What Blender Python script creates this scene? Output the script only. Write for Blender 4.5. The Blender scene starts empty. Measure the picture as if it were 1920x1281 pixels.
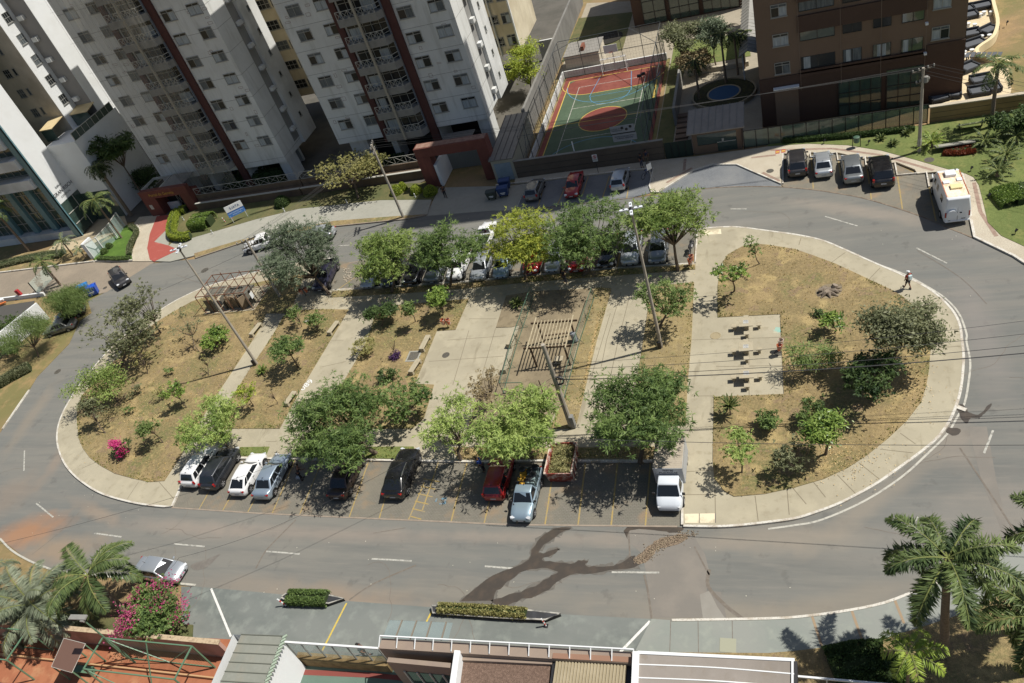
import bpy, math, random
import numpy as np
from mathutils import Vector, Matrix
from mathutils.geometry import tessellate_polygon
R_ = math.radians
sc = bpy.context.scene
COL = sc.collection
# ---------------------------------------------------------------- camera
H = 44.0
F = 1480.05
CX, CY = 960.0, 640.5
def _rot(p, r, y):
    d = np.array([math.sin(y)*math.cos(p), math.cos(y)*math.cos(p), -math.sin(p)])
    rt = np.array([math.cos(y), -math.sin(y), 0.0]); up = np.cross(rt, d)
    c, s = math.cos(r), math.sin(r)
    return np.array([c*rt+s*up, -s*rt+c*up, -d])
CM = _rot(R_(38.86524), R_(-20.89301), R_(-26.46083))
cam = bpy.data.cameras.new('camera'); camo = bpy.data.objects.new('camera', cam); COL.objects.link(camo)
cam.sensor_width = 36; cam.lens = 36*F/1920; cam.clip_end = 2000; cam.clip_start = 0.5
m4 = Matrix.Identity(4)
for i in range(3):
    for j in range(3): m4[i][j] = CM[j][i]
m4.translation = (0, 0, H); camo.matrix_world = m4; sc.camera = camo
# ---------------------------------------------------------------- sky, sun, exposure
SUN_EL, SUN_AZ = R_(57.6), R_(16.5)       # azimuth from +X
w = bpy.data.worlds.new('World'); sc.world = w; w.use_nodes = True
sky = w.node_tree.nodes.new('ShaderNodeTexSky'); sky.sky_type = 'NISHITA'; sky.sun_disc = False
sky.sun_elevation = SUN_EL; sky.sun_rotation = R_(90)-SUN_AZ; sky.dust_density = 1.5; sky.ozone_density = 1.0
bg = w.node_tree.nodes['Background']; bg.inputs[1].default_value = 0.066
w.node_tree.links.new(sky.outputs[0], bg.inputs[0])
sl = bpy.data.lights.new('sun', 'SUN'); sl.energy = 5.0; sl.angle = R_(0.5); sl.color = (1.0, 0.96, 0.89)
so = bpy.data.objects.new('sun', sl); COL.objects.link(so)
sdir = Vector((math.cos(SUN_EL)*math.cos(SUN_AZ), math.cos(SUN_EL)*math.sin(SUN_AZ), math.sin(SUN_EL)))
so.rotation_euler = sdir.to_track_quat('Z', 'Y').to_euler(); so.location = sdir*200
sc.view_settings.view_transform = 'Standard'; sc.view_settings.look = 'None'
sc.view_settings.exposure = 0.1; sc.view_settings.gamma = 1.0
sc.cycles.use_denoising = True
sc.cycles.max_bounces = 6; sc.cycles.diffuse_bounces = 3; sc.cycles.glossy_bounces = 3; sc.cycles.transparent_max_bounces = 8; sc.cycles.transmission_bounces = 4

# ---------------------------------------------------------------- geometry helpers
def ray(x, y): return np.array([(x-CX)/F, -(y-CY)/F, -1.0]) @ CM
def P(x, y, z=0.0):
    d = ray(x, y); t = (z-H)/d[2]; return (float(d[0]*t), float(d[1]*t))
def P3(x, y, z=0.0): return P(x, y, z)+(z,)
def PY(x, y, Y):
    d = ray(x, y); t = Y/d[1]; return (float(d[0]*t), float(H+d[2]*t))
def mpp(x, y, z=0.0):
    p = np.array([*P(x, y, z), z-H]); return float(-(CM @ p)[2])/F
def PP(pts, z=0.0): return [P(a, b, z) for a, b in pts]
def smooth_line(pts, n=5, closed=False):
    pts = [np.array(p, float) for p in pts]; out = []; N = len(pts)
    rng_ = range(N if closed else N-1)
    for i in rng_:
        if closed: p0, p1, p2, p3 = pts[i-1], pts[i], pts[(i+1) % N], pts[(i+2) % N]
        else: p0, p1, p2, p3 = pts[max(i-1, 0)], pts[i], pts[i+1], pts[min(i+2, N-1)]
        for k in range(n):
            t = k/n
            out.append(tuple(0.5*((2*p1)+(-p0+p2)*t+(2*p0-5*p1+4*p2-p3)*t*t+(-p0+3*p1-3*p2+p3)*t**3)))
    if not closed: out.append(tuple(pts[-1]))
    return out
def tag(o, label=None, cat=None, group=None, kind=None):
    if label: o['label'] = label
    if cat: o['category'] = cat
    if group: o['group'] = group
    if kind: o['kind'] = kind
    return o
def thing(name, label, cat, loc=(0, 0, 0), rz=0.0, group=None):
    o = bpy.data.objects.new(name, None); COL.objects.link(o); o.location = loc if len(loc) == 3 else (*loc, 0)
    o.rotation_euler = (0, 0, rz); o.empty_display_size = 0.3
    return tag(o, label, cat, group)
class MB:
    def __init__(s, off=(0, 0, 0)): s.v = []; s.f = []; s.off = off
    def add(s, vs, fs):
        b = len(s.v); s.v += [tuple(v) for v in vs]; s.f += [tuple(i+b for i in f) for f in fs]; return s
    def box(s, x0, x1, y0, y1, z0, z1):
        if x0 > x1: x0, x1 = x1, x0
        if y0 > y1: y0, y1 = y1, y0
        vs = [(x0, y0, z0), (x1, y0, z0), (x1, y1, z0), (x0, y1, z0), (x0, y0, z1), (x1, y0, z1), (x1, y1, z1), (x0, y1, z1)]
        return s.add(vs, [(0, 3, 2, 1), (4, 5, 6, 7), (0, 1, 5, 4), (1, 2, 6, 5), (2, 3, 7, 6), (3, 0, 4, 7)])
    def obox(s, c, sx, sy, sz, rz=0, rx=0, ry=0):
        mt = Matrix.Translation(c) @ Matrix.Rotation(rz, 4, 'Z') @ Matrix.Rotation(ry, 4, 'Y') @ Matrix.Rotation(rx, 4, 'X')
        n = MB().box(-sx/2, sx/2, -sy/2, sy/2, -sz/2, sz/2)
        return s.add([tuple(mt @ Vector(v)) for v in n.v], n.f)
    def bar(s, a, b, w, h=None):
        a = Vector(a); b = Vector(b); d = b-a; L = d.length
        if L < 1e-6: return s
        q = d.to_track_quat('X', 'Z').to_matrix().to_4x4(); mt = Matrix.Translation((a+b)/2) @ q; h = h or w
        n = MB().box(-L/2, L/2, -w/2, w/2, -h/2, h/2)
        return s.add([tuple(mt @ Vector(v)) for v in n.v], n.f)
    def path(s, pts, rad, n=8, cap=True):
        pts = [Vector(p) for p in pts]; rings = []; b = len(s.v); up = Vector((0.31, 0.17, 0.93))
        for i, p in enumerate(pts):
            d = (pts[min(i+1, len(pts)-1)]-pts[max(i-1, 0)]).normalized()
            u = d.cross(up)
            if u.length < 0.05: u = d.cross(Vector((1, 0, 0)))
            u.normalize(); v = d.cross(u); r = rad[i] if hasattr(rad, '__len__') else rad
            for k in range(n):
                a = 2*math.pi*k/n; s.v.append(tuple(p+(u*math.cos(a)+v*math.sin(a))*r))
        for i in range(len(pts)-1):
            for k in range(n):
                s.f.append((b+i*n+k, b+i*n+(k+1) % n, b+(i+1)*n+(k+1) % n, b+(i+1)*n+k))
        if cap:
            s.f.append(tuple(b+k for k in range(n))); s.f.append(tuple(b+(len(pts)-1)*n+k for k in reversed(range(n))))
        return s
    def tube(s, a, b, r0, r1=None, n=8): return s.path([a, b], [r0, r0 if r1 is None else r1], n)
    def lathe(s, c, prof, n=16):
        b = len(s.v)
        for r, z in prof:
            for k in range(n):
                a = 2*math.pi*k/n; s.v.append((c[0]+r*math.cos(a), c[1]+r*math.sin(a), c[2]+z))
        for i in range(len(prof)-1):
            for k in range(n): s.f.append((b+i*n+k, b+i*n+(k+1) % n, b+(i+1)*n+(k+1) % n, b+(i+1)*n+k))
        s.f.append(tuple(b+k for k in reversed(range(n)))); s.f.append(tuple(b+(len(prof)-1)*n+k for k in range(n)))
        return s
    def poly(s, pts):
        b = len(s.v); s.v += [tuple(p) for p in pts]; s.f.append(tuple(range(b, b+len(pts)))); return s
    def flat(s, pts, z, z0=None):
        """filled outline at height z, with a side down to z0"""
        pts = [tuple(p[:2]) for p in pts]
        A = sum(pts[i-1][0]*pts[i][1]-pts[i][0]*pts[i-1][1] for i in range(len(pts)))
        if A < 0: pts = pts[::-1]
        vs = [Vector((p[0], p[1], 0)) for p in pts]; b = len(s.v); n = len(pts)
        s.v += [(p[0], p[1], z) for p in pts]
        for t in tessellate_polygon([vs]):
            a, c, d = t
            cr = (vs[c]-vs[a]).cross(vs[d]-vs[a]).z
            s.f.append((b+a, b+c, b+d) if cr > 0 else (b+a, b+d, b+c))
        if z0 is not None:
            s.v += [(p[0], p[1], z0) for p in pts]
            for i in range(n): j = (i+1) % n; s.f.append((b+i, b+n+i, b+n+j, b+j))
        return s
    def ribbon(s, pts, w, z, z0=None, side=0):
        """strip of width w along a line; side=0 centred, 1 left, -1 right"""
        q = [Vector((p[0], p[1])) for p in pts]; Lp, Rp = [], []
        for i, p in enumerate(q):
            a = q[max(i-1, 0)]; c = q[min(i+1, len(q)-1)]; d = (c-a).normalized(); nn = Vector((-d.y, d.x))
            l, r = (w/2, w/2) if side == 0 else ((w, 0) if side == 1 else (0, w))
            Lp.append(p+nn*l); Rp.append(p-nn*r)
        b = len(s.v); n = len(q)
        s.v += [(p.x, p.y, z) for p in Lp]+[(p.x, p.y, z) for p in Rp]
        for i in range(n-1): s.f.append((b+i, b+n+i, b+n+i+1, b+i+1))
        if z0 is not None:
            c = len(s.v); s.v += [(p.x, p.y, z0) for p in Lp]+[(p.x, p.y, z0) for p in Rp]
            for i in range(n-1):
                s.f.append((b+i, b+i+1, c+i+1, c+i)); s.f.append((b+n+i+1, b+n+i, c+n+i, c+n+i+1))
            s.f.append((b, c, c+n, b+n)); s.f.append((b+n-1, b+2*n-1, c+2*n-1, c+n-1))
        return s
    def build(s, name, mat, parent=None, smooth=False, bevel=0, label=None, cat=None, group=None, kind=None, ang=35):
        me = bpy.data.meshes.new(name); ox, oy, oz = s.off
        me.from_pydata([(x-ox, y-oy, z-oz) for x, y, z in s.v], [], s.f); me.update()
        o = bpy.data.objects.new(name, me); COL.objects.link(o); me.materials.append(mat)
        if smooth:
            me.polygons.foreach_set('use_smooth', [True]*len(me.polygons)); me.set_sharp_from_angle(angle=R_(ang))
        if bevel:
            b = o.modifiers.new('bevel', 'BEVEL'); b.width = bevel; b.segments = 2; b.limit_method = 'ANGLE'
        if parent: o.parent = parent
        else:
            if s.off != (0, 0, 0): o.location = s.off
        tag(o, label, cat, group, kind); return o
def off(t): return tuple(t.location)
def np_mesh(name, verts, faces, mat, parent=None, attr=None, off_=(0, 0, 0), smooth=False):
    """verts Nx3, faces Mx4 arrays"""
    me = bpy.data.meshes.new(name); k = faces.shape[1]
    me.vertices.add(len(verts)); me.vertices.foreach_set('co', (verts-np.array(off_)).astype(np.float32).ravel())
    me.loops.add(faces.size); me.loops.foreach_set('vertex_index', faces.astype(np.int32).ravel())
    me.polygons.add(len(faces)); me.polygons.foreach_set('loop_start', (np.arange(len(faces))*k).astype(np.int32))
    me.polygons.foreach_set('loop_total', np.full(len(faces), k, np.int32))
    me.update(calc_edges=True)
    if attr is not None:
        a = me.attributes.new('tint', 'FLOAT', 'FACE'); a.data.foreach_set('value', attr.astype(np.float32))
    o = bpy.data.objects.new(name, me); COL.objects.link(o); me.materials.append(mat)
    if parent: o.parent = parent
    return o

# ---------------------------------------------------------------- materials
def lin(c):
    if isinstance(c, str): c = [int(c[i:i+2], 16)/255 for i in (0, 2, 4)]
    return tuple(x/12.92 if x <= 0.04045 else ((x+0.055)/1.055)**2.4 for x in c)+(1,)
_M = {}
def mk(name, base, rough=0.85, layers=(), bump=0.0, bscale=8, metal=0.0, coat=0.0, alpha=1.0, spec=0.5, local=False, brick=None, blobs=(), trans=0.0, emit=None):
    """procedural material; layers: (scale, lo, hi, colour, strength[, stretch xyz])"""
    if name in _M: return _M[name]
    m = bpy.data.materials.new(name); m.use_nodes = True; nt = m.node_tree; N = nt.nodes; Lk = nt.links
    bs = N['Principled BSDF']; bs.inputs['Roughness'].default_value = rough; bs.inputs['Metallic'].default_value = metal
    bs.inputs['Specular IOR Level'].default_value = spec
    if coat: bs.inputs['Coat Weight'].default_value = coat; bs.inputs['Coat Roughness'].default_value = 0.05
    if alpha < 1: bs.inputs['Alpha'].default_value = alpha
    if trans: bs.inputs['Transmission Weight'].default_value = trans
    base = lin(base) if isinstance(base, str) else tuple(base)+(1,)
    tc = N.new('ShaderNodeTexCoord')
    if local: co = tc.outputs['Object']
    else:
        gm = N.new('ShaderNodeNewGeometry'); co = gm.outputs['Position']
    cur = None
    def mix(fac, col, strength):
        nonlocal cur
        mx = N.new('ShaderNodeMix'); mx.data_type = 'RGBA'
        if strength != 1:
            mm = N.new('ShaderNodeMath'); mm.operation = 'MULTIPLY'; Lk.new(fac, mm.inputs[0]); mm.inputs[1].default_value = strength; fac = mm.outputs[0]
        Lk.new(fac, mx.inputs['Factor'])
        if cur is None: mx.inputs['A'].default_value = base
        else: Lk.new(cur, mx.inputs['A'])
        mx.inputs['B'].default_value = lin(col) if isinstance(col, str) else tuple(col)+(1,)
        cur = mx.outputs['Result']
    if brick:
        bw, bh, mort, c2, cm = brick[:5]
        bt = N.new('ShaderNodeTexBrick'); bt.inputs['Color1'].default_value = base; bt.inputs['Color2'].default_value = lin(c2); bt.inputs['Mortar'].default_value = lin(cm)
        bt.inputs['Scale'].default_value = 1; bt.inputs['Brick Width'].default_value = bw; bt.inputs['Row Height'].default_value = bh; bt.inputs['Mortar Size'].default_value = mort; bt.inputs['Bias'].default_value = -0.2
        mpn = N.new('ShaderNodeMapping'); Lk.new(co, mpn.inputs[0])
        if len(brick) > 5: mpn.inputs['Rotation'].default_value = brick[5]
        Lk.new(mpn.outputs[0], bt.inputs['Vector']); cur = bt.outputs['Color']
    for ly in layers:
        s_, lo, hi, col, st = ly[:5]
        nz = N.new('ShaderNodeTexNoise'); nz.inputs['Scale'].default_value = s_; nz.inputs['Detail'].default_value = 5; nz.inputs['Roughness'].default_value = 0.6
        src = co
        if len(ly) > 5:
            mp = N.new('ShaderNodeMapping'); mp.inputs['Scale'].default_value = ly[5][:3]
            if len(ly[5]) > 3: mp.inputs['Rotation'].default_value = (0, 0, ly[5][3])
            Lk.new(co, mp.inputs[0]); src = mp.outputs[0]
        Lk.new(src, nz.inputs['Vector'])
        mr = N.new('ShaderNodeMapRange'); mr.inputs['From Min'].default_value = lo; mr.inputs['From Max'].default_value = hi; Lk.new(nz.outputs['Fac'], mr.inputs['Value'])
        mix(mr.outputs[0], col, st)
    for bl in blobs:   # stain: x, y, rx, ry, angle, colour, strength
        mp = N.new('ShaderNodeMapping'); mp.vector_type = 'TEXTURE'; mp.inputs['Location'].default_value = (bl[0], bl[1], 0); mp.inputs['Rotation'].default_value = (0, 0, bl[4]); mp.inputs['Scale'].default_value = (bl[2], bl[3], 1e3)
        nz = N.new('ShaderNodeTexNoise'); nz.inputs['Scale'].default_value = 0.6; nz.inputs['Detail'].default_value = 6; Lk.new(co, nz.inputs['Vector'])
        Lk.new(co, mp.inputs[0]); ln = N.new('ShaderNodeVectorMath'); ln.operation = 'LENGTH'; Lk.new(mp.outputs[0], ln.inputs[0])
        ad = N.new('ShaderNodeMath'); ad.operation = 'ADD'; Lk.new(ln.outputs['Value'], ad.inputs[0]); Lk.new(nz.outputs['Fac'], ad.inputs[1])
        mr = N.new('ShaderNodeMapRange'); mr.inputs['From Min'].default_value = 1.55; mr.inputs['From Max'].default_value = 0.75; Lk.new(ad.outputs[0], mr.inputs['Value'])
        mix(mr.outputs[0], bl[5], bl[6])
    if cur is None: bs.inputs['Base Color'].default_value = base
    else: Lk.new(cur, bs.inputs['Base Color'])
    if bump:
        nz = N.new('ShaderNodeTexNoise'); nz.inputs['Scale'].default_value = bscale; nz.inputs['Detail'].default_value = 6; Lk.new(co, nz.inputs['Vector'])
        bp = N.new('ShaderNodeBump'); bp.inputs['Strength'].default_value = bump; bp.inputs['Distance'].default_value = 0.05; Lk.new(nz.outputs['Fac'], bp.inputs['Height']); Lk.new(bp.outputs[0], bs.inputs['Normal'])
    _M[name] = m; return m
def leafmat(name, c1, c2, tr=0.35, rough=0.55):
    if name in _M: return _M[name]
    m = bpy.data.materials.new(name); m.use_nodes = True; nt = m.node_tree; N = nt.nodes; Lk = nt.links
    bs = N['Principled BSDF']; bs.inputs['Roughness'].default_value = rough; bs.inputs['Specular IOR Level'].default_value = 0.3
    at = N.new('ShaderNodeAttribute'); at.attribute_name = 'tint'
    mx = N.new('ShaderNodeMix'); mx.data_type = 'RGBA'; mx.inputs['A'].default_value = tuple(v*1.22 for v in lin(c1)); mx.inputs['B'].default_value = tuple(v*1.22 for v in lin(c2))
    Lk.new(at.outputs['Fac'], mx.inputs['Factor']); Lk.new(mx.outputs['Result'], bs.inputs['Base Color'])
    tl = N.new('ShaderNodeBsdfTranslucent'); Lk.new(mx.outputs['Result'], tl.inputs['Color'])
    ms = N.new('ShaderNodeMixShader'); ms.inputs[0].default_value = tr; Lk.new(bs.outputs[0], ms.inputs[1]); Lk.new(tl.outputs[0], ms.inputs[2])
    Lk.new(ms.outputs[0], N['Material Output'].inputs['Surface'])
    _M[name] = m; return m
# ---------------------------------------------------------------- ground materials
blobs_road = []
for px, py, rx, ry, a, c, s in [(45, 1000, 5, 2.2, 0.3, 'a17450', 0.75), (110, 1030, 5, 1.8, 0.1, '978066', 0.6), (20, 930, 4, 3, 0.8, '8b7866', 0.5),
        (640, 1125, 7, 1.5, 0, '968069', 0.7), (480, 1100, 6, 1.2, 0, '8f806e', 0.5), (900, 1115, 9, 1.3, 0, '8c8272', 0.5), (1250, 1140, 7, 1.3, 0.05, '8c8272', 0.5),
        (620, 1000, 16, 0.8, -0.01, '94877a', 0.6), (350, 990, 9, 1.0, -0.05, '94877a', 0.6), (1100, 1010, 14, 0.7, 0, '95887a', 0.6),
        (1450, 1010, 8, 1.2, 0.05, '918676', 0.65), (1650, 930, 8, 0.9, 0.75, '918676', 0.65), (1790, 830, 1.8, 3.0, 0, '8d8275', 0.65), (1840, 620, 1.6, 8, 0, '87807a', 0.6),
        (1870, 450, 6, 2, -0.3, '87807a', 0.5), (1640, 400, 10, 1.2, -0.45, '9c8f80', 0.6), (1450, 1150, 9, 0.9, 0.12, '8c8272', 0.5), (1600, 1120, 7, 0.9, 0.3, '8c8272', 0.5),
        (60, 780, 1.3, 7, 0.15, '8f8270', 0.6), (108, 860, 1.0, 4, 0.1, '8f7d6c', 0.6), (180, 960, 5, 0.8, -0.3, '96836f', 0.7), (240, 590, 4, 1, 0.6, '8b8378', 0.5),
        (1310, 425, 10, 0.7, 0, '8e8880', 0.5), (1890, 990, 6, 4, 0.4, '93887c', 0.5), (1700, 1010, 5, 2, 0.4, '807d76', 0.5)]:
    x, y = P(px, py); blobs_road.append((x, y, rx, ry, a, c, s*(.95 if px < 130 and py > 980 else .68)))
M_road = mk('worn_asphalt', '6f706b', 0.9, [(0.06, 0.4, 0.62, '7f7c73', 0.8), (0.3, 0.45, 0.66, '666763', 0.8, (0.2, 2.2, 1, 0.5)), (0.35, 0.47, 0.66, '7b7870', 0.8, (0.15, 2.5, 1)), (1.4, 0.52, 0.72, '848077', 0.5, (0.25, 2.5, 1, -0.3)), (0.7, 0.6, 0.68, '5c5b57', 0.5), (40, 0.35, 0.75, '5f5e5a', 0.4)], bump=0.25, bscale=45, blobs=blobs_road)
M_conc = mk('sidewalk_concrete', 'a8a08a', 0.9, [(0.2, 0.42, 0.6, '9a927d', 0.8), (0.5, 0.5, 0.66, 'b3aa92', 0.6), (1.6, 0.56, 0.7, '8d846d', 0.6), (0.8, 0.62, 0.7, '7d745f', 0.6, (1, .2, 1)), (30, 0.4, 0.8, '978e77', 0.5)], bump=0.15, bscale=30)
M_conc2 = mk('grey_footway', '97968a', 0.9, [(0.3, 0.4, 0.65, 'a3a094', 0.7), (1.5, 0.5, 0.7, '8a887c', 0.5), (30, 0.4, 0.8, '8f8d82', 0.4)], bump=0.15, bscale=30)
M_apron = mk('green_grey_apron', '757873', 0.85, [(0.22, 0.42, 0.62, '636864', 0.9, (0.6, 1.2, 1)), (0.8, 0.5, 0.7, '8e938a', 0.6), (25, 0.4, 0.8, '747d78', 0.3)], bump=0.1, bscale=30)
M_kerb = mk('white_painted_kerb', 'cbc7bc', 0.8, [(1.2, 0.48, 0.64, 'a89c8a', 0.85), (9, 0.52, 0.68, '8d8273', 0.7)], bump=0.1)
M_kerbg = mk('bare_kerb', '96897a', 0.9, [(2, 0.4, 0.7, '7d7164', 0.8)], bump=0.1)
M_paint = mk('white_road_paint', 'b0aea4', 0.8, [(4, 0.46, 0.62, '807e77', 0.9)])
M_paintw = mk('worn_road_paint', 'b5b2a6', 0.8, [(3, 0.5, 0.66, '86837b', 0.8)])
M_yell = mk('yellow_bay_paint', 'a08a54', 0.8, [(5, 0.48, 0.66, '8a8272', 0.9)])
M_yell2 = mk('bright_yellow_paint', 'c4ab4a', 0.8, [(7, 0.52, 0.68, '8f8f80', 0.9)])
M_paver = mk('interlocking_pavers', '726f64', 0.9, [(0.3, 0.42, 0.64, '7e786a', 0.8), (0.5, 0.54, 0.66, '957d60', 0.55), (4, 0.5, 0.7, '6b675c', 0.5)], bump=0.2, bscale=25, brick=(0.26, 0.13, 0.012, '79746a', '5e594f'))
M_paver_g = mk('grey_bay_pavers', '74777a', 0.9, [(0.3, 0.42, 0.64, '7e7f7e', 0.8), (4, 0.5, 0.7, '696c6d', 0.5)], bump=0.2, bscale=25, brick=(0.3, 0.15, 0.014, '6c6f72', '54575a'))  # greyer pavers of the north-east bays
M_paver_b = mk('brown_driveway_pavers', '8c8171', 0.9, [(0.2, 0.42, 0.64, '978a78', 0.8), (2, 0.5, 0.7, '7d7365', 0.5)], bump=0.2, bscale=25, brick=(0.3, 0.15, 0.012, '857a6b', '746a5d'))
M_mosaic = mk('pale_stone_mosaic', 'c0b7a3', 0.9, [(0.5, 0.42, 0.64, 'b3a893', 0.8), (14, 0.42, 0.62, '9b9180', 0.7), (1.2, 0.56, 0.7, 'a89a86', 0.5)], bump=0.4, bscale=16)
M_dry = mk('dry_lawn', '897855', 0.95, [(0.10, 0.44, 0.58, '757148', 0.9), (0.35, 0.46, 0.6, 'a38e66', 0.85), (0.2, 0.50, 0.6, '646b3e', 0.9), (0.5, 0.55, 0.63, 'b8a371', 0.85), (1.5, 0.5, 0.62, '786a48', 0.8), (0.8, 0.57, 0.64, '85705a', 0.9), (5, 0.45, 0.65, 'ab9669', 0.7), (22, 0.4, 0.66, '64563a', 0.7)], bump=0.8, bscale=14)
M_dryy = mk('golden_dry_grass', '9a895f', 0.95, [(0.3, 0.44, 0.6, '877853', 0.85), (1.2, 0.48, 0.62, 'ad9b70', 0.8), (3, 0.5, 0.62, '85775a', 0.7), (0.6, 0.56, 0.64, '78744c', 0.7), (22, 0.4, 0.66, '6f6244', 0.7)], bump=0.8, bscale=14)
M_dirt = mk('play_dirt', '7d715b', 0.95, [(0.35, 0.44, 0.6, '93856a', 0.85), (1.2, 0.5, 0.62, '6b604c', 0.8), (18, 0.4, 0.7, '887a60', 0.5)], bump=0.5, bscale=14)
M_green = mk('green_lawn', '64703a', 0.95, [(0.2, 0.44, 0.62, '778046', 0.8), (0.7, 0.5, 0.68, '8f8a52', 0.6), (4, 0.45, 0.66, '56632f', 0.7), (25, 0.4, 0.7, '4c582a', 0.5)], bump=0.8, bscale=16)
M_green2 = mk('bright_clipped_lawn', '4d6a22', 0.95, [(0.6, 0.44, 0.62, '5d7a2c', 0.8), (8, 0.45, 0.66, '3f5a1c', 0.7)], bump=0.8, bscale=18)
M_dgreen = mk('dark_garden', '575a36', 0.95, [(0.3, 0.44, 0.62, '6e6542', 0.8), (2, 0.5, 0.68, '48502c', 0.7)], bump=0.8, bscale=14)  # dark green-brown garden ground
M_land = mk('dusty_ground', '8c7656', 0.95, [(0.1, 0.42, 0.6, '6c6c3e', 0.8), (0.5, 0.5, 0.66, 'a3875f', 0.7), (6, 0.45, 0.7, '79673f', 0.5)], bump=0.6, bscale=10)
M_redp = mk('red_painted_path', '9c4c42', 0.85, [(0.8, 0.55, 0.7, 'b0655a', 0.7), (8, 0.55, 0.7, 'a86a5c', 0.5)])
M_wet = mk('wet_asphalt', '47413a', 0.38, [(1.5, 0.45, 0.65, '544a40', 0.8)], bump=0.15, bscale=40)
M_rub = mk('loose_gravel', '8b7a66', 0.95, [(9, 0.42, 0.58, '5a4d40', 0.9)], bump=1.0, bscale=12)
M_tar = mk('tar_seam', '6d655b', 0.9, [(3, 0.45, 0.65, '7c756b', 0.8)])
M_patch = mk('old_asphalt_patch', '7a756d', 0.92, [(0.5, 0.45, 0.65, '867f75', 0.8), (40, 0.35, 0.75, '67645e', 0.3)], bump=0.25, bscale=45)
S = 'structure'
K = 0.14   # kerb height
# ---------------------------------------------------------------- land and road
MB().flat([(-420, -200), (420, -200), (420, 520), (-420, 520)], -0.05).build('ground', M_land, kind=S)
road_px = [(367, 486), (457, 456), (560, 437), (630, 426), (767, 412), (800, 405), (925, 395), (970, 395), (1180, 372), (1262, 362), (1345, 352), (1440, 350), (1515, 354), (1565, 361), (1615, 370), (1665, 384), (1727, 405), (1772, 424), (1815, 444), (1850, 457), (1902, 482), (1920, 493), (1990, 530), (2120, 620), (2250, 800), (2150, 950), (2000, 1010), (1905, 1020), (1852, 1041), (1815, 1062), (1752, 1097), (1715, 1110), (1660, 1131), (1595, 1145), (1515, 1156), (1440, 1161), (1260, 1164), (1222, 1161), (1055, 1152), (812, 1139), (650, 1127), (480, 1110), (367, 1100), (262, 1090), (225, 1085), (100, 1069), (52, 1050), (0, 1010), (-60, 950), (-80, 880), (-30, 850), (0, 812), (25, 772), (55, 732), (70, 707), (100, 676), (130, 645), (150, 602), (172, 587), (165, 565), (200, 547), (250, 515), (282, 495), (320, 490)]
MB().flat(PP(road_px), 0.0).build('road', M_road, kind=S)
MB().flat(PP([(800, 405), (925, 395), (970, 395), (960, 370), (935, 350), (930, 349), (824, 352), (812, 376)]), 0.004).build('driveway', M_conc2, kind=S)
# worn patches, tar seams
MB().flat(PP([(1180, 988), (1300, 1003), (1322, 1040), (1330, 1072), (1325, 1108), (1352, 1110), (1362, 1158), (1225, 1158), (1212, 1080), (1205, 1040), (1178, 1015)]), 0.003).build('road_patch', M_patch, kind=S)
MB().flat(PP([(1312, 1115), (1330, 1108), (1345, 1138), (1360, 1160), (1318, 1160)]), 0.006).build('road_patch', mk('fresh_patch', '8c887f', 0.9, [(1, 0.4, 0.7, '827d74', 0.7)], bump=0.2, bscale=40), kind=S)
MB().flat(PP([(1815, 800), (1840, 900), (1880, 1000), (1892, 1000), (1868, 900), (1850, 800)]), 0.003).build('road_patch', M_patch, kind=S)
seam = MB()
for ln, wd in ([[(1178, 990), (1180, 1020), (1182, 1060)], 0.10], [[(1208, 1078), (1215, 1110), (1222, 1160)], 0.12], [[(1330, 1068), (1328, 1100), (1360, 1135), (1392, 1160)], 0.22], [[(1302, 1025), (1320, 1060), (1330, 1078)], 0.1],
        [[(555, 975), (520, 1010), (497, 1035), (480, 1066)], 0.12], [[(780, 1060), (700, 1095), (655, 1125)], 0.12], [[(1800, 840), (1860, 930), (1905, 1000)], 0.1], [[(330, 515), (365, 528), (390, 536)], 0.06], [[(700, 1000), (760, 990)], 0.05], [[(150, 960), (110, 1000), (60, 1040)], 0.06], [[(1720, 470), (1800, 520), (1850, 570)], 0.06]):
    seam.ribbon(smooth_line(PP(ln), 4), wd, 0.009)
seam.build('tar_seams', M_tar, kind=S)
rng = random.Random(7)
def jag(pts, a=0.1, n=4):
    pts = smooth_line(pts, n, True); return [(x+rng.uniform(-a, a), y+rng.uniform(-a, a)) for x, y in pts]
wet1 = [(1040, 992), (1072, 990), (1052, 1000), (1035, 1012), (1018, 1022), (1010, 1038), (1040, 1030), (1047, 1029), (1035, 1041), (1018, 1047), (1022, 1052), (1050, 1054), (1070, 1056), (1090, 1050), (1102, 1053), (1098, 1062), (1120, 1062), (1150, 1060), (1165, 1055), (1190, 1043), (1192, 1056), (1198, 1062), (1160, 1068), (1110, 1074), (1068, 1079), (1050, 1088), (1030, 1104), (1005, 1118), (980, 1124), (955, 1134), (940, 1136), (920, 1128), (955, 1116), (985, 1106), (1012, 1094), (1035, 1080), (1046, 1070), (1015, 1066), (985, 1070), (958, 1085), (942, 1100), (928, 1112), (925, 1124), (915, 1136), (862, 1134), (888, 1106), (925, 1080), (955, 1068), (990, 1050), (998, 1030), (1015, 1008)]
for q_ in range(3): MB().flat(jag(PP(wet1), .16+.05*q_, 3), .0095-q_*.0012).build('damp_fringe', mk('damp_asphalt', '5f5b54', .75, [(2, .45, .62, '6b675f', .8)]), kind=S)
MB().flat(jag(PP(wet1), 0.07, 3), 0.012).build('water_stain', M_wet, kind=S)
MB().flat(jag(PP([(1175, 988), (1270, 989), (1280, 993), (1262, 1000), (1240, 996), (1182, 994), (1178, 1012)]), 0.05, 3), 0.012).build('water_stain', M_wet, kind=S)
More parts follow.
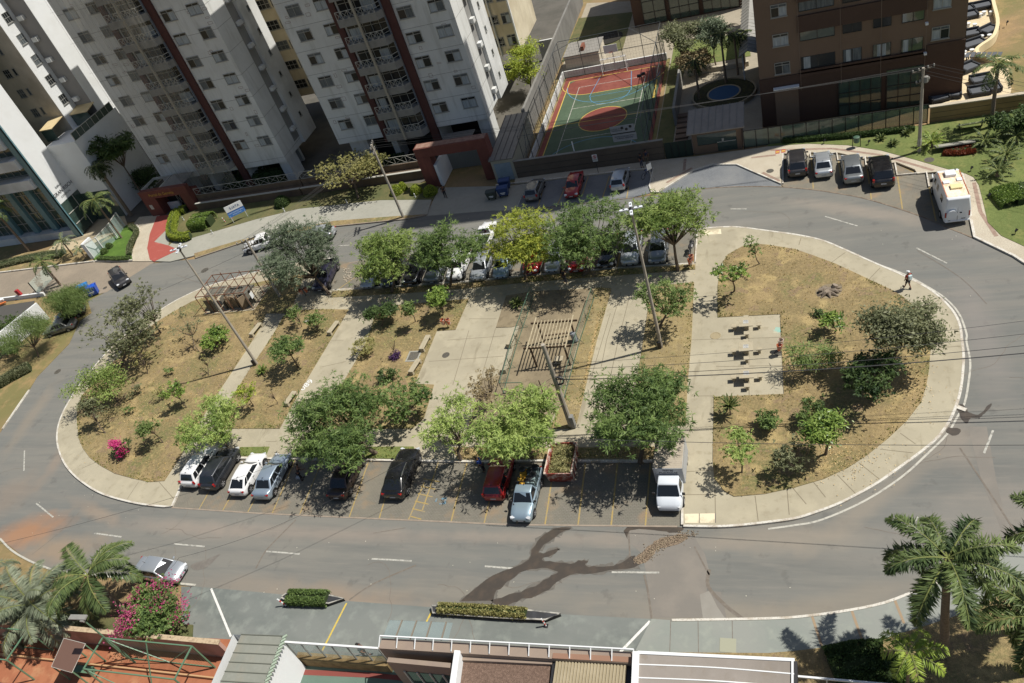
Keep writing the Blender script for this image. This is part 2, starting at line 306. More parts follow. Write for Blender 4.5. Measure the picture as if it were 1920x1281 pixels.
MB().flat(jag(PP([(1795, 768), (1800, 757), (1812, 765), (1815, 772), (1835, 778), (1858, 755), (1857, 765), (1842, 778), (1838, 785), (1822, 784), (1812, 795), (1803, 785)]), 0.06, 3), 0.012).build('water_stain', M_wet, kind=S)
MB().flat(jag(PP([(1778, 802), (1800, 806), (1793, 817), (1775, 812)]), 0.06, 3), 0.012).build('water_stain', M_wet, kind=S)
MB().flat(jag(PP([(358, 1060), (400, 1045), (412, 1040), (390, 1062), (368, 1070)]), 0.06, 3), 0.012).build('oil_stain', mk('oil_stain_mat', '6b665f', 0.6, [(2, 0.4, 0.65, '7b766e', 0.8)]), kind=S)
rub = PP([(1188, 1050), (1200, 1040), (1222, 1020), (1240, 1010), (1275, 1003), (1290, 1006), (1270, 1020), (1235, 1030), (1222, 1045), (1200, 1060)])
MB().flat(jag(rub, 0.08, 3), 0.014).build('gravel_bed', M_rub, kind=S)
st = MB()
for i in range(520):
    t = rng.random()*0.999; q = [(1196, 1054), (1222, 1033), (1250, 1014), (1300, 1000)]; k = int(t*3); u = t*3-k
    a, b = P(q[k][0]+(q[k+1][0]-q[k][0])*u+rng.gauss(0, 7), q[k][1]+(q[k+1][1]-q[k][1])*u+rng.gauss(0, 4)); r = rng.uniform(0.012, 0.04)
    st.obox((a, b, 0.02+r/2), r*2, r*1.6, r*1.2, rng.random()*3, rng.random(), rng.random())
st.build('gravel_stones', mk('gravel_stone', '93856f', 0.9, [(3, 0.4, 0.65, '776654', 0.9)]), kind='stuff')
for k_ in range(16):
    px_, py_ = rng.choice([(700, 1060), (1500, 1060), (1300, 400), (1700, 480), (1860, 700), (400, 1010), (900, 1090), (60, 900), (1600, 1000), (1780, 900)]); cp_ = [P(px_+rng.uniform(-120, 120), py_+rng.uniform(-20, 20))]; a_ = rng.uniform(-.5, .5)+(.6 if px_ > 1650 else 0)
    for j_ in range(14): a_ += rng.uniform(-.5, .5); cp_.append((cp_[-1][0]+math.cos(a_)*.45, cp_[-1][1]+math.sin(a_)*.45))
    MB().ribbon(cp_, .035, 0.0085).build('road_crack', M_tar, kind=S)
fl_ = MB()
for k_ in range(80):
    px_, py_ = rng.choice([(rng.uniform(350, 1500), rng.uniform(1000, 1130)), (rng.uniform(1500, 1900), rng.uniform(430, 620)), (rng.uniform(60, 320), rng.uniform(900, 1000)), (rng.uniform(650, 1400), rng.uniform(380, 430))]); x_, y_ = P(px_, py_); fl_.obox((x_, y_, .02), rng.uniform(.03, .08), rng.uniform(.02, .06), .012, rng.uniform(0, 3))
fl_.build('road_litter', mk('litter_pale', 'c4bfae', .9), kind='stuff')
# lane dashes
lane = MB()
for a, b in ([(177, 1000), (228, 1007)], [(326, 1020), (384, 1025)], [(499, 1034), (562, 1039)], [(697, 1048), (772, 1052)], [(909, 1062), (988, 1068)], [(1147, 1073), (1236, 1074)], [(68, 944), (100, 970)], [(1547, 406), (1608, 424)], [(1718, 465), (1776, 494)], [(1862, 807), (1845, 850)], [(46, 845), (45, 883)], [(1370, 392), (1400, 392)], [(635, 461), (655, 460)], [(910, 436), (925, 434)], [(1700, 990), (1722, 970)], [(30, 770), (55, 733)]):
    lane.ribbon(PP([a, b]), 0.13, 0.01)
lane.build('lane_markings', M_paint, kind=S)
ww = MB()
ww.ribbon(smooth_line(PP([(0, 1010), (22, 1032), (52, 1050), (75, 1060), (100, 1069)]), 4), 0.16, 0.011)
ww.ribbon(smooth_line(PP([(100, 1069), (160, 1077), (225, 1083), (262, 1087), (367, 1097)]), 4), 0.16, 0.011)
edge_out = [(1440, 433), (1490, 439), (1540, 450), (1590, 470), (1640, 493), (1693, 513), (1740, 538), (1773, 560), (1798, 588), (1812, 625), (1812, 640), (1819, 677), (1817, 710), (1809, 755), (1795, 782), (1775, 815), (1740, 850), (1690, 895), (1620, 940), (1540, 975), (1490, 985), (1440, 992)]
ww.ribbon(smooth_line(PP(edge_out), 4), 0.13, 0.011)
ww.build('edge_line', M_paintw, kind=S)
# ---------------------------------------------------------------- central island
isl_west = [(322, 951), (260, 944), (197, 927), (160, 906), (133, 882), (117, 855), (110, 827), (112, 800), (121, 774), (133, 752), (146, 731), (170, 700), (200, 665), (240, 627), (285, 595), (320, 572), (350, 556), (382, 542), (430, 527), (475, 514), (530, 500), (590, 490), (620, 487)]
isl_e = [(1309, 432), (1350, 429), (1385, 429), (1440, 436), (1502, 445), (1547, 456), (1595, 477), (1640, 497), (1690, 519), (1735, 542), (1762, 562), (1785, 587), (1797, 612), (1801, 640), (1804, 672), (1801, 715), (1795, 747), (1785, 775), (1772, 800), (1752, 825), (1722, 850), (1685, 877), (1645, 905), (1610, 925), (1570, 945), (1530, 960), (1490, 972), (1440, 979), (1385, 985), (1342, 987), (1282, 986)]
Wl = smooth_line(PP(isl_west), 4); El = smooth_line(PP(isl_e), 4)
top_in = PP([(574, 549), (624, 546), (877, 530), (975, 520), (1157, 505), (1305, 496)])
bot_in = PP([(1282, 865), (992, 864), (905, 866), (446, 859), (362, 862)])
outline = Wl+top_in+El+bot_in
MB().flat(outline, K, -0.02).build('sidewalk', M_conc, kind=S)
def kerb(pts, mat=M_kerb, w_=0.16, side=-1, z=K+0.012, name='kerb'):
    return MB().ribbon(pts, w_, z, -0.02, side).build(name, mat, kind=S)
kerb([bot_in[-1]]+Wl, side=1); kerb(El, side=1); kerb(top_in[1:], side=1, w_=0.13); kerb(bot_in, side=1)
kerb([top_in[-1], El[0]], side=1, w_=0.13); kerb([El[-1], bot_in[0]], side=1)
mk_b = MB()
# parking bays (flush with the road)
bayS = PP([(322, 952), (480, 962.5), (800, 977), (952, 984), (1270, 987.5), (1281, 986), (1281, 866), (992, 865), (905, 867), (446, 860), (364, 864)])
MB().flat(bayS, 0.006).build('parking_bays', M_paver, kind=S)
kerb(PP([(322, 952), (480, 962.5), (650, 970.5), (800, 977), (952, 984), (1270, 987.5)]), M_kerbg, 0.12, 0, 0.02, 'flush_kerb')
bayN = PP([(576, 549), (624, 547), (877, 531), (975, 521), (1157, 506), (1304, 497), (1308, 434), (1230, 440), (1100, 450), (925, 463), (760, 478), (655, 492), (622, 488)])
MB().flat(bayN, 0.006).build('parking_bays', M_paver, kind=S)
kerb(PP([(655, 493), (760, 479), (925, 464), (1100, 451), (1230, 441), (1308, 435)]), M_kerbg, 0.12, 0, 0.018, 'flush_kerb')
yl = MB()
yS0, yS1 = 30.9, 35.7
xs = [P(u, 960)[0] for u in (375, 420, 465, 511)]
for a, b in ([(374, 954), (396, 915)], [(418, 957), (436, 925)], [(465, 960), (484, 926)], [(511, 962), (554, 862)], [(562, 965), (604, 864)], [(655, 970), (691, 866)], [(711, 973), (742, 867)], [(792, 957), (822, 868)], [(766, 975), (796, 905)], [(851, 955), (876, 868)], [(846, 978), (853, 950)], [(1022, 984), (1040, 866)], [(1084, 985), (1098, 866)], [(1146, 986), (1158, 866)], [(1210, 987), (1220, 866)], [(969, 984), (985, 910)], [(908, 981), (920, 930)]):
    yl.ribbon(PP([a, b]), 0.11, 0.016)
for k in range(6):
    yl.ribbon(PP([(768+k*5.2, 968-k*14), (790+k*7.0, 974-k*14)]), 0.1, 0.017)
for a, b in ([(688, 505), (631, 545)], [(672, 545), (700, 520)], [(1307, 440), (1300, 495)], [(1163, 470), (1157, 503)], [(1222, 465), (1218, 500)]):
    yl.ribbon(PP([a, b]), 0.11, 0.016)
yl.build('bay_lines', M_yell, kind=S)
bl = MB()
for a, b in ([(828, 936), (838, 934)], [(824, 945), (834, 944)], [(836, 932), (834, 946)], [(819, 935), (817, 941)]): bl.ribbon(PP([a, b]), 0.14, 0.017)
bl.build('blue_bay_symbol', mk('faded_blue_paint', '5a8296', 0.9, [(5, 0.4, 0.6, '84807a', 0.8)]), kind=S)
# corner ramp slabs
MB().flat(PP([(1317, 434), (1352, 432), (1353, 441), (1320, 443)]), K+0.004).build('ramp_slab', mk('white_slab', 'd8cdb0', 0.9, [(1.5, 0.5, 0.65, 'a99c80', 0.7)]), kind=S)
MB().flat(PP([(1284, 966), (1341, 965), (1341, 983), (1285, 983)]), K+0.004).build('ramp_slab', _M['white_slab'], kind=S)
MB().flat(PP([(1341, 965), (1343, 965), (1343, 983), (1341, 983)]), K+0.008).flat(PP([(1311, 965.5), (1312.5, 965.5), (1312.5, 983), (1311, 983)]), K+0.008).build('slab_joint', M_tar, kind=S)
# expansion joints
jt = MB()
for pl in ([(1548, 935), (1516, 895)], [(1512, 948), (1482, 912)], [(1604, 928), (1570, 893)], [(1650, 902), (1610, 870)], [(1712, 852), (1650, 845)], [(1716, 835), (1688, 815)], [(1480, 968), (1476, 922)], [(1422, 980), (1416, 932)], [(1342, 975), (1340, 865)], [(1297, 745), (1340, 745)], [(1285, 887), (1338, 884)], [(1286, 930), (1340, 930)], [(1297, 640), (1345, 638)], [(1300, 560), (1346, 556)], [(1344, 639), (1464, 635)], [(1343, 690), (1467, 688)], [(1404, 595), (1405, 745)], [(1502, 449), (1498, 462)], [(1585, 476), (1560, 494)], [(1650, 505), (1628, 528)], [(1760, 565), (1720, 590)], [(1758, 655), (1800, 652)], [(1730, 640), (1744, 640)], [(1165, 550), (1138, 640), (1128, 690)], [(1180, 562), (1160, 640), (1130, 780)], [(605, 690), (650, 680)], [(600, 745), (575, 740)], [(645, 640), (622, 640)], [(840, 640), (950, 632)], [(880, 622), (850, 724)], [(930, 618), (900, 722)], [(805, 680), (945, 670)], [(155, 880), (190, 865)], [(240, 938), (262, 905)], [(116, 800), (146, 795)], [(330, 940), (300, 906)], [(880, 600), (932, 600)], [(1020, 841), (1070, 806)], [(520, 830), (500, 830)], [(1106, 720), (1130, 640), (1145, 590)]):
    jt.ribbon(PP(pl), 0.05, K+0.003)
jt.build('paving_joints', mk('joint_dark', '7a715e', 0.95), kind=S)
# ---------------------------------------------------------------- island lawns
LZ = K+0.05
lawns = {}
def lawn(pts, mat=M_dry, nm='lawn', smooth=0, z=LZ):
    q = PP(pts)
    if smooth: q = smooth_line(q, smooth, True)
    lawns[len(lawns)] = (q, nm); return MB().flat(q, z, K-0.02).build(nm, mat, kind=S)
lawn([(1346, 598), (1346, 540), (1352, 500), (1365, 480), (1392, 465), (1415, 460), (1440, 462), (1490, 470), (1522, 481), (1565, 497), (1602, 514), (1640, 532), (1670, 546), (1695, 561), (1718, 582), (1735, 610), (1744, 640), (1744, 665), (1742, 695), (1737, 725), (1727, 757), (1700, 792), (1665, 825), (1625, 857), (1590, 880), (1545, 901), (1490, 917), (1435, 929), (1377, 934), (1360, 925), (1340, 900), (1337, 865), (1339, 747), (1470, 742), (1463, 592)])
lawn([(310, 904), (282, 906), (250, 899), (217, 890), (190, 875), (170, 860), (157, 842), (150, 825), (146, 790), (147, 770), (155, 745), (180, 715), (215, 680), (250, 640), (295, 606), (330, 585), (362, 567), (410, 552), (470, 535), (530, 522), (572, 516), (560, 549), (550, 575), (540, 590), (500, 590), (492, 612), (472, 645), (405, 747), (375, 795), (350, 840), (338, 862)])
lawn([(524, 612), (507, 640), (475, 687), (422, 770), (402, 806), (526, 806), (566, 732), (621, 640), (655, 583), (600, 582), (545, 585), (536, 592)])
lawn([(705, 590), (690, 640), (670, 677), (649, 712), (600, 790), (590, 806), (760, 806), (775, 806), (796, 787), (815, 724), (779, 722), (820, 623), (855, 621), (880, 563), (790, 571), (712, 578)])
lawn([(950, 557), (931, 617), (960, 616), (975, 612), (955, 690), (945, 705), (905, 713), (880, 800), (880, 806), (1022, 806), (1052, 762), (1086, 637), (1114, 552), (1120, 543), (1001, 549)], M_dirt, 'play_ground')
lawn([(1116, 543), (1146, 543), (1146, 550), (1120, 640), (1087, 777), (1080, 806), (1030, 806), (1054, 762), (1088, 637)], M_dryy, z=LZ+0.006)
lawn([(1222, 540), (1302, 532), (1297, 640), (1290, 720), (1286, 800), (1180, 806), (1188, 760), (1203, 665), (1207, 640), (1213, 600)], M_dryy)
for s in ([(452, 841), (507, 840), (500, 858), (448, 857)], [(560, 841), (777, 840), (785, 864), (540, 858)], [(850, 842), (1068, 842), (1066, 863), (860, 864)], [(1080, 842), (1285, 841), (1283, 863), (1078, 862)],
          [(624, 549), (760, 541), (877, 533), (975, 523), (1157, 508), (1304, 499), (1304, 508), (1157, 519), (975, 533), (877, 543), (760, 552), (622, 560)], [(1272, 842), (1285, 842), (1284, 864), (1270, 864)]):
    if s[0][0] in (1272,): continue
    lawn(s, M_green if s[0][1] > 700 and s[0][0] < 800 else M_dry)
# low tufts along the borders and over the lawns
tr_ = np.random.default_rng(3)
def tufts(name, pts, n, h, mat, spread=0.25):
    a = np.array(pts); b = np.roll(a, -1, 0); L = np.hypot(*(b-a).T); cum = np.cumsum(L)
    u = tr_.random(n)*cum[-1]; i = np.searchsorted(cum, u); t = tr_.random(n)[:, None]
    c = a[i]*(1-t)+b[i]*t+tr_.normal(0, spread, (n, 2)); return c
def blades(name, c, h, mat, z, wd=0.05):
    n = len(c); an = tr_.random(n)*6.28; hh = h*(0.5+tr_.random(n)); le = (tr_.random((n, 2))-0.5)*hh[:, None]*1.4
    z0 = np.full(n, z); dx = np.cos(an)*wd; dy = np.sin(an)*wd
    v = np.stack([np.c_[c[:, 0]-dx, c[:, 1]-dy, z0], np.c_[c[:, 0]+dx, c[:, 1]+dy, z0], np.c_[c[:, 0]+le[:, 0]+dx*.3, c[:, 1]+le[:, 1]+dy*.3, z0+hh], np.c_[c[:, 0]+le[:, 0]-dx*.3, c[:, 1]+le[:, 1]-dy*.3, z0+hh]], 1).reshape(-1, 3)
    f = np.arange(4*n).reshape(-1, 4)
    return tag(np_mesh(name, v, f, mat, attr=tr_.random(n)), kind='stuff')
def in_poly(pts, c):
    p = np.array(pts); x, y = c[:, 0], c[:, 1]; r = np.zeros(len(c), bool); j = len(p)-1
    for i in range(len(p)):
        cond = ((p[i, 1] > y) != (p[j, 1] > y)) & (x < (p[j, 0]-p[i, 0])*(y-p[i, 1])/(p[j, 1]-p[i, 1]+1e-12)+p[i, 0]); r ^= cond; j = i
    return r
L_edge = leafmat('grass_edge', '4f6128', '7d7a3c', 0.2); L_dry = leafmat('grass_dry', 'a08a55', 'c2ab78', 0.2)
ce, cd = [], []
for k, (q, nm) in lawns.items():
    L = sum(math.dist(q[i-1], q[i]) for i in range(len(q)))
    if nm == 'play_ground': continue
    c = tufts('x', q, int(L*42), 0.1, None, 0.3); c = c[(np.sin(c[:, 0]*1.3+c[:, 1]*.7)+np.sin(c[:, 0]*.4-c[:, 1]*1.9)+tr_.normal(0, .8, len(c))) > .2]; ce.append(c[in_poly(q, c)])
    a = np.array(q); lo, hi = a.min(0), a.max(0); n = int((hi-lo).prod()*7)
    c = tr_.random((n, 2))*(hi-lo)+lo; cd.append(c[in_poly(q, c)])
blades('green_edge_grass', np.vstack(ce), 0.10, L_edge, LZ-0.01, 0.05)
blades('dry_grass', np.vstack(cd), 0.09, L_dry, LZ-0.01, 0.04)
# ---------------------------------------------------------------- other ground
# north footway and verge
MB().flat(PP([(290, 491), (335, 470), (317, 462), (290, 455), (320, 425), (345, 440), (360, 447), (480, 412), (562, 392), (715, 376), (810, 374), (802, 403), (745, 407), (627, 416), (520, 438), (450, 452), (360, 482), (320, 492)]), K-0.02, -0.02).build('footway', M_conc2, kind=S)
vg = PP([(367, 485), (457, 455), (540, 440), (630, 425), (767, 411), (800, 404), (745, 407), (627, 416), (520, 438), (450, 452), (365, 477)])
MB().flat(vg, K+0.01, -0.02).build('verge', M_dry, kind=S)
kerb(PP([(367, 486), (457, 456), (560, 437), (630, 426), (767, 412), (800, 405)]), M_kerbg, 0.14, 1)
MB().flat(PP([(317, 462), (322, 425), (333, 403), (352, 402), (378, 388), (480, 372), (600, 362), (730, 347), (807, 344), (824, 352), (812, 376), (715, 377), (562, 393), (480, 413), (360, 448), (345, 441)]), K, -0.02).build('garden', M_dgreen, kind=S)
# west drive of brown pavers, mosaic walk and red path
MB().flat(PP([(-120, 528), (0, 512), (177, 491), (250, 490), (300, 489), (282, 496), (250, 516), (200, 548), (150, 560), (85, 556), (0, 567), (-120, 585)]), 0.008).build('paved_drive', M_paver_b, kind=S)
MB().flat(PP([(248, 491), (250, 470), (262, 436), (252, 420), (262, 408), (300, 404), (292, 430), (284, 470), (286, 491)]), K-0.04, -0.02).build('mosaic_walk', M_mosaic, kind=S)
MB().flat(PP([(295, 407), (333, 403), (320, 425), (290, 455), (317, 462), (336, 470), (290, 492), (282, 488), (277, 467), (282, 440)]), K+0.004, -0.02).build('red_path', M_redp, kind=S)
pg = PP([(180, 490), (250, 489), (248, 462), (262, 432), (257, 424), (238, 424), (210, 450), (165, 478)])
MB().flat(pg, K+0.05, -0.02).build('front_lawn', M_green2, kind=S)
kerb(smooth_line(PP([(180, 491), (250, 490), (248, 462), (263, 432), (257, 422)]), 1), M_kerb, 0.2, 0, K+0.1)
MB().flat(PP([(-120, 527), (0, 511), (177, 490), (165, 478), (150, 470), (90, 470), (0, 480), (-120, 490)]), K, -0.02).build('palm_bed', M_dry, kind=S)
kerb(PP([(-60, 521), (0, 512), (177, 491)]), M_kerb, 0.2, 0, K+0.04)
MB().flat(PP([(150, 470), (240, 424), (232, 400), (150, 420), (90, 470)]), 0.05, -0.02).build('entrance_paving', mk('warm_paving', 'b8a98c', 0.8, [(1, 0.4, 0.7, 'a89778', 0.6)]), kind=S)
# north-east bays, apron and mosaic pavement
bayNE = PP([(970, 395), (970, 388), (978, 365), (1012, 341), (1182, 322), (1225, 318), (1220, 362), (1180, 372)])
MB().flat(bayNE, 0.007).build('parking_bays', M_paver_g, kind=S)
MB().flat(PP([(930, 352), (1012, 341), (978, 365), (970, 392), (930, 393)]), 0.005).build('driveway', M_conc2, kind=S)
kerb(PP([(930, 349), (965, 345), (1012, 340), (1182, 321), (1225, 317)]), M_kerb, 0.14, 1)
mos = PP([(967, 336), (1245, 301), (1300, 296), (1440, 277), (1515, 272), (1590, 275), (1652, 285), (1715, 302), (1777, 320), (1810, 328), (1825, 335), (1835, 350), (1842, 377), (1852, 420), (1877, 445), (1920, 465), (2010, 505), (1990, 530), (1920, 494), (1902, 481), (1850, 456), (1827, 445), (1820, 410), (1815, 370), (1802, 322), (1737, 326), (1720, 328), (1715, 320), (1680, 306), (1670, 307), (1622, 296), (1620, 300), (1570, 288), (1520, 288), (1515, 295), (1510, 290), (1468, 290), (1465, 346), (1407, 321), (1382, 310), (1335, 310), (1300, 321), (1235, 362), (1222, 362), (1218, 350), (1225, 318), (1182, 322), (1012, 341), (965, 346)])
MB().flat(mos, K, -0.02).build('mosaic_pavement', M_mosaic, kind=S)
kerb(PP([(1225, 318), (1218, 350), (1222, 362), (1235, 362), (1300, 321), (1335, 310), (1382, 310), (1407, 321), (1465, 346)]), M_kerb, 0.13, 0)
kerb(PP([(1468, 346), (1468, 290)]), M_kerb, 0.13, 0)
nb = [(1508, 289), (1519, 287), (1520, 296), (1536, 295), (1537, 294)]
kerb(PP(nb), M_kerb, 0.12, 0); kerb(PP([(1558, 289), (1569, 288), (1571, 302), (1588, 301)]), M_kerb, 0.12, 0)
kerb(PP([(1612, 296), (1622, 295), (1624, 312)]), M_kerb, 0.12, 0); kerb(PP([(1670, 308), (1678, 307), (1682, 330), (1737, 325), (1742, 352)]), M_kerb, 0.14, 0)
kerb(PP([(1802, 322), (1815, 370), (1820, 412), (1827, 446), (1850, 457), (1902, 482), (1920, 494), (1990, 530)]), M_kerb, 0.2, 0)
MB().flat(PP([(1465, 347), (1468, 290), (1510, 290), (1570, 290), (1622, 297), (1680, 308), (1720, 328), (1737, 327), (1802, 323), (1815, 370), (1820, 412), (1827, 447), (1772, 425), (1727, 406), (1665, 385), (1615, 371), (1565, 362), (1515, 355), (1470, 351)]), 0.008).build('parking_bays', M_paver, kind=S)
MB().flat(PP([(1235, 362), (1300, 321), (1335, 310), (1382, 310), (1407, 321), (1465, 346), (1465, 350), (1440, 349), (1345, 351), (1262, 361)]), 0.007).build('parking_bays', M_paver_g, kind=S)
kerb(smooth_line(PP([(970, 395), (1180, 372), (1262, 362), (1345, 352), (1440, 350), (1515, 355), (1565, 362), (1615, 371), (1665, 385), (1727, 406), (1772, 425), (1827, 447)]), 3), mk('dirty_gutter', '6b5d4e', 0.95, [(2, 0.4, 0.6, '8d8070', 0.8)]), 0.12, 0, 0.02, 'flush_kerb')
yl = MB()
for a, b in ([(1683, 332), (1692, 392)], [(1742, 352), (1755, 415)], [(1524, 340), (1525, 354)], [(1021, 344), (1008, 392)], [(1103, 332), (1091, 368)], [(1143, 330), (1130, 370)], [(1179, 350), (1175, 372)], [(1062, 345), (1045, 385)], [(1632, 360), (1634, 374)], [(1572, 300), (1576, 330)], [(1521, 296), (1523, 320)], [(1625, 312), (1630, 345)]): yl.ribbon(PP([a, b]), 0.11, 0.018)
yl.build('bay_lines', M_yell, kind=S)
wl = MB(); wl.ribbon(PP([(970, 388), (981, 362)]), 0.1, 0.018); wl.build('bay_line', M_paint, kind=S)
tl = MB()
for a, b in ([(1409, 298), (1455, 293)], [(1430, 326), (1462, 342)], [(1250, 345), (1298, 317)], [(1285, 300), (1283, 322)], [(1445, 284), (1560, 281)], [(1560, 281), (1650, 293)], [(1650, 293), (1750, 322)], [(1826, 345), (1838, 400)], [(1838, 400), (1868, 446)]):
    tl.ribbon(PP([a, b]), 0.3, K+0.004)
tl.build('tactile_strip', mk('brown_tactile', '8d7668', 0.9, [(3, 0.4, 0.65, 'a08c7c', 0.8)]), kind=S)
for q in ([(1454, 285), (1462, 284), (1462, 290), (1454, 291)], [(1465, 283), (1473, 282), (1473, 288), (1465, 289)]):
    MB().flat(PP(q), K+0.006).build('red_tile_mark', mk('red_tile', 'a8463a', 0.85), kind=S)
    cx_, cy_ = P(sum(a for a, b in q)/4, sum(b for a, b in q)/4)
    MB().box(cx_-0.16, cx_+0.16, cy_-0.12, cy_+0.12, K+0.006, K+0.012).build('yellow_tile_mark', M_yell2, kind=S)
MB().flat(PP([(1440, 277), (1515, 272), (1590, 275), (1652, 285), (1715, 302), (1777, 320), (1810, 328), (1825, 335), (1835, 350), (1842, 377), (1852, 420), (1877, 445), (1920, 465), (2010, 505), (2600, 700), (2600, 150), (1960, 203), (1745, 233), (1740, 236), (1440, 273)]), K+0.03, -0.02).build('lawn', M_green, kind=S)
# south apron, footway and palm garden
MB().flat(PP([(340, 1100), (367, 1100), (480, 1110), (650, 1127), (812, 1139), (1055, 1152), (1222, 1161), (1190, 1222), (1000, 1216), (700, 1230), (450, 1230), (340, 1195)]), 0.006).build('entrance_apron', M_apron, kind=S)
MB().flat(PP([(1222, 1161), (1260, 1164), (1440, 1161), (1515, 1156), (1595, 1145), (1660, 1131), (1715, 1110), (1752, 1097), (1815, 1062), (1852, 1041), (1905, 1020), (2000, 1010), (2080, 1040), (1907, 1097), (1870, 1120), (1815, 1148), (1782, 1160), (1665, 1197), (1590, 1210), (1490, 1222), (1440, 1226), (1190, 1224)]), 0.05, -0.02).build('footway', mk('blue_grey_footway', '8a8c85', 0.88, [(0.3, 0.42, 0.62, '7f857e', 0.8), (1.2, 0.5, 0.7, '9b9e92', 0.5), (25, 0.4, 0.8, '868a82', 0.3)], bump=0.1, bscale=30), kind=S)
kerb(smooth_line(PP([(1260, 1164), (1440, 1161), (1515, 1156), (1595, 1145), (1660, 1131), (1715, 1110), (1752, 1097), (1815, 1062), (1852, 1041), (1905, 1020), (2000, 1010)]), 3), M_kerb, 0.15, 0, 0.09)
MB().flat(PP([(1190, 1224), (1440, 1226), (1490, 1222), (1590, 1210), (1665, 1197), (1782, 1160), (1815, 1148), (1870, 1120), (1907, 1097), (2080, 1040), (2600, 1100), (2600, 2100), (1100, 2100)]), 0.09, -0.02).build('palm_garden', M_dry, kind=S)
wl = MB()
for a, b in ([(396, 1104), (433, 1194)], [(1219, 1165), (1163, 1223)]): wl.ribbon(PP([a, b]), 0.16, 0.016)
wl.build('driveway_lines', mk('bright_white_paint', 'd8d6cf', 0.8, [(6, 0.56, 0.7, '99a09a', 0.8)]), kind=S)
wl = MB()
for a, b in ([(650, 1131), (603, 1223)], [(810, 1146), (800, 1166)]): wl.ribbon(PP([a, b]), 0.13, 0.016)
wl.build('driveway_line', M_yell2, kind=S)
fj = MB()
for a, b in ([(1523, 1157), (1542, 1216)], [(1597, 1146), (1618, 1205)], [(1678, 1127), (1695, 1170)], [(1842, 1048), (1900, 1100)]): fj.ribbon(PP([a, b]), 0.14, 0.054)
fj.build('footway_joints', mk('brown_joint', '97836a', 0.9), kind=S)
fj = MB()
for a, b in ([(1258, 1164), (1256, 1224)], [(1309, 1165), (1310, 1226)], [(1373, 1163), (1374, 1226)]): fj.ribbon(PP([a, b]), 0.04, 0.054)
fj.build('footway_joints', M_tar, kind=S)
# west verge
MB().flat(PP([(-200, 900), (-80, 880), (-30, 850), (0, 812), (25, 772), (55, 732), (70, 707), (100, 676), (130, 645), (150, 602), (172, 587), (165, 565), (85, 558), (0, 570), (-200, 600)]), 0.06, -0.03).build('dirt_verge', M_land, kind=S)
kerb(smooth_line(PP([(55, 732), (30, 768), (5, 805)]), 3), M_kerb, 0.18, 0, 0.1)
# manhole covers and drains
def cover(px, py, r, z, label, mat=None):
    x, y = P(px, py); b = MB((x, y, z)); b.lathe((x, y, z), [(r, 0), (r, 0.012), (r*0.86, 0.012), (r*0.86, 0.006)], 24)
    for k in range(-3, 4): b.box(x-math.sqrt(max(0, (r*.8)**2-(k*r*.24)**2)), x+math.sqrt(max(0, (r*.8)**2-(k*r*.24)**2)), y+k*r*.24-.02, y+k*r*.24+.02, z, z+0.014)
    b.build('manhole_cover', mat or mk('cast_iron', '5c5850', 0.7, [(6, 0.4, 0.6, '6e6a60', 0.7)], metal=0.3), label=label, cat='manhole cover')
cover(837, 668, 0.36, K, 'round iron manhole cover in the middle of the pale central plaza')
cover(1461, 664, 0.36, K, 'round iron manhole cover on the edge of the table pad')
cover(1742, 303, 0.42, K+0.03, 'grey round manhole cover at the foot of the utility pole by the lawn')
cover(1444, 323, 0.36, K, 'round manhole cover on the pale mosaic pavement beside the parked black car')
cover(108, 697, 0.4, 0.001, 'round manhole cover in the curved road by the western verge')
cover(384, 507, 0.5, 0.001, 'round manhole cover in the road beside the caged enclosure')
cover(197, 540, 0.3, 0.009, 'small manhole cover on the brown paved drive by the blue bins')
x, y = P(1342, 632); MB((x, y, K)).lathe((x, y, K), [(0.42, 0), (0.42, 0.02), (0.34, 0.02), (0.34, 0.004)], 28).build('concrete_ring', mk('ringc', '9a8d70', 0.9), label='thin round concrete ring let into the path beside the table pad', cat='ring')
x, y = P(777, 671); t = thing('drain_grate', 'square drain grate in a concrete frame in the lawn beside the plaza', 'drain', (x, y, LZ))
b = MB(off(t)); b.box(x-.65, x+.65, y-.7, y+.7, LZ-.05, LZ+.03); b.build('frame', M_conc2, t)
b = MB(off(t))
for k in range(11): b.box(x-.48, x+.48, y-.52+k*.1, y-.46+k*.1, LZ+.03, LZ+.05)
b.build('grate', _M['cast_iron'], t)
x, y = P(1365, 1211); MB((x, y, 0.05)).box(x-.45, x+.45, y-.42, y+.42, 0.05, 0.066).build('inspection_lid', mk('lidc', '9a9a86', 0.9), label='square pale inspection lid in the blue-grey footway', cat='lid')
cov = MB(); x, y = P(1803, 767); cov.obox((x, y, 0.05), 0.55, 0.3, 0.05, -0.6).build('fallen_slab', M_kerb, label='white tilted slab lying over a wet drain by the eastern kerb', cat='slab')
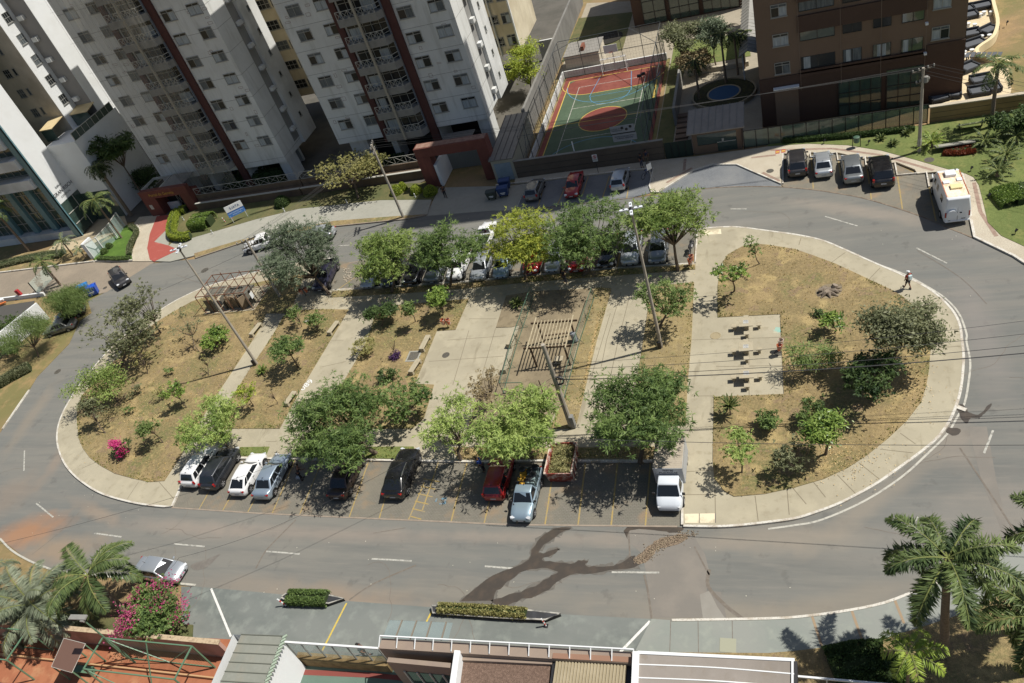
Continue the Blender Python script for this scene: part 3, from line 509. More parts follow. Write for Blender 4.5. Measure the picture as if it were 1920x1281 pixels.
# ---------------------------------------------------------------- vehicles
M_glass = mk('car_glass', (0.012, 0.014, 0.016), 0.06, spec=0.7, coat=0.3)
M_tyre = mk('tyre_rubber', (0.02, 0.02, 0.02), 0.85, spec=0.3)
M_rim = mk('alloy_rim', (0.45, 0.45, 0.46), 0.35, metal=0.6)
M_trim = mk('black_trim', (0.018, 0.018, 0.02), 0.5)
M_seam = mk('panel_gap', (0.01, 0.01, 0.011), 0.6)
M_lightc = mk('headlight_glass', (0.6, 0.62, 0.64), 0.12, coat=0.6)
M_lightr = mk('red_taillight', (0.32, 0.012, 0.01), 0.2, coat=0.5)
M_plate = mk('number_plate', (0.42, 0.43, 0.44), 0.5)
M_chrome = mk('chrome', (0.6, 0.6, 0.6), 0.2, metal=0.9)
def paint(key, col, metal=0.35, rough=0.38):
    return mk('paint_'+key, col, rough, metal=metal, coat=0.7, layers=[(1.3, 0.5, 0.8, tuple(min(1, c*0.8+0.06) for c in (col if not isinstance(col, str) else lin(col)[:3])), 0.35), (5, 0.6, 0.8, (0.25, 0.2, 0.14), 0.12)])
def loft(b, sts):
    n0 = len(b.v)
    for x, hw, zb, zt, cr in sts:
        half = [(0.86*hw, zb), (0.97*hw, zb+0.06), (hw, zb+(zt-zb)*0.45), (hw*0.99, zb+(zt-zb)*0.72), (hw*0.95, zt-0.03), (hw*0.86, zt+cr*0.45), (hw*0.45, zt+cr*0.85)]
        ring = half+[(0, zt+cr)]+[(-y, z) for y, z in half[::-1]]
        b.v += [(x, y, z) for y, z in ring]
    m = 15
    for i in range(len(sts)-1):
        for k in range(m):
            k2 = (k+1) % m; b.f.append((n0+i*m+k, n0+(i+1)*m+k, n0+(i+1)*m+k2, n0+i*m+k2))
    b.f.append(tuple(n0+k for k in range(m))); b.f.append(tuple(n0+(len(sts)-1)*m+k for k in reversed(range(m))))
SPEC = {  # L, W, roof, belt, hood, xb1, xt1, xt2, xb2, tail z
 'hatch': dict(L=3.95, W=1.70, zr=1.48, belt=0.93, hood=0.88, a=(1.00, 0.30, -1.50, -1.88), tail=0.93, r=0.30),
 'sedan': dict(L=4.55, W=1.76, zr=1.46, belt=0.92, hood=0.88, a=(1.10, 0.40, -1.00, -1.62), tail=1.00, r=0.32),
 'oldsedan': dict(L=4.15, W=1.66, zr=1.42, belt=0.90, hood=0.88, a=(0.95, 0.35, -0.90, -1.40), tail=0.97, r=0.29),
 'suv': dict(L=4.35, W=1.84, zr=1.66, belt=1.04, hood=1.04, a=(1.05, 0.45, -1.60, -2.02), tail=1.04, r=0.36),
 'coupe': dict(L=4.5, W=1.82, zr=1.50, belt=0.98, hood=0.95, a=(1.05, 0.35, -1.15, -2.05), tail=1.02, r=0.35),
 'pickup': dict(L=5.1, W=1.82, zr=1.72, belt=1.06, hood=1.04, a=(1.10, 0.55, -0.65, -0.85), tail=0.72, r=0.38, bed=1),
 'smallpickup': dict(L=4.4, W=1.66, zr=1.52, belt=0.95, hood=0.92, a=(1.00, 0.45, -0.20, -0.35), tail=0.66, r=0.30, bed=1),
}
def car(kind, px, end, yaw, colr, name, label, cat='car', group=None, z=0.008, rails=False, scl=1.0, skip=(), wide=1.0, plate=True, rear_glass='wide'):
    s = SPEC[kind]; L, W = s['L'], s['W']*wide; hd = R_(yaw); e = P(px[0], px[1], 0.40); sg = 1 if end == 'rear' else -1
    cx, cy = e[0]+sg*math.cos(hd)*L/2*scl, e[1]+sg*math.sin(hd)*L/2*scl
    t = thing(name, label, cat, (cx, cy, z), hd, group); t.scale = (scl,)*3
    hw = W/2; zr, belt, hood = s['zr'], s['belt'], s['hood']; xb1, xt1, xt2, xb2 = s['a']; f = L/2; zb = 0.27 if kind not in ('suv', 'pickup') else 0.34
    bd = s.get('bed'); tl = s['tail']
    b = MB()
    sts = [(-f, hw*0.74, zb+0.14, tl-0.22 if not bd else tl, 0.0), (-f+0.05, hw*0.86, zb+0.05, tl-0.08 if not bd else tl, 0.01), (-f+0.22, hw*0.95, zb, tl if not bd else tl, 0.02 if not bd else 0)]
    if bd: sts += [(xb2-0.12, hw*0.97, zb, tl, 0), (xb2-0.05, hw*0.98, zb, belt-0.02, 0.02)]
    else: sts += [(-f+0.7, hw*0.985, zb, belt, 0.02)]
    sts += [(0, hw, zb, belt, 0.02), (xb1-0.1, hw*0.995, zb, belt-0.01, 0.03), (xb1+0.35, hw*0.98, zb, hood, 0.05), (f-0.45, hw*0.95, zb, hood-0.06, 0.05), (f-0.18, hw*0.88, zb, hood-0.14, 0.04), (f-0.05, hw*0.80, zb+0.04, hood-0.27, 0.02), (f, hw*0.66, zb+0.12, hood-0.36, 0.0)]
    loft(b, sts); body = b.build('body', colr, t, smooth=True, ang=50)
    # cabin
    wb, wt = hw*0.92, hw*0.74; z0 = belt-0.03; zr2 = zr-0.03
    b = MB(); vs = []
    xs0 = [xb2, xb2*0.5+xb1*0.5, xb1]; xs1 = [xt2, (xt1+xt2)/2, xt1]
    base = [(xb2, -wb, z0), (xb1, -wb*0.97, z0), (xb1, wb*0.97, z0), (xb2, wb, z0)]
    top = [(xt2, -wt, zr2), (xt1, -wt, zr2-0.02), (xt1, wt, zr2-0.02), (xt2, wt, zr2)]
    mid = [(xt2, 0, zr2+0.02), (xt1, 0, zr2+0.01), ((xt1+xt2)/2, -wt, zr2+0.02), ((xt1+xt2)/2, wt, zr2+0.02), ((xt1+xt2)/2, 0, zr+0.02)]
    b.add(base+top+mid, [(0, 1, 5, 10, 4), (1, 2, 6, 9, 5), (2, 3, 7, 11, 6), (3, 0, 4, 8, 7), (4, 10, 12, 8), (10, 5, 9, 12), (12, 9, 6, 11), (8, 12, 11, 7)])
    b.build('cabin', colr, t, smooth=True, bevel=0.05, ang=60)
    def facequad(p00, p10, p11, p01, u0, u1, v0, v1, d, nrm):
        def q(u, v):
            a = Vector(p00)*(1-u)+Vector(p10)*u; c = Vector(p01)*(1-u)+Vector(p11)*u; return a*(1-v)+c*v+Vector(nrm)*d
        return [q(u0, v0), q(u1, v0), q(u1, v1), q(u0, v1)]
    def win(name, p, us, vs_, nrm, taper=(0, 0)):
        b = MB(); d = 0.012
        p00, p10, p11, p01 = p
        qd = facequad(p00, p10, p11, p01, us[0], us[1], vs_[0], vs_[1], d, nrm)
        if taper[0]: qd[3] = qd[3]*(1-taper[0])+qd[2]*taper[0]
        if taper[1]: qd[2] = qd[2]*(1-taper[1])+qd[3]*taper[1]
        n = Vector(nrm)*0.02; inner = [v-n for v in qd]
        b.add(qd+inner, [(0, 1, 2, 3), (4, 7, 6, 5), (0, 4, 5, 1), (1, 5, 6, 2), (2, 6, 7, 3), (3, 7, 4, 0)]); return b.build(name, M_glass, t)
    nf = Vector((zr2-z0, 0, xb1-xt1)).normalized(); nr = Vector((-(zr2-z0), 0, (xt2-xb2))).normalized()
    win('windscreen', (base[1], base[2], top[2], top[1]), (0.05, 0.95), (0.02, 0.92), nf)
    win('rear_window', (base[3], base[0], top[0], top[3]), (0.09, 0.91), (0.16 if kind not in ('sedan', 'oldsedan', 'coupe') else 0.05, 0.88), nr)
    for sgn in (-1, 1):
        B0, B1 = (base[0], base[1]) if sgn < 0 else (base[3], base[2]); T0, T1 = (top[0], top[1]) if sgn < 0 else (top[3], top[2])
        n = Vector((0, sgn*(zr2-z0), (wb-wt))).normalized()
        sp = [(0.50, 0.93)] if kind == 'smallpickup' or False else ([(0.10, 0.49), (0.53, 0.93)] if kind in ('pickup',) else [(0.06, 0.22), (0.25, 0.55), (0.58, 0.94)])
        if kind == 'smallpickup': sp = [(0.15, 0.92)]
        for a, c in sp: win('side_window', (B0, B1, T1, T0), (a, c), (0.14, 0.88), n)
    # wheels
    xw = (f-0.82, -f+0.80 if not bd else -f+1.0); r = s['r']
    for x in xw:
        for sgn in (-1, 1):
            y = sgn*(hw-0.10); b = MB(); b.path([(x, y-0.1, r), (x, y+0.1, r)], r, 18); wh = b.build('wheel', M_tyre, t, smooth=True, ang=40)
            b = MB(); yo = y+sgn*0.104; b.path([(x, y, r), (x, yo-sgn*0.01, r)], r*0.64, 16); 
            for k in range(5):
                a = k*1.2566; b.bar((x, yo, r), (x+math.cos(a)*r*0.62, yo, r+math.sin(a)*r*0.62), 0.035, 0.06)
            b.build('rim', M_rim, wh)
    for x in xw:
        for sgn in (-1, 1):
            b = MB(); y = sgn*(hw-0.004); pts = []
            R1, R2 = r*1.2, r*0.98
            for k in range(13):
                a = math.pi*k/12; pts.append(((x+math.cos(a)*R1, r+math.sin(a)*R1), (x+math.cos(a)*R2, r+math.sin(a)*R2)))
            for (p, q), (p2, q2) in zip(pts, pts[1:]):
                yy = y+sgn*0.008; b.poly([(p[0], yy, p[1]), (p2[0], yy, p2[1]), (q2[0], yy, q2[1]), (q[0], yy, q[1])]); b.poly([(p[0], y-sgn*.05, p[1]), (p2[0], y-sgn*.05, p2[1]), (p2[0], yy, p2[1]), (p[0], yy, p[1])])
            b.build('wheel_arch', M_trim, t)
    # lights, plates, mirrors, seams
    for sgn in (-1, 1):
        b = MB(); b.obox((f-0.14, sgn*hw*0.70, hood-0.20), 0.22, hw*0.36, 0.14, -sgn*0.42, 0, 0.35); b.build('headlight', M_lightc, t, bevel=0.02)
        b = MB()
        if bd: b.box(-f-0.01, -f+0.06, sgn*hw*0.78, sgn*hw*0.93, 0.70, 1.0)
        elif kind in ('hatch', 'suv'): b.obox((-f+0.09, sgn*hw*0.84, belt-0.04), 0.16, 0.16, 0.28, sgn*0.35, 0, 0)
        else: b.obox((-f+0.09, sgn*hw*0.72, tl-0.14), 0.16, hw*0.34, 0.14, sgn*0.35, 0, 0)
        b.build('taillight', M_lightr, t, bevel=0.015)
        b = MB(); b.obox((xb1-0.12, sgn*(hw+0.07), belt+0.06), 0.13, 0.2, 0.13, sgn*0.2); b.build('mirror', colr if kind != 'smallpickup' else M_trim, t, bevel=0.03)
        b = MB(); yy = sgn*(hw+0.001)
        for x in (xb1-0.25, (xb1+xb2)/2-0.05, xb2+0.75 if not bd else xb2+0.1): b.bar((x, yy*0.997, zb+0.12), (x, yy*0.985, belt-0.08), 0.018, 0.02)
        for x in ((xb1+xb2)/2+0.10, xb2+0.85): b.box(x-0.08, x+0.08, yy-0.02, yy+0.02, belt-0.17, belt-0.14)
        b.box(-f+1.2, f-1.25, yy*0.97-0.01, yy*0.97+0.01, zb-0.01, zb+0.08)
        b.build('side_trim', M_trim, t)
    b = MB(); b.box(f-0.06, f+0.012, -hw*0.42, hw*0.42, 0.42, 0.56); b.build('grille', M_trim, t, bevel=0.01)
    b = MB(); b.box(f-0.02, f+0.022, -0.2, 0.2, 0.44, 0.55) if kind != 'x' else None; b.build('number_plate', M_plate, t)
    b = MB(); b.box(-f-0.02, -f+0.03, -0.21, 0.21, 0.52 if kind not in ('suv',) else 0.62, 0.64 if kind not in ('suv',) else 0.74); b.build('number_plate', M_plate, t)
    b = MB(); b.box(-f+0.0, -f+0.10, -hw*0.76, hw*0.76, zb+0.03, zb+0.16); b.build('rear_bumper_insert', M_trim, t, bevel=0.02)
    # shut lines of bonnet and boot
    b = MB(); b.bar((xb1+0.12, -hw*0.82, hood+0.012 if hood < belt else belt+0.0), (xb1+0.12, hw*0.82, hood+0.012 if hood < belt else belt+0.0), 0.16, 0.04)
    b.build('wiper_cowl', M_trim, t)
    if rails:
        b = MB()
        for sgn in (-1, 1): b.path([(xt2+0.15, sgn*wt*0.96, zr-0.02), (xt2+0.3, sgn*wt*0.96, zr+0.04), (xt1-0.25, sgn*wt*0.96, zr+0.03), (xt1-0.1, sgn*wt*0.96, zr-0.03)], 0.022, 6)
        b.build('roof_rail', M_chrome, t)
    b = MB(); b.path([(xt2+0.12, 0, zr), (xt2-0.05, 0, zr+0.12)], 0.02, 5); b.build('aerial', M_trim, t)
    if bd:
        b = MB(); x0, x1 = -f+0.03, xb2-0.08; y0 = hw*0.95; wtk = 0.07
        b.box(x0, x1, -y0, -y0+wtk, tl-0.1, belt-0.02).box(x0, x1, y0-wtk, y0, tl-0.1, belt-0.02).box(x0, x0+0.06, -y0+wtk, y0-wtk, tl-0.1, belt-0.04).box(x1-0.05, x1, -y0+wtk, y0-wtk, tl-0.1, belt-0.02)
        b.build('cargo_bed', colr, t, bevel=0.02)
        MB().box(x0+.07, x1-.06, -y0+wtk+.01, y0-wtk-.01, tl, tl+.02).build('bed_liner', M_trim, t)
    return t
GS = 'cars parked in the southern bays'; GN = 'cars parked nose in along the northern bays'; GE = 'cars parked in the north-east bays'; GW = 'cars parked on the north side of the road'
W_ = paint('white', (0.75, 0.75, 0.74), 0.0, 0.3); Sv = paint('silver', (0.50, 0.53, 0.55), 0.6); SB = paint('silverblue', (0.40, 0.48, 0.56), 0.6); BK = paint('black', (0.012, 0.012, 0.013), 0.1, 0.25)
DN = paint('charcoal', (0.03, 0.034, 0.042), 0.3); BR = paint('brown', (0.045, 0.028, 0.026), 0.4); RD = paint('red', (0.30, 0.012, 0.012), 0.1, 0.3); GR = paint('grey', (0.24, 0.26, 0.27), 0.6); PU = paint('purple', (0.03, 0.028, 0.06), 0.4); DS = paint('greysuv', (0.05, 0.048, 0.05), 0.5); LB = paint('paleblue', (0.33, 0.43, 0.50), 0.5); TN = paint('taupe', (0.20, 0.20, 0.19), 0.5)
car('suv', (356, 915), 'rear', 88, W_, 'suv_car', 'white sport utility car, leftmost in the southern bays, dappled with tree shade', 'car', GS, wide=0.97)
d2 = car('suv', (393, 920), 'rear', 89, DN, 'suv_car', 'dark blue boxy car in the southern bays with its left door open', 'car', GS)
car('coupe', (446, 930), 'rear', 90, W_, 'hatchback_car', 'white hatchback between the dark boxy car and the pale blue saloon', 'car', GS, scl=.95)
car('sedan', (491, 937), 'rear', 90, SB, 'sedan_car', 'pale silver-blue saloon at the edge of the big tree in the southern bays', 'car', GS)
car('sedan', (632, 937), 'rear', 90, BR, 'sedan_car', 'dark brown saloon standing alone under the large southern tree', 'car', GS)
car('coupe', (738, 936), 'rear', 90, BK, 'suv_car', 'black estate with silver roof rails beside the yellow hatched bay', 'car', GS, rails=True, scl=1.04)
car('hatch', (926, 939), 'rear', 90, RD, 'hatchback_car', 'red hatchback under a tree next to the loaded grey pickup', 'car', GS)
pk = car('smallpickup', (977, 979), 'front', -90, LB, 'pickup_truck', 'grey-blue pickup loaded with yellow tools, nose out into the road', 'pickup', None)
# open door of the dark car and the arm of its driver
b = MB(); b.obox((0.35, 1.28, 0.80), 0.06, 0.9, 0.55, -0.5).obox((0.30, 1.25, 1.22), 0.04, 0.75, 0.32, -0.5); b.build('open_door', DN, d2, bevel=0.02)
# pickup load
b = MB(); b.box(-1.95, -0.5, -0.05, 0.62, 0.72, 1.25); b.build('load_crate', mk('tarp_silver', '7d8f8f', 0.5, [(3, 0.45, 0.6, '3a4545', 0.8)], bump=0.6, bscale=5, local=True), pk, bevel=0.05)
b = MB()
for k in range(9): b.obox((-0.6-k*0.13, -0.45+0.05*math.sin(k*2.3), 0.95+0.08*(k % 3)), 0.5, 0.28, 0.16, k*0.7, 0.2*(k % 3-1), 0.1)
b.build('load_crate', mk('yellow_plastic', 'c79a35', 0.6, [(4, 0.5, 0.65, '8a6a2a', 0.7)], local=True), pk, bevel=0.02)
b = MB()
for k, (x, y) in enumerate([(-1.2, 0.4), (-1.6, 0.1), (-0.9, 0.15), (-1.7, -0.5), (-1.9, 0.4)]): b.lathe((x, y, 1.22), [(0.24, 0), (0.27, 0.1), (0.2, 0.18), (0.05, 0.2)], 10)
b.build('load_bag', M_trim, pk, smooth=True)
b = MB()
for sx in (-0.45, -1.9):
    for sy in (-0.72, 0.72): b.bar((sx, sy, 0.9), (sx, sy, 1.5), 0.05)
b.bar((-0.45, -0.72, 1.5), (-0.45, 0.72, 1.5), 0.05); b.bar((-1.9, -0.72, 1.5), (-1.9, 0.72, 1.5), 0.05)
b.build('bed_rack', M_trim, pk)
car('pickup', (600, 546), 'front', -84, PU, 'pickup_truck', 'dark purple pickup under the grey-green tree at the western end of the northern bays', 'pickup')
car('hatch', (688, 541), 'front', -89, Sv, 'hatchback_car', 'silver car, only its bonnet showing, left of the northern tree row', 'car', GN)
car('sedan', (727, 538), 'front', -90, DN, 'sedan_car', 'dark saloon deep in shade, second car of the northern tree row', 'car', GN)
car('suv', (769, 535), 'front', -90, BK, 'suv_car', 'black car between the dark saloon and the silver one under the northern trees', 'car', GN)
car('suv', (810, 531), 'front', -90, GR, 'suv_car', 'grey car right behind the glossy sapling, under the northern trees', 'car', GN)
car('suv', (852, 526), 'front', -90, W_, 'suv_car', 'white car at the trunk of the second northern tree', 'car', GN, wide=0.95)
car('hatch', (896, 526), 'front', -90, Sv, 'hatchback_car', 'silver hatchback in the gap before the yellow-green tree', 'car', GN)
car('hatch', (938, 522), 'front', -90, LB, 'hatchback_car', 'pale blue car mostly hidden under the yellow-green tree', 'car', GN)
car('hatch', (994, 514), 'front', -90, RD, 'hatchback_car', 'dark red car under the right side of the yellow-green tree', 'car', GN)
car('hatch', (1035, 511), 'front', -90, Sv, 'hatchback_car', 'silver-white hatchback between the two red cars', 'car', GN)
car('hatch', (1080, 510), 'front', -90, RD, 'hatchback_car', 'bright red car behind the person walking in the shade', 'car', GN)
car('sedan', (1135, 502), 'front', -90, BK, 'sedan_car', 'black saloon under the large northern tree', 'car', GN)
car('suv', (1181, 498), 'front', -90, Sv, 'suv_car', 'silver-white car just behind the tall lamp post', 'car', GN, wide=0.97)
car('sedan', (1232, 494), 'front', -90, GR, 'sedan_car', 'silver-grey saloon at the eastern end of the northern row', 'car', GN)
car('smallpickup', (903, 466), 'rear', 90, W_, 'pickup_truck', 'white pickup with a load of sacks double parked behind the northern trees', 'pickup')
car('hatch', (996, 376), 'rear', 88, TN, 'hatchback_car', 'grey hatchback in shade beside the white bay line and wheelie bins', 'car', GW)
car('sedan', (1071, 370), 'front', -90, RD, 'sedan_car', 'red saloon parked nose out in the shaded bays by the court wall', 'car', GW, scl=0.96)
car('hatch', (1158, 357), 'rear', 88, Sv, 'hatchback_car', 'silver hatchback in the shaded bays near the bicycle', 'car', GW)
car('suv', (1496, 331), 'rear', 90, DS, 'suv_car', 'dark brown-black car, leftmost of the four by the lawn', 'car', GE, rails=True)
car('oldsedan', (1545, 332), 'rear', 90, Sv, 'sedan_car', 'small silver saloon second from the left by the lawn', 'car', GE)
car('sedan', (1601, 343), 'rear', 90, GR, 'sedan_car', 'grey saloon third from the left by the lawn', 'car', GE)
car('suv', (1657, 351), 'rear', 90, BK, 'suv_car', 'black car next to the empty bay by the lawn', 'car', GE, scl=1.06)
def two(kind, fr, re, *a, **k):
    s = SPEC[kind]; p, q = P(*fr), P(*re); yaw = math.degrees(math.atan2(p[1]-q[1], p[0]-q[0])); return car(kind, re, 'rear', yaw, *a, **k)
two('pickup', (466, 467), (530, 448), W_, 'pickup_truck', 'white crew cab pickup with a black bed cover at the northern kerb', 'pickup', scl=0.98)
two('coupe', (567, 446), (628, 438), Sv, 'hatchback_car', 'silver fastback with a dark glass roof at the northern kerb', 'car')
two('suv', (247, 552), (219, 514), DS, 'suv_car', 'charcoal car turning on the western side road', 'car')
two('oldsedan', (94, 622), (143, 607), TN, 'sedan_car', 'beige-silver saloon parked on the dirt verge below the willow', 'car')
two('hatch', (118, 597), (160, 580), BK, 'hatchback_car', 'dark car almost hidden behind the drooping willow crown', 'car')
two('sedan', (336, 1076), (262, 1066), Sv, 'sedan_car', 'silver-white saloon driving behind the large palm fronds', 'car')
# ---- box truck
t = thing('box_truck', 'small white and beige box truck, last vehicle at the right of the southern bays', 'truck', (*P(1256, 958), 0.008), R_(-90))
o = -2.75   # local x of centre from the front bumper
t.location.x, t.location.y = P(1256, 962, 0.3)[0], P(1256, 962, 0.3)[1]-o
M_box = mk('truck_box_roof', 'a89d8c', 0.7, [(1.5, 0.5, 0.7, '8c8070', 0.6)], local=True); Wt = mk('truck_white', (0.62, 0.66, 0.7), 0.35, coat=0.5)
b = MB(); b.box(-2.0, 0.78, -0.98, 0.98, 0.85, 2.45); bx = b.build('cargo_box', mk('truck_box_side', 'a9abac', 0.6, [(2, 0.5, 0.7, '94938f', 0.5)], local=True), t, bevel=0.03)
b = MB()
for k in range(17): b.box(-1.95+k*0.155, -1.81+k*0.155, -0.94, 0.94, 2.45, 2.462)
b.box(-1.97, 0.75, -.96, .96, 2.44, 2.456); b.build('roof_sheet', M_box, bx)
b = MB(); b.box(-1.98, .76, .981, .995, 2.32, 2.43).box(-1.98, .76, .981, .995, .88, .98).box(-1.98, .76, -.995, -.981, 2.32, 2.43).box(-1.98, .76, -.995, -.981, .88, .98)
b.build('box_rail', M_chrome, bx)
b = MB(); loft(b, [(0.80, 0.84, 0.5, 1.25, 0.02), (1.6, 0.86, 0.42, 1.22, 0.02), (2.15, 0.86, 0.35, 1.12, 0.03), (2.55, 0.80, 0.36, 0.95, 0.03), (2.72, 0.66, 0.42, 0.78, 0.01)]); b.build('cab', Wt, t, smooth=True, ang=50)
b = MB(); b.add([(0.84, -0.80, 1.2), (2.05, -0.78, 1.15), (2.05, 0.78, 1.15), (0.84, 0.80, 1.2), (0.86, -0.68, 1.86), (1.55, -0.68, 1.84), (1.55, 0.68, 1.84), (0.86, 0.68, 1.86)], [(0, 1, 5, 4), (1, 2, 6, 5), (2, 3, 7, 6), (3, 0, 4, 7), (4, 5, 6, 7)]); b.build('cab_roof', Wt, t, smooth=True, bevel=0.06, ang=60)
b = MB(); b.poly([(2.045, -0.72, 1.19), (2.045, 0.72, 1.19), (1.60, 0.62, 1.80), (1.60, -0.62, 1.80)]); b.build('windscreen', M_glass, t); t.children[-1].location.x = 0.03
for sg in (-1, 1):
    b = MB(); b.poly([(1.0, sg*0.80, 1.25), (1.85, sg*0.79, 1.22), (1.5, sg*0.70, 1.74), (1.0, sg*0.70, 1.76)]); o_ = b.build('side_window', M_glass, t); o_.location.y = sg*0.015
    b = MB(); b.obox((1.95, sg*0.98, 1.3), 0.1, 0.2, 0.22); b.build('mirror', M_trim, t, bevel=0.02)
    b = MB(); b.obox((2.62, sg*0.58, 0.78), 0.16, 0.3, 0.14, -sg*0.3); b.build('headlight', M_lightc, t, bevel=0.02)
    for x in (1.85, -1.6):
        b = MB(); b.path([(x, sg*0.78-0.12, 0.34), (x, sg*0.78+0.12, 0.34)], 0.34, 18); wh = b.build('wheel', M_tyre, t, smooth=True)
        b = MB(); b.path([(x, sg*0.78, 0.34), (x, sg*0.905, 0.34)], 0.2, 14); b.build('rim', M_rim, wh)
b = MB(); b.box(-1.9, 2.4, -0.35, 0.35, 0.45, 0.85); b.build('chassis', M_trim, t)
b = MB(); b.box(2.60, 2.76, -0.62, 0.62, 0.36, 0.5); b.build('bumper', M_trim, t, bevel=0.02)
def text(name, s, size, mat, parent=None, loc=(0, 0, 0), rot=(0, 0, 0), ext=0.004, label=None, cat=None, **kw):
    cu = bpy.data.curves.new(name, 'FONT'); cu.body = s; cu.size = size; cu.extrude = ext; cu.align_x = 'CENTER'; cu.align_y = 'CENTER'
    tmp = bpy.data.objects.new(name+'_src', cu); COL.objects.link(tmp); bpy.context.view_layer.update()
    me = bpy.data.meshes.new_from_object(tmp.evaluated_get(bpy.context.evaluated_depsgraph_get())); bpy.data.objects.remove(tmp)
    o = bpy.data.objects.new(name, me); COL.objects.link(o); me.materials.clear(); me.materials.append(mat); o.location = loc; o.rotation_euler = rot
    if parent: o.parent = parent
    return tag(o, label, cat)
text('lettering', 'FRETES\nMUDANCAS', 0.22, M_trim, t, (0.795, 0, 2.12), (R_(90), 0, R_(90)))
# ---- camper van
t = thing('camper_van', 'high white camper van with roof boxes and a covered spare wheel on its rear doors', 'van', (0, 0, 0.008), R_(92))
L = 5.9; e = P(1794, 416, 0.35); t.location.x, t.location.y = e[0]+math.cos(R_(92))*L/2, e[1]+math.sin(R_(92))*L/2
Wv = mk('camper_white', (0.72, 0.74, 0.76), 0.4, coat=0.4); Mrf = mk('camper_roof', 'ead9c0', 0.6, [(1.2, 0.45, 0.62, 'd6ab7c', 0.7), (6, 0.5, 0.7, 'f2ece0', 0.8)], local=True)
b = MB(); f = L/2; n0 = 0
def vsec(x, hw, zb, zt, ht): return [(x, -hw*0.94, zb), (x, -hw, zb+0.5), (x, -hw, zb+1.1), (x, -ht, zt), (x, ht, zt), (x, hw, zb+1.1), (x, hw, zb+0.5), (x, hw*0.94, zb)]
secs = [vsec(-f, 0.93, 0.40, 2.55, 0.76), vsec(-f+0.15, 1.0, 0.35, 2.66, 0.84), vsec(f-1.8, 1.0, 0.35, 2.66, 0.84), vsec(f-1.35, 0.99, 0.35, 2.5, 0.80), vsec(f-0.8, 0.97, 0.35, 1.65, 0.82), vsec(f-0.3, 0.92, 0.38, 1.2, 0.8), vsec(f, 0.8, 0.45, 0.95, 0.7)]
for q in secs: b.v += q
for i in range(len(secs)-1):
    for k in range(8): b.f.append((i*8+k, i*8+(k+1) % 8, (i+1)*8+(k+1) % 8, (i+1)*8+k))
b.f.append(tuple(range(7, -1, -1))); b.f.append(tuple(range((len(secs)-1)*8, len(secs)*8)))
b.build('body', Wv, t, smooth=True, bevel=0.05, ang=30)
b = MB(); b.box(-f+0.25, f-1.9, -0.74, 0.74, 2.655, 2.672); b.build('roof', Mrf, t)
for (x, y, sx, sy, sz, m, nm) in [(0.55, 0.0, 0.75, 0.8, 0.24, Wv, 'air_conditioner'), (-0.55, 0.48, 0.42, 0.48, 0.1, Wv, 'roof_hatch'), (-0.35, -0.52, 0.42, 0.42, 0.1, Wv, 'roof_hatch'), (-1.4, -0.08, 0.6, 0.85, 0.16, mk('yellowed_hatch', 'dccf9a', 0.5), 'roof_hatch'), (1.15, -0.5, 0.1, 0.1, 0.12, M_trim, 'roof_vent')]:
    b = MB(); b.box(x-sx/2, x+sx/2, y-sy/2, y+sy/2, 2.67, 2.67+sz); b.build(nm, m, t, bevel=0.03)
b = MB()
for sg in (-1, 1): b.bar((-f+0.3, sg*0.80, 2.68), (f-1.9, sg*0.80, 2.68), 0.05)
b.build('roof_rail', mk('orange_stain', 'b06a3c', 0.7), t)
b = MB(); b.path([(-f-0.02, 0.42, 1.25), (-f-0.24, 0.42, 1.25)], 0.36, 20); b.build('spare_wheel_cover', Wv, t, smooth=True, bevel=0.03)
b = MB(); b.bar((-f-0.012, 0, 0.5), (-f+0.03, 0, 2.4), 0.02, 0.03).box(-f-0.04, -f+0.1, -0.3, -0.15, 1.2, 1.28).box(-f-0.02, -f+0.1, -0.6, -0.3, 0.62, 0.68).box(-f-0.02, -f+0.1, 0.5, 0.66, 0.5, 0.56); b.build('rear_door_seam', M_seam, t)
for sg in (-1, 1):
    b = MB(); b.box(-f-0.02, -f+0.08, sg*0.80, sg*0.93, 0.85, 1.35); b.build('taillight', M_lightr, t, bevel=0.02)
    b = MB(); b.obox((f-0.15, sg*0.72, 0.85), 0.2, 0.3, 0.2, -sg*0.3); b.build('headlight', M_lightc, t, bevel=0.02)
    for x0, x1 in ((-1.9, -1.2), (-0.2, 0.3), (0.8, 1.3)):
        b = MB(); b.poly([(x0, sg*0.975, 1.65), (x1, sg*0.975, 1.65), (x1, sg*0.905, 2.15), (x0, sg*0.905, 2.15)]); o_ = b.build('side_window', M_glass, t); o_.location.y = sg*0.02
    b = MB(); b.obox((f-1.2, sg*1.12, 1.55), 0.12, 0.22, 0.32); b.build('mirror', M_trim, t, bevel=0.02)
    for x in (f-1.0, -f+1.3):
        b = MB(); b.path([(x, sg*0.9-0.12, 0.36), (x, sg*0.9+0.12, 0.36)], 0.36, 18); wh = b.build('wheel', M_tyre, t, smooth=True)
        b = MB(); b.path([(x, sg*0.9, 0.36), (x, sg*1.025, 0.36)], 0.2, 14); b.build('rim', M_rim, wh)
b = MB(); b.poly([(f-0.86, -0.8, 1.62), (f-0.86, 0.8, 1.62), (f-1.33, 0.74, 2.42), (f-1.33, -0.74, 2.42)]); o_ = b.build('windscreen', M_glass, t); o_.location.x = 0.03
b = MB(); b.box(-f-0.05, -f+0.15, -0.9, 0.9, 0.38, 0.52); b.build('bumper', Wv, t, bevel=0.03)
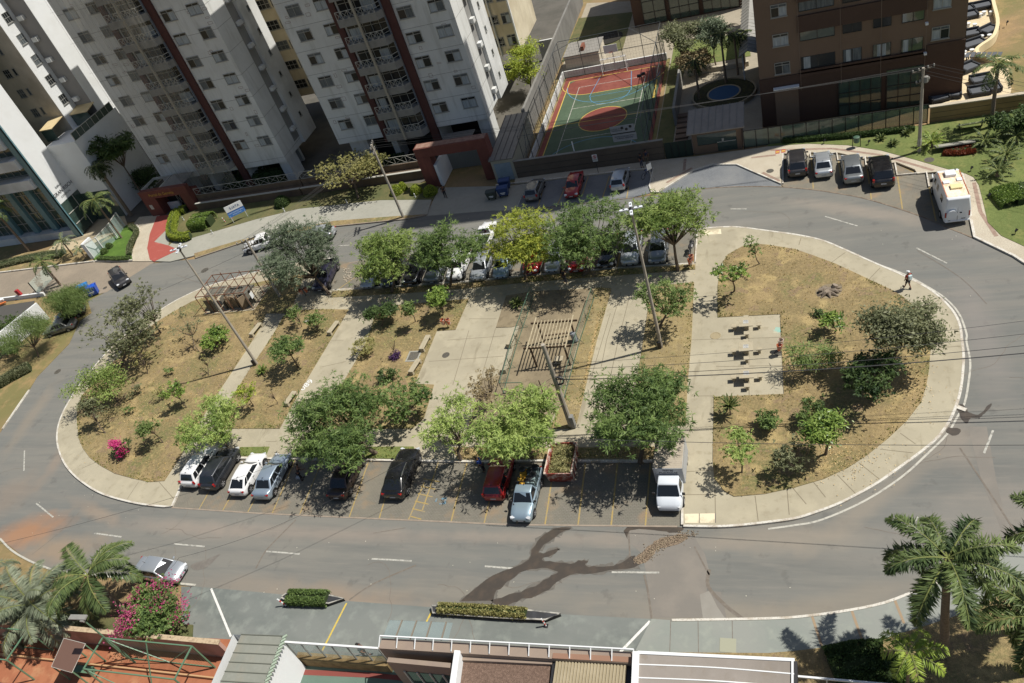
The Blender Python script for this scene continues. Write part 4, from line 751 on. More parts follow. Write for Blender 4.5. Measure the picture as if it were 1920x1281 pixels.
# ---- red skip full of branches
t = thing('rubble_skip', 'rusty red and white skip heaped with cut branches beside the loaded pickup', 'skip', (*P(1054, 905), 0.01), R_(1))
M_skr = mk('skip_red_paint', '8a3a2c', 0.8, [(2, 0.5, 0.62, 'c9bfb4', 0.9), (5, 0.48, 0.62, '5c2f22', 0.7)], local=True); M_skw = mk('skip_white_paint', 'cfc2b0', 0.8, [(1.5, 0.48, 0.62, 'a86a50', 0.8), (6, 0.5, 0.65, '7a4a36', 0.7)], local=True)
b = MB(); x0, x1, y0, y1 = -0.98, 0.98, -0.2, 2.7
b.add([(x0*.9, y0+.25, .02), (x1*.9, y0+.25, .02), (x1*.9, y1-.3, .02), (x0*.9, y1-.3, .02), (x0, y0, 1.25), (x1, y0, 1.25), (x1, y1, 1.25), (x0, y1, 1.25), (x0+.07, y0+.07, 1.25), (x1-.07, y0+.07, 1.25), (x1-.07, y1-.07, 1.25), (x0+.07, y1-.07, 1.25), (x0*.84, y0+.3, .1), (x1*.84, y0+.3, .1), (x1*.84, y1-.35, .1), (x0*.84, y1-.35, .1)],
      [(0, 1, 5, 4), (1, 2, 6, 5), (2, 3, 7, 6), (3, 0, 4, 7), (4, 5, 9, 8), (5, 6, 10, 9), (6, 7, 11, 10), (7, 4, 8, 11), (8, 9, 13, 12), (9, 10, 14, 13), (10, 11, 15, 14), (11, 8, 12, 15), (12, 13, 14, 15)])
b.build('skip_body', M_skr, t)
b = MB()
for x in (x0-.03, x1+.03): b.bar((x, y0, 1.24), (x, y1, 1.24), 0.08, 0.1)
for k in range(5):
    for x in (x0-.02, x1+.02): b.bar((x*.93, y0+.3+k*.55, .1), (x, y0+.3+k*.55, 1.2), 0.07)
b.build('side_rib', M_skw, t)
text('lettering', 'DISK ENTULHO', 0.24, M_skw, t, (0, y0+.065, .88), (R_(78), 0, 0))
rg = np.random.default_rng(5); n = 2600
c = np.c_[rg.uniform(-.8, .8, n), rg.uniform(.05, 2.5, n), rg.uniform(.7, 1.5, n)]
c[:, 2] = 0.75+0.6*rg.random(n)*(1-np.abs(c[:, 0])*.5)
a = rg.normal(0, 1, (n, 3)); a[:, 2] *= .4; a /= np.linalg.norm(a, axis=1)[:, None]; s_ = np.cross(a, rg.normal(0, 1, (n, 3))); s_ /= np.linalg.norm(s_, axis=1)[:, None]
v = np.stack([c-a*.16, c+s_*.03, c+a*.16, c-s_*.03], 1).reshape(-1, 3)
o_ = np_mesh('cut_branches', v, np.arange(4*n).reshape(-1, 4), leafmat('cut_leaves', '6f7048', 'a39b6c', 0.2), attr=rg.random(n)); tag(o_, 'heap of cut drying branches filling the red skip', 'branches', kind='stuff'); o_.location = t.location
b = MB(); 
for k in range(14): p = Vector((rng.uniform(-.7, .7), rng.uniform(.2, 2.3), rng.uniform(.9, 1.3))); b.tube(p, p+Vector((rng.uniform(-.6, .6), rng.uniform(-.6, .6), rng.uniform(-.1, .2))), .025, .012, 5)
b.build('sticks', mk('stick_wood', '8a6d45', 0.9), t)
# ---- motorbikes and bicycle
def bike(px, yaw, label, col, motor=True, name='motorcycle'):
    t = thing(name, label, name.replace('_', ' '), (*P(*px), 0.01 if motor else K), R_(yaw)); r = 0.30
    for x in (-0.62, 0.62):
        b = MB(); pts = [(x+r*math.cos(a*math.pi/8), 0, r+r*math.sin(a*math.pi/8)) for a in range(17)]; b.path(pts, 0.05 if motor else 0.02, 6, False); wh = b.build('wheel', M_tyre, t, smooth=True)
        b = MB()
        for k in range(6): a = k*math.pi/6; b.bar((x-r*math.cos(a), 0, r-r*math.sin(a)), (x+r*math.cos(a), 0, r+r*math.sin(a)), 0.015)
        b.build('spokes', M_rim, wh)
    b = MB(); b.path([(0.62, 0, r), (0.42, 0, 0.85), (0.36, 0, 1.0)], 0.03, 6).path([(0.42, 0, 0.8), (-0.1, 0, 0.6 if motor else 0.35), (-0.62, 0, r)], 0.035, 6).path([(-0.1, 0, 0.35), (-0.2, 0, 0.8)], 0.025, 6); b.build('frame', M_trim, t)
    b = MB(); b.path([(0.36, -0.33, 1.03), (0.40, 0, 0.98), (0.36, 0.33, 1.03)], 0.02, 6); b.build('handlebar', M_trim, t)
    if motor:
        b = MB(); b.path([(0.38, 0, 0.82), (0.2, 0, 0.88), (-0.05, 0, 0.8)], [0.08, 0.16, 0.1], 8); b.build('fuel_tank', col, t, smooth=True)
        b = MB(); b.path([(-0.05, 0, 0.8), (-0.4, 0, 0.8), (-0.7, 0, 0.88)], [0.1, 0.13, 0.07], 8); b.build('seat', M_trim, t, smooth=True)
        b = MB(); b.obox((0.05, 0, 0.42), 0.35, 0.25, 0.3); b.build('engine', M_rim, t, bevel=0.04)
    else:
        b = MB(); b.obox((-0.2, 0, 0.85), 0.24, 0.12, 0.06); b.build('seat', M_trim, t, bevel=0.02)
        b = MB(); b.path([(-0.1, 0, 0.3), (0.38, 0, 0.75)], 0.03, 6).path([(-0.2, 0, 0.72), (0.4, 0, 0.8)], 0.03, 6); b.build('tube', col, t)
bike((1297, 470), 80, 'dark motorcycle leaning in the shade by the north-east kerb corner', BK)
bike((1214, 332), 60, 'blue and white bicycle propped by the small sign at the end of the shaded bays', mk('blue_bike', '2a4a9a', 0.4), False, 'bicycle')
bike((1264, 838), 75, 'dark bicycle standing behind the box truck near the orange hydrant', M_trim, False, 'bicycle')
# ---------------------------------------------------------------- building materials
M_w1 = mk('grey_white_render', 'cfd0cc', 0.85, [(0.25, 0.42, 0.62, 'c3c3be', 0.7), (1.2, 0.5, 0.72, 'd4d4d0', 0.4), (1.6, 0.52, 0.66, 'a9a8a0', 0.45, (1, 1, 0.12))], bump=0.05)
M_w1s = mk('white_render', 'd4d5d2', 0.85, [(0.25, 0.42, 0.62, 'adada8', 0.6), (0.8, 0.52, 0.7, '9c9b95', 0.4, (1, 1, 0.12))])
M_cream = mk('cream_render', 'd0c6ac', 0.85, [(0.25, 0.42, 0.62, 'a89b80', 0.6), (0.8, 0.55, 0.7, '94886f', 0.4, (1, 1, 0.12))])
M_beige = mk('beige_render', 'c6bdac', 0.85, [(0.25, 0.42, 0.62, '9a907e', 0.6)])
M_brick = mk('red_brown_band', '50302b', 0.85, [(0.5, 0.42, 0.62, '462823', 0.6), (0.8, 0.55, 0.7, '5c3a34', 0.4, (1, 1, 0.15))])
M_redr = mk('gate_red_render', '6c3d33', 0.85, [(0.7, 0.45, 0.65, '5d332a', 0.6), (0.8, 0.55, 0.7, '8c5342', 0.5, (1, 1, 0.2))])
M_brn = mk('brown_cladding', '453127', 0.7, [(0.4, 0.42, 0.62, '4d382d', 0.7), (3, 0.5, 0.7, '432e25', 0.4)])
M_tan = mk('tan_render', '756150', 0.85, [(0.3, 0.42, 0.62, '6d5948', 0.6)])
M_bal = mk('balcony_grey', '86847e', 0.85, [(1, 0.5, 0.7, '6a6863', 0.6)])
M_frame = mk('window_frame_grey', '94948f', 0.5, metal=0.2)
M_rail = mk('white_rail', 'b4b2a8', 0.6)
M_pd = mk('dark_window', (0.02, 0.024, 0.026), 0.15, spec=0.35)
M_pc = mk('curtained_window', 'aab0b2', 0.4, [(3.0, 0.4, 0.6, '878f93', 0.8, (3, 3, 0.2))], spec=0.25)
M_pg = mk('grey_window', '646b6e', 0.3, [(2.0, 0.4, 0.6, '474e51', 0.8, (3, 3, 0.3))], spec=0.3)
M_green_gl = mk('green_glass', (0.035, 0.06, 0.05), 0.06, spec=0.9, layers=[(0.35, 0.42, 0.6, (0.07, 0.10, 0.085), 0.6)])
M_clear_gl = mk('clear_green_glass', (0.55, 0.72, 0.66), 0.05, alpha=0.35, spec=0.8)
M_dkfr = mk('dark_frame', (0.02, 0.02, 0.02), 0.5)
M_metroof = mk('metal_roof_sheet', '77746f', 0.6, [(0.5, 0.45, 0.62, '8a857c', 0.7), (3, 0.5, 0.7, '66625b', 0.5)], metal=0.1)
M_terr = mk('terrace_roof', 'c9b68c', 0.8, [(1, 0.45, 0.65, 'b5a27a', 0.6)])
M_white = mk('bright_white_wall', 'dcdedd', 0.8, [(0.4, 0.45, 0.65, 'd2d3d0', 0.6)])
M_shut = mk('dark_void', (0.012, 0.011, 0.010), 0.9)  # black stands for the shade inside openings
M_teal = mk('teal_mosaic_tile', '5e8187', 0.4, [(4, 0.42, 0.58, '4e6f78', 0.8), (20, 0.4, 0.7, '7397a0', 0.4)])
wr = random.Random(11)
def window(t, x0, x1, z0, z1, Y, style='two', ax='y', sill=True, nm='window'):
    """window on a wall facing -Y at y=Y (ax='y') or facing +X at x=Y (ax='x')"""
    b = MB(off(t)); d0, d1 = -0.07, 0.02; fw = 0.06
    def bx(a0, a1, c0, c1, e0, e1):
        if ax == 'y': b_.box(a0, a1, Y+e0, Y+e1, c0, c1)
        else: b_.box(Y-e1, Y-e0, a0, a1, c0, c1)
    b_ = b
    bx(x0, x0+fw, z0, z1, d0, d1); bx(x1-fw, x1, z0, z1, d0, d1); bx(x0+fw, x1-fw, z0, z0+fw, d0, d1); bx(x0+fw, x1-fw, z1-fw, z1, d0, d1)
    xm = (x0+x1)/2; zt = z1-(z1-z0)*0.24
    if style == 'two': bx(xm-0.03, xm+0.03, z0+fw, z1-fw, d0+.01, d1); bx(x0+fw, x1-fw, zt-0.03, zt+0.03, d0+.005, d1)
    if style == 'grid':
        for k in (1, 2): bx(x0+(x1-x0)*k/3-.025, x0+(x1-x0)*k/3+.025, z0+fw, z1-fw, d0+.01, d1)
        bx(x0+fw, x1-fw, (z0+z1)/2-.03, (z0+z1)/2+.03, d0+.005, d1)
    if sill: bx(x0-0.06, x1+0.06, z0-0.07, z0, -0.12, 0.02)
    f = b.build(nm, M_frame, t)
    if style == 'two':
        mats = wr.choice([(M_pc, M_pg), (M_pg, M_pd), (M_pc, M_pd), (M_pd, M_pg), (M_pc, M_pc), (M_pg, M_pg), (M_pd, M_pc)])
        for (a0, a1), m in zip(((x0+fw, xm-0.03), (xm+0.03, x1-fw)), mats):
            b_ = MB(off(t)); bx(a0, a1, z0+fw, zt-0.03, -0.025, 0.02); b_.build('pane', m, f)
        b_ = MB(off(t)); bx(x0+fw, xm-.03, zt+0.03, z1-fw, -0.02, 0.02); bx(xm+.03, x1-fw, zt+0.03, z1-fw, -0.02, 0.02); b_.build('transom', M_pg if wr.random() < .6 else M_pd, f)
    else:
        b_ = MB(off(t)); bx(x0+fw, x1-fw, z0+fw, z1-fw, -0.02, 0.02); b_.build('pane', wr.choice([M_pd, M_pg, M_pd]) , f)
    return f
def xrail(b, x0, x1, y, z0, z1, n, r=0.022, ax='y', braces=True):
    def q(u, z): return (u, y, z) if ax == 'y' else (y, u, z)
    b.bar(q(x0, z1), q(x1, z1), r*2.4); b.bar(q(x0, z0), q(x1, z0), r*2)
    for k in range(n+1):
        u = x0+(x1-x0)*k/n; b.bar(q(u, z0), q(u, z1), r*2)
        if k < n and braces: u2 = x0+(x1-x0)*(k+1)/n; b.bar(q(u, z0), q(u2, z1), r*1.5); b.bar(q(u, z1), q(u2, z0), r*1.5)
def slab_tower(label, X0, Yf, zb_left, zb_right, nfl, ztop, seed, scaffold=False):
    wr.seed(seed); t = thing('apartment_tower', label, 'apartment building', (X0, Yf, 0)); O = off(t); X1 = X0+21.2
    yb = Yf+9.2
    b = MB(O); xm = X0+13.3
    b.box(X0, xm, Yf, yb, zb_left, ztop); b.box(xm, X1, Yf+0.001, yb, zb_right, ztop)
    b.build('wall', M_w1, t)
    b = MB(O); b.box(X0+4.5, X0+16.5, yb, Yf+16.4, 0, ztop-1); b.build('core_wall', M_cream, t)
    b = MB(O); b.box(X0-0.5, X1+1.0, Yf+16.4, Yf+27, 5.2, ztop); b.build('rear_wall', M_cream, t)
    b = MB(O); b.box(X0+1, X0+3.6, Yf+0.8, yb-.5, 0, zb_left).box(X0+6.9, X0+7.7, Yf+.9, yb-.5, 0, 4.6).box(X0+13.4, X0+14.3, Yf+.3, yb-.5, 0, 4.6).box(X1-1.6, X1-.2, Yf+.4, Yf+3, 0, zb_right).box(X0+1, X1-1.6, yb-3.5, yb-3, 0, 4.2); b.build('ground_floor_piers', M_w1, t)
    b = MB(O); b.box(X0+3.6, X0+6.9, Yf+2.5, Yf+2.6, 0, 3.4).box(X0+7.7, X0+13.4, Yf+3.2, Yf+3.3, 0, 4.0).box(X0+14.3, X1-1.6, Yf+4, Yf+4.1, 0, 4.0); b.build('ground_floor_shade', M_shut, t)  # black sheets put in for the shade under the tower
    # red-brown bands either side of the balcony stack
    b = MB(O); b.box(X0+6.8, X0+7.6, Yf-0.35, Yf+0.1, zb_left-0.6, ztop); b.build('colour_band', M_brick, t)
    b = MB(O); b.box(X0+13.35, X0+14.35, Yf-0.35, Yf+0.1, 0.2, ztop); b.build('colour_band', M_brick, t)
    # floor joints and little repair outlines
    for q in ((X0, X0+6.8, Yf-0.008, Yf+.01), (X0+14.35, X1, Yf-0.008, Yf+.01), (X1-.01, X1+.008, Yf, yb)):
        b = MB(O)
        for k in range(nfl+1): z = zb_left+0.72+2.95*k; b.box(*q, z, z+.035)
        b.build('floor_joint', mk('joint_grey', '7a7975', 0.9), t)
    b = MB(O)
    for _ in range(26):
        x = wr.choice([X0+wr.uniform(.4, 6), X0+wr.uniform(14.8, 20.8)]); z = wr.uniform(zb_left+.5, zb_left+2.95*nfl); w_, h_ = wr.uniform(.2, .7), wr.uniform(.15, .5)
        for q in ((x, x+w_, z, z+.03), (x, x+w_, z+h_, z+h_+.03), (x, x+.03, z, z+h_), (x+w_, x+w_+.03, z, z+h_)): b.box(q[0], q[1], Yf-0.01, Yf+.01, q[2], q[3])
    b.build('repair_outline', mk('faint_red_chalk', '7d5a52', 0.9), t)
    cols = [(1.3, 3.15), (5.05, 6.72), (14.7, 16.6), (18.6, 20.45)]
    for k in range(nfl):
        z = 5.92+2.95*k
        for a, c in cols: window(t, X0+a, X0+c, z, z+1.35, Yf)
    # balconies
    for k in range(nfl+1):
        z = 4.0+2.95*k; xa, xb = X0+7.75, X0+13.3; dpt = 1.35
        b = MB(O)
        prof = [(xa, Yf+.05), (xa, Yf-dpt), (xb-.55, Yf-dpt), (xb, Yf-dpt+.75), (xb, Yf+.05)]
        b.flat(prof, z+0.75, z-0.12)
        s_ = b.build('balcony', M_bal, t)
        b = MB(O); b.box(xa+.1, xb-.1, Yf-.06, Yf+.03, z+.75, z+2.6); b.build('recess_panel', M_shut if wr.random() < .5 else M_pd, s_)  # flat panel; its black or dark glass stands for the shaded recess
        b = MB(O)
        for q in range(6): x = xa+.15+q*(xb-xa-.3)/5; b.box(x-.03, x+.03, Yf-.1, Yf-.06, z+.75, z+2.6)
        b.box(xa+.1, xb-.1, Yf-.1, Yf-.055, z+2.1, z+2.16); b.build('sliding_frame', M_frame, s_)
        if wr.random() < .6:
            a = wr.choice([xa+.3, xa+3]); b = MB(O); b.box(a, a+wr.uniform(.8, 1.9), Yf-.085, Yf-.05, z+.8, z+2.1); b.build('curtain', M_pc, s_)
        b = MB(O); xrail(b, xa+.06, (xa+xb)/2-.35, Yf-dpt+.03, z+.75, z+1.65, 3); xrail(b, (xa+xb)/2-.1, xb-.6, Yf-dpt+.03, z+.75, z+1.65, 3)
        b.bar((xb-.6, Yf-dpt+.03, z+1.65), (xb-.05, Yf-dpt+.78, z+1.65), .05); b.bar((xb-.6, Yf-dpt+.03, z+1.2), (xb-.05, Yf-dpt+.78, z+1.2), .035); xrail(b, Yf-dpt+.8, Yf-.3, xb-.05, z+.75, z+1.65, 1, ax='x')
        b.build('railing', M_rail, s_)
        b = MB(O); b.box(xb-.06, xb+.03, Yf-dpt+.72, Yf, z+.75, z+2.83) ; b.build('side_screen', mk('blue_grey_screen', '6d747c', 0.8), s_)
    b = MB(O); xm = X0+10.35; b.box(xm-.13, xm+.13, Yf-1.62, Yf-1.36, 3.9, ztop); b.build('balcony_mullion', mk('pale_pipe', '9b9484', 0.7), t)
    # east flank: painted grooves, small windows, air conditioners
    b = MB(O); b.box(X1, X1+0.45, Yf+5.2, yb, zb_right, ztop); b.build('flank_pier', M_w1s, t)
    b = MB(O); b.box(X1-.02, X1+.012, Yf+3.6, Yf+5.2, zb_right+1, ztop); b.build('flank_groove_shade', mk('groove_shade', '8b8a86', 0.9), t)  # flat strip, the groove's shade is put into its grey
    for k in range(nfl):
        z = 6.1+2.95*k
        window(t, Yf+6.8, Yf+7.3, z, z+.7, X1+0.45, 'one', 'x')
        b = MB(O); b.box(X1, X1+.5, Yf+3.9, Yf+4.7, z-.6, z-.1); a_ = b.build('air_conditioner', M_w1s, t); b = MB(O); b.box(X1+.01, X1+.55, Yf+3.8, Yf+4.8, z-.72, z-.62); b.build('bracket', M_frame, a_)
    for k in range(nfl+1):
        z = 5.9+2.95*k+.5; Yr = Yf+16.4
        window(t, X0+16.7, X0+18.7, z, z+1.3, Yr, 'grid', sill=True)
        window(t, X1-1.7, X1-1.1, z+.4, z+1.1, Yr, 'one'); window(t, X1-.4, X1+.8, z-.1, z+1.3, Yr, 'two')
        window(t, X0+19, X0+20.3, z, z+1.2, Yr, 'grid')
    b = MB(O)
    for x in (X1-1.75, X1+1.02): b.box(x-.1, x+.1, Yf+16.1, Yf+16.4, 5.0, ztop)
    b.build('downpipe', M_w1s, t)
    if scaffold:
        b = MB(O)
        for k in range(14): x = X0+.2+k*.8; b.bar((x, Yf-.5, 2.5), (x+wr.uniform(-.1, .1), Yf-.5, ztop), .012)
        for k in range(8): b.bar((X0-.2, Yf-.5, 4+k*4.0), (X0+11, Yf-.5, 4.1+k*4.0), .014)
        b.build('safety_rope', mk('rope', '8f8d86', 0.9), t)
        b = MB(O); n = 60; b.add([(X0+4+9.5*k/n, Yf-1.95+.12*math.sin(k*1.7)+.08*math.sin(k*.6), z) for z in (2.2, ztop) for k in range(n+1)], [(k, k+1, n+2+k, n+1+k) for k in range(n)])
        b.build('safety_net', mk('netting', 'b9b5a8', .9, alpha=.20, spec=0), t, smooth=True)
    return t
slab_tower('grey-white apartment tower on the left with netting ropes over its face', -85.4, 84.6, 3.1, 3.1, 9, 33.5, 3, True)
slab_tower('grey-white apartment tower standing over the red vehicle gateway', -55.8, 85.2, 4.0, 4.1, 7, 37, 5)
# ---------------------------------------------------------------- white office tower, far left
t = thing('office_tower', 'white and glass office tower at the far left with stepped sunlit flanks', 'office building', (-98.3, 78, 0)); O = off(t)
b = MB(O); b.box(-99.2, -98.3, 78.02, 82, 5.4, 40); b.build('fin_wall', M_white, t)
b = MB(O); b.box(-99.6, -98.32, 77.8, 78.02, 0, 40).box(-98.6, -98.29, 77.8, 78.02, 0, 40); b.build('tiled_pier', M_teal, t)
b = MB(O); b.box(-118, -97, 86.6, 89.6, 0, 40); b.build('mid_wall', M_beige, t)
b = MB(O); b.box(-97.05, -96.97, 86.62, 89.6, 12, 40); b.build('mid_flank', M_white, t)
b = MB(O); b.box(-118, -94, 89.6, 104, 0, 40); b.build('rear_wall', mk('grey_render2', '8b8884', 0.85), t)
b = MB(O); b.box(-94.04, -93.94, 89.62, 104, 8, 40); b.build('rear_flank', M_white, t)
b = MB(O); b.box(-98.3, -93.0, 82, 92, 0, 12.4); b.build('podium', M_white, t)
b = MB(O); b.box(-98.25, -93.05, 81.97, 82, 0, 4.6); b.build('podium_glazing', M_green_gl, t)
b = MB(O); b.box(-93.02, -92.96, 82.2, 91.5, 12.4, 13.5); b.build('parapet_glass', M_green_gl, t)
b = MB(O)
for k in range(9): y = 82.2+k*1.15; b.box(-93.03, -92.93, y-.03, y+.03, 12.4, 13.5)
b.bar((-92.98, 82.1, 13.5), (-92.98, 91.5, 13.5), .07); b.build('parapet_rail', M_rail, t)
for (x0, x1, y0, y1, z) in ((-97.0, -93.6, 87.5, 89.6, 14.6), (-99.5, -97.2, 83.6, 86.6, 14.6)):
    b = MB(O); b.add([(x0, y0, z-.4), (x1, y0, z-.4), (x1, y1, z), (x0, y1, z), (x0, y0, z-.5), (x1, y0, z-.5), (x1, y1, z-.1), (x0, y1, z-.1)], [(0, 1, 2, 3), (7, 6, 5, 4), (0, 4, 5, 1), (1, 5, 6, 2), (2, 6, 7, 3), (3, 7, 4, 0)]); b.build('terrace_roof', M_terr, t)
    b = MB(O); b.box(x0+.1, x1-.1, y0+.1, y0+.16, 12.4, z-.5); b.build('terrace_glazing', M_green_gl, t)
for k in range(8):
    z = 15.2+2.95*k
    window(t, -101.9, -100.7, z, z+1.2, 86.6, 'grid'); window(t, -100.1, -99.6, z+.15, z+1.15, 86.6, 'one')
    window(t, 87.7, 88.9, z+.4, z+1.75, -96.97, 'grid', 'x')
    b = MB(O); b.box(-96.4, -95.5, 89.1, 89.6, z+.1, z+.7); b.build('air_conditioner', M_w1s, t)
b = MB(O); b.box(-98.33, -98.27, 78.04, 81.98, 0.3, 5.4); gl = b.build('side_glazing', M_green_gl, t)
b = MB(O)
for z in (1.9, 3.6): b.box(-98.26, -98.2, 78.1, 80.2, z, z+.1)
b.box(-98.26, -98.2, 80.5, 80.56, .3, 5.4); b.build('glazing_bar', M_rail, gl)
# stepped glazed front left of the tiled pier
b = MB(O); b.box(-118, -99.6, 79.2, 81.9, 0, 40); b.build('front_glazing', M_green_gl, t)
b = MB(O)
for k in range(14): b.box(-99.9-k*1.35, -99.82-k*1.35, 79.1, 79.2, 0, 40)
for k in range(12): b.box(-118, -99.6, 79.12, 79.19, 1.1+k*1.5, 1.2+k*1.5)
b.build('mullions', M_frame, t)
for z in (8.6, 11.7, 14.8, 17.9, 21.0, 24.1, 27.2):
    b = MB(O); b.box(-118, -99.9, 77.4, 79.1, z, z+1.45); s_ = b.build('balcony_band', M_w1s, t)
    b = MB(O); b.box(-99.9, -99.86, 77.4, 79.1, z, z+1.45).box(-101, -99.9, 77.6, 79.1, z+1.45, z+1.5); b.build('band_end', M_white, s_)
for x in (-103.4, -107.2, -111):
    b = MB(O); b.box(x-.5, x+.5, 78.6, 79.2, 0, 8.6); b.build('tiled_column', M_teal, t)
b = MB(O); b.box(-118, -99.6, 78.0, 79.15, 0, 1.1); b.build('base_wall', M_w1s, t)
tx = text('sign_lettering', 'Edificio', 0.45, mk('sign_grey', '6b6f70', 0.6), t, (0, 0, 0), (R_(90), 0, R_(90))); tx.location = (-98.26-O[0], 79.6-O[1], 7.55)
tx = text('sign_lettering', 'GRAN RISCHI', 0.72, M_trim, t, (0, 0, 0), (R_(90), 0, R_(90))); tx.location = (-98.26-O[0], 79.98-O[1], 6.75)
tx = text('sign_lettering', 'COMERCIAL', 0.38, mk('sign_grey', '6b6f70', 0.6), t, (0, 0, 0), (R_(90), 0, R_(90))); tx.location = (-98.26-O[0], 79.9-O[1], 6.05)
# ---------------------------------------------------------------- brown tower, right
t = thing('brown_tower', 'tall brown and tan apartment tower with a double height green glass lobby', 'apartment building', (-2.8, 80.9, 0)); O = off(t)
X0, X1, Yf, Yb, ZT = -2.8, 15.9, 80.9, 95.8, 66
b = MB(O); b.box(X0, X1, Yf, Yb, 0, ZT); b.build('wall', M_tan, t)
b = MB(O); b.box(X0-.04, X1+.04, Yf-.14, Yf-.02, 0, 5.35).box(X0-.04, X0-.005, Yf-.02, Yb, 0, 5.35).box(X1+.005, X1+.04, Yf-.02, Yb, 0, 8.0).box(12.6, X1+.04, Yf-.141, Yf-.02, 5.35, 6.1); b.build('brown_base', M_brn, t)
b = MB(O)
for k in range(20):
    z = 5.35+2.95*k+1.35; b.box(1.15, 12.55, Yf-.25, Yf-.001, z if k else 5.35, z+1.6 if k else 5.5)
b.box(1.15, 12.55, Yf-.25, Yf-.001, 5.0, 5.7); b.build('brown_band', M_brn, t)
bb = MB(O)
for x in (1.2, 5.0, 8.6, 12.5): bb.box(x-.02, x+.02, Yf-.262, Yf-.24, 3.6, ZT)
bb.build('vertical_joint', mk('pale_joint', '7a6a5c', 0.8), t)
wr.seed(9)
for k in range(6):
    z = 5.72+2.95*k
    window(t, -1.25, .25, z-.1, z+1.15, Yf, 'two')
    window(t, 13.0, 14.5, z+.75, z+2.0, Yf, 'two')
    for a, c in ((1.3, 4.5), (5.2, 6.9), (7.9, 9.5), (10.4, 12.3)):
        b = MB(O); b.box(a, c, Yf-.03, Yf+.02, z, z+1.3); w_ = b.build('window', wr.choice([M_pd, M_pd, M_pg, M_green_gl]), t)
        b = MB(O); b.box((a+c)/2-.03, (a+c)/2+.03, Yf-.08, Yf-.03, z, z+1.3).box(a, c, Yf-.08, Yf-.03, z, z+.05).box(a, a+.05, Yf-.08, Yf-.03, z+.05, z+1.3).box(c-.05, c, Yf-.08, Yf-.03, z+.05, z+1.3); b.build('frame', M_dkfr, w_)
        if wr.random() < .6: u = a+wr.uniform(.1, .4); b = MB(O); b.box(u, u+wr.uniform(.4, .8), Yf-.045, Yf-.032, z+.06, z+1.25); b.build('curtain', M_pc, w_)
b = MB(O); b.box(12.35, 12.6, Yf-.6, Yf-.25, 8.3, 8.5).box(12.35, 12.6, Yf-.6, Yf-.25, 5.35, 5.55); b.build('ledge_end', M_white, t)
b = MB(O); b.box(4.7, 8.7, Yf-.2, Yf-.143, 0.1, 3.9).box(9.15, 12.5, Yf-.2, Yf-.143, 0.1, 4.2); g_ = b.build('lobby_glass', M_green_gl, t)
b = MB(O)
for x in (4.7, 5.7, 6.7, 7.7, 8.65, 9.15, 10.2, 11.3, 12.45): b.box(x, x+.07, Yf-.27, Yf-.2, .1, 3.95)
for z in (1.2, 2.5, 3.85): b.box(4.7, 8.72, Yf-.26, Yf-.2, z, z+.07).box(9.15, 12.52, Yf-.26, Yf-.2, z, z+.07)
b.build('lobby_mullions', M_dkfr, t)
b = MB(O); b.box(-1.4, .9, Yf-.22, Yf-.143, 0, 4.2); b.build('entrance_panel', M_tan, t)
b = MB(O); b.box(-1.5, 1.0, Yf-.7, Yf-.143, 4.2, 4.3); b.build('entrance_ledge', M_white, t)
# ---------------------------------------------------------------- red vehicle gateway of the middle tower
t = thing('vehicle_gateway', 'tall red portal over a sloping drive with a ribbed roller gate', 'gateway', (-41.9, 77.7, 0)); O = off(t)
b = MB(O); b.box(-41.9, -40.15, 77.7, 79.1, 0, 4.1).box(-34.15, -32.75, 77.7, 79.1, 0, 4.1).box(-41.9, -32.75, 77.7, 79.1, 4.1, 5.3); b.build('portal', M_redr, t, bevel=0.02)
b = MB(O); b.box(-41.75, -32.9, 77.9, 78.95, 5.3, 5.33); b.build('portal_cap', mk('portal_top', '8f7264', 0.9, [(2, 0.45, 0.6, '7c5c4c', 0.7)]), t)
b = MB(O); b.box(-40.1, -39.75, 77.75, 81.6, 0, 2.9); b.build('side_wall', M_white, t)
b = MB(O); b.box(-40.1, -34.1, 81.6, 81.75, 2.6, 3.4); b.build('lintel', M_w1, t)
b = MB(O)
for k in range(32): b.box(-39.7+k*.17, -39.6+k*.17, 81.55, 81.66, 0, 2.6)
b.box(-39.75, -34.15, 81.64, 81.7, 0, 2.6); b.build('roller_gate', mk('gate_sheet', '8a8c88', 0.6), t)
b = MB(O); b.box(-40.3, -36.4, 81.75, 84.5, 3.3, 3.4); b.build('gate_roof', M_metroof, t)
# annex with pale doors
t = thing('service_annex', 'long narrow service shed with ribbed grey roof and pale blue door panel', 'shed', (-33, 77, 0)); O = off(t)
b = MB(O); b.box(-32.7, -30.0, 77.0, 86.5, 0, 2.75); b.build('wall', mk('annex_cream', 'a8a493', 0.85), t)
b = MB(O); b.box(-32.4, -30.4, 76.95, 77.0, 0.1, 2.3); b.build('door_panel', mk('pale_blue_door', '8797a1', 0.6, [(1.5, 0.45, 0.65, '7c8b95', 0.7)]), t)
b = MB(O); b.add([(-32.85, 76.8, 2.76), (-29.85, 76.8, 2.76), (-29.85, 86.7, 3.3), (-32.85, 86.7, 3.3), (-32.85, 76.8, 2.9), (-29.85, 76.8, 2.9), (-29.85, 86.7, 3.45), (-32.85, 86.7, 3.45)], [(3, 2, 1, 0), (4, 5, 6, 7), (0, 1, 5, 4), (1, 2, 6, 5), (2, 3, 7, 6), (3, 0, 4, 7)]); r_ = b.build('roof', M_metroof, t)
b = MB(O)
for k in range(5): x = -32.85+k*.75; b.bar((x, 76.8, 2.93), (x, 86.7, 3.48), .05)
b.build('roof_seam', mk('roof_seam_dark', '4e4b46', 0.7), r_)
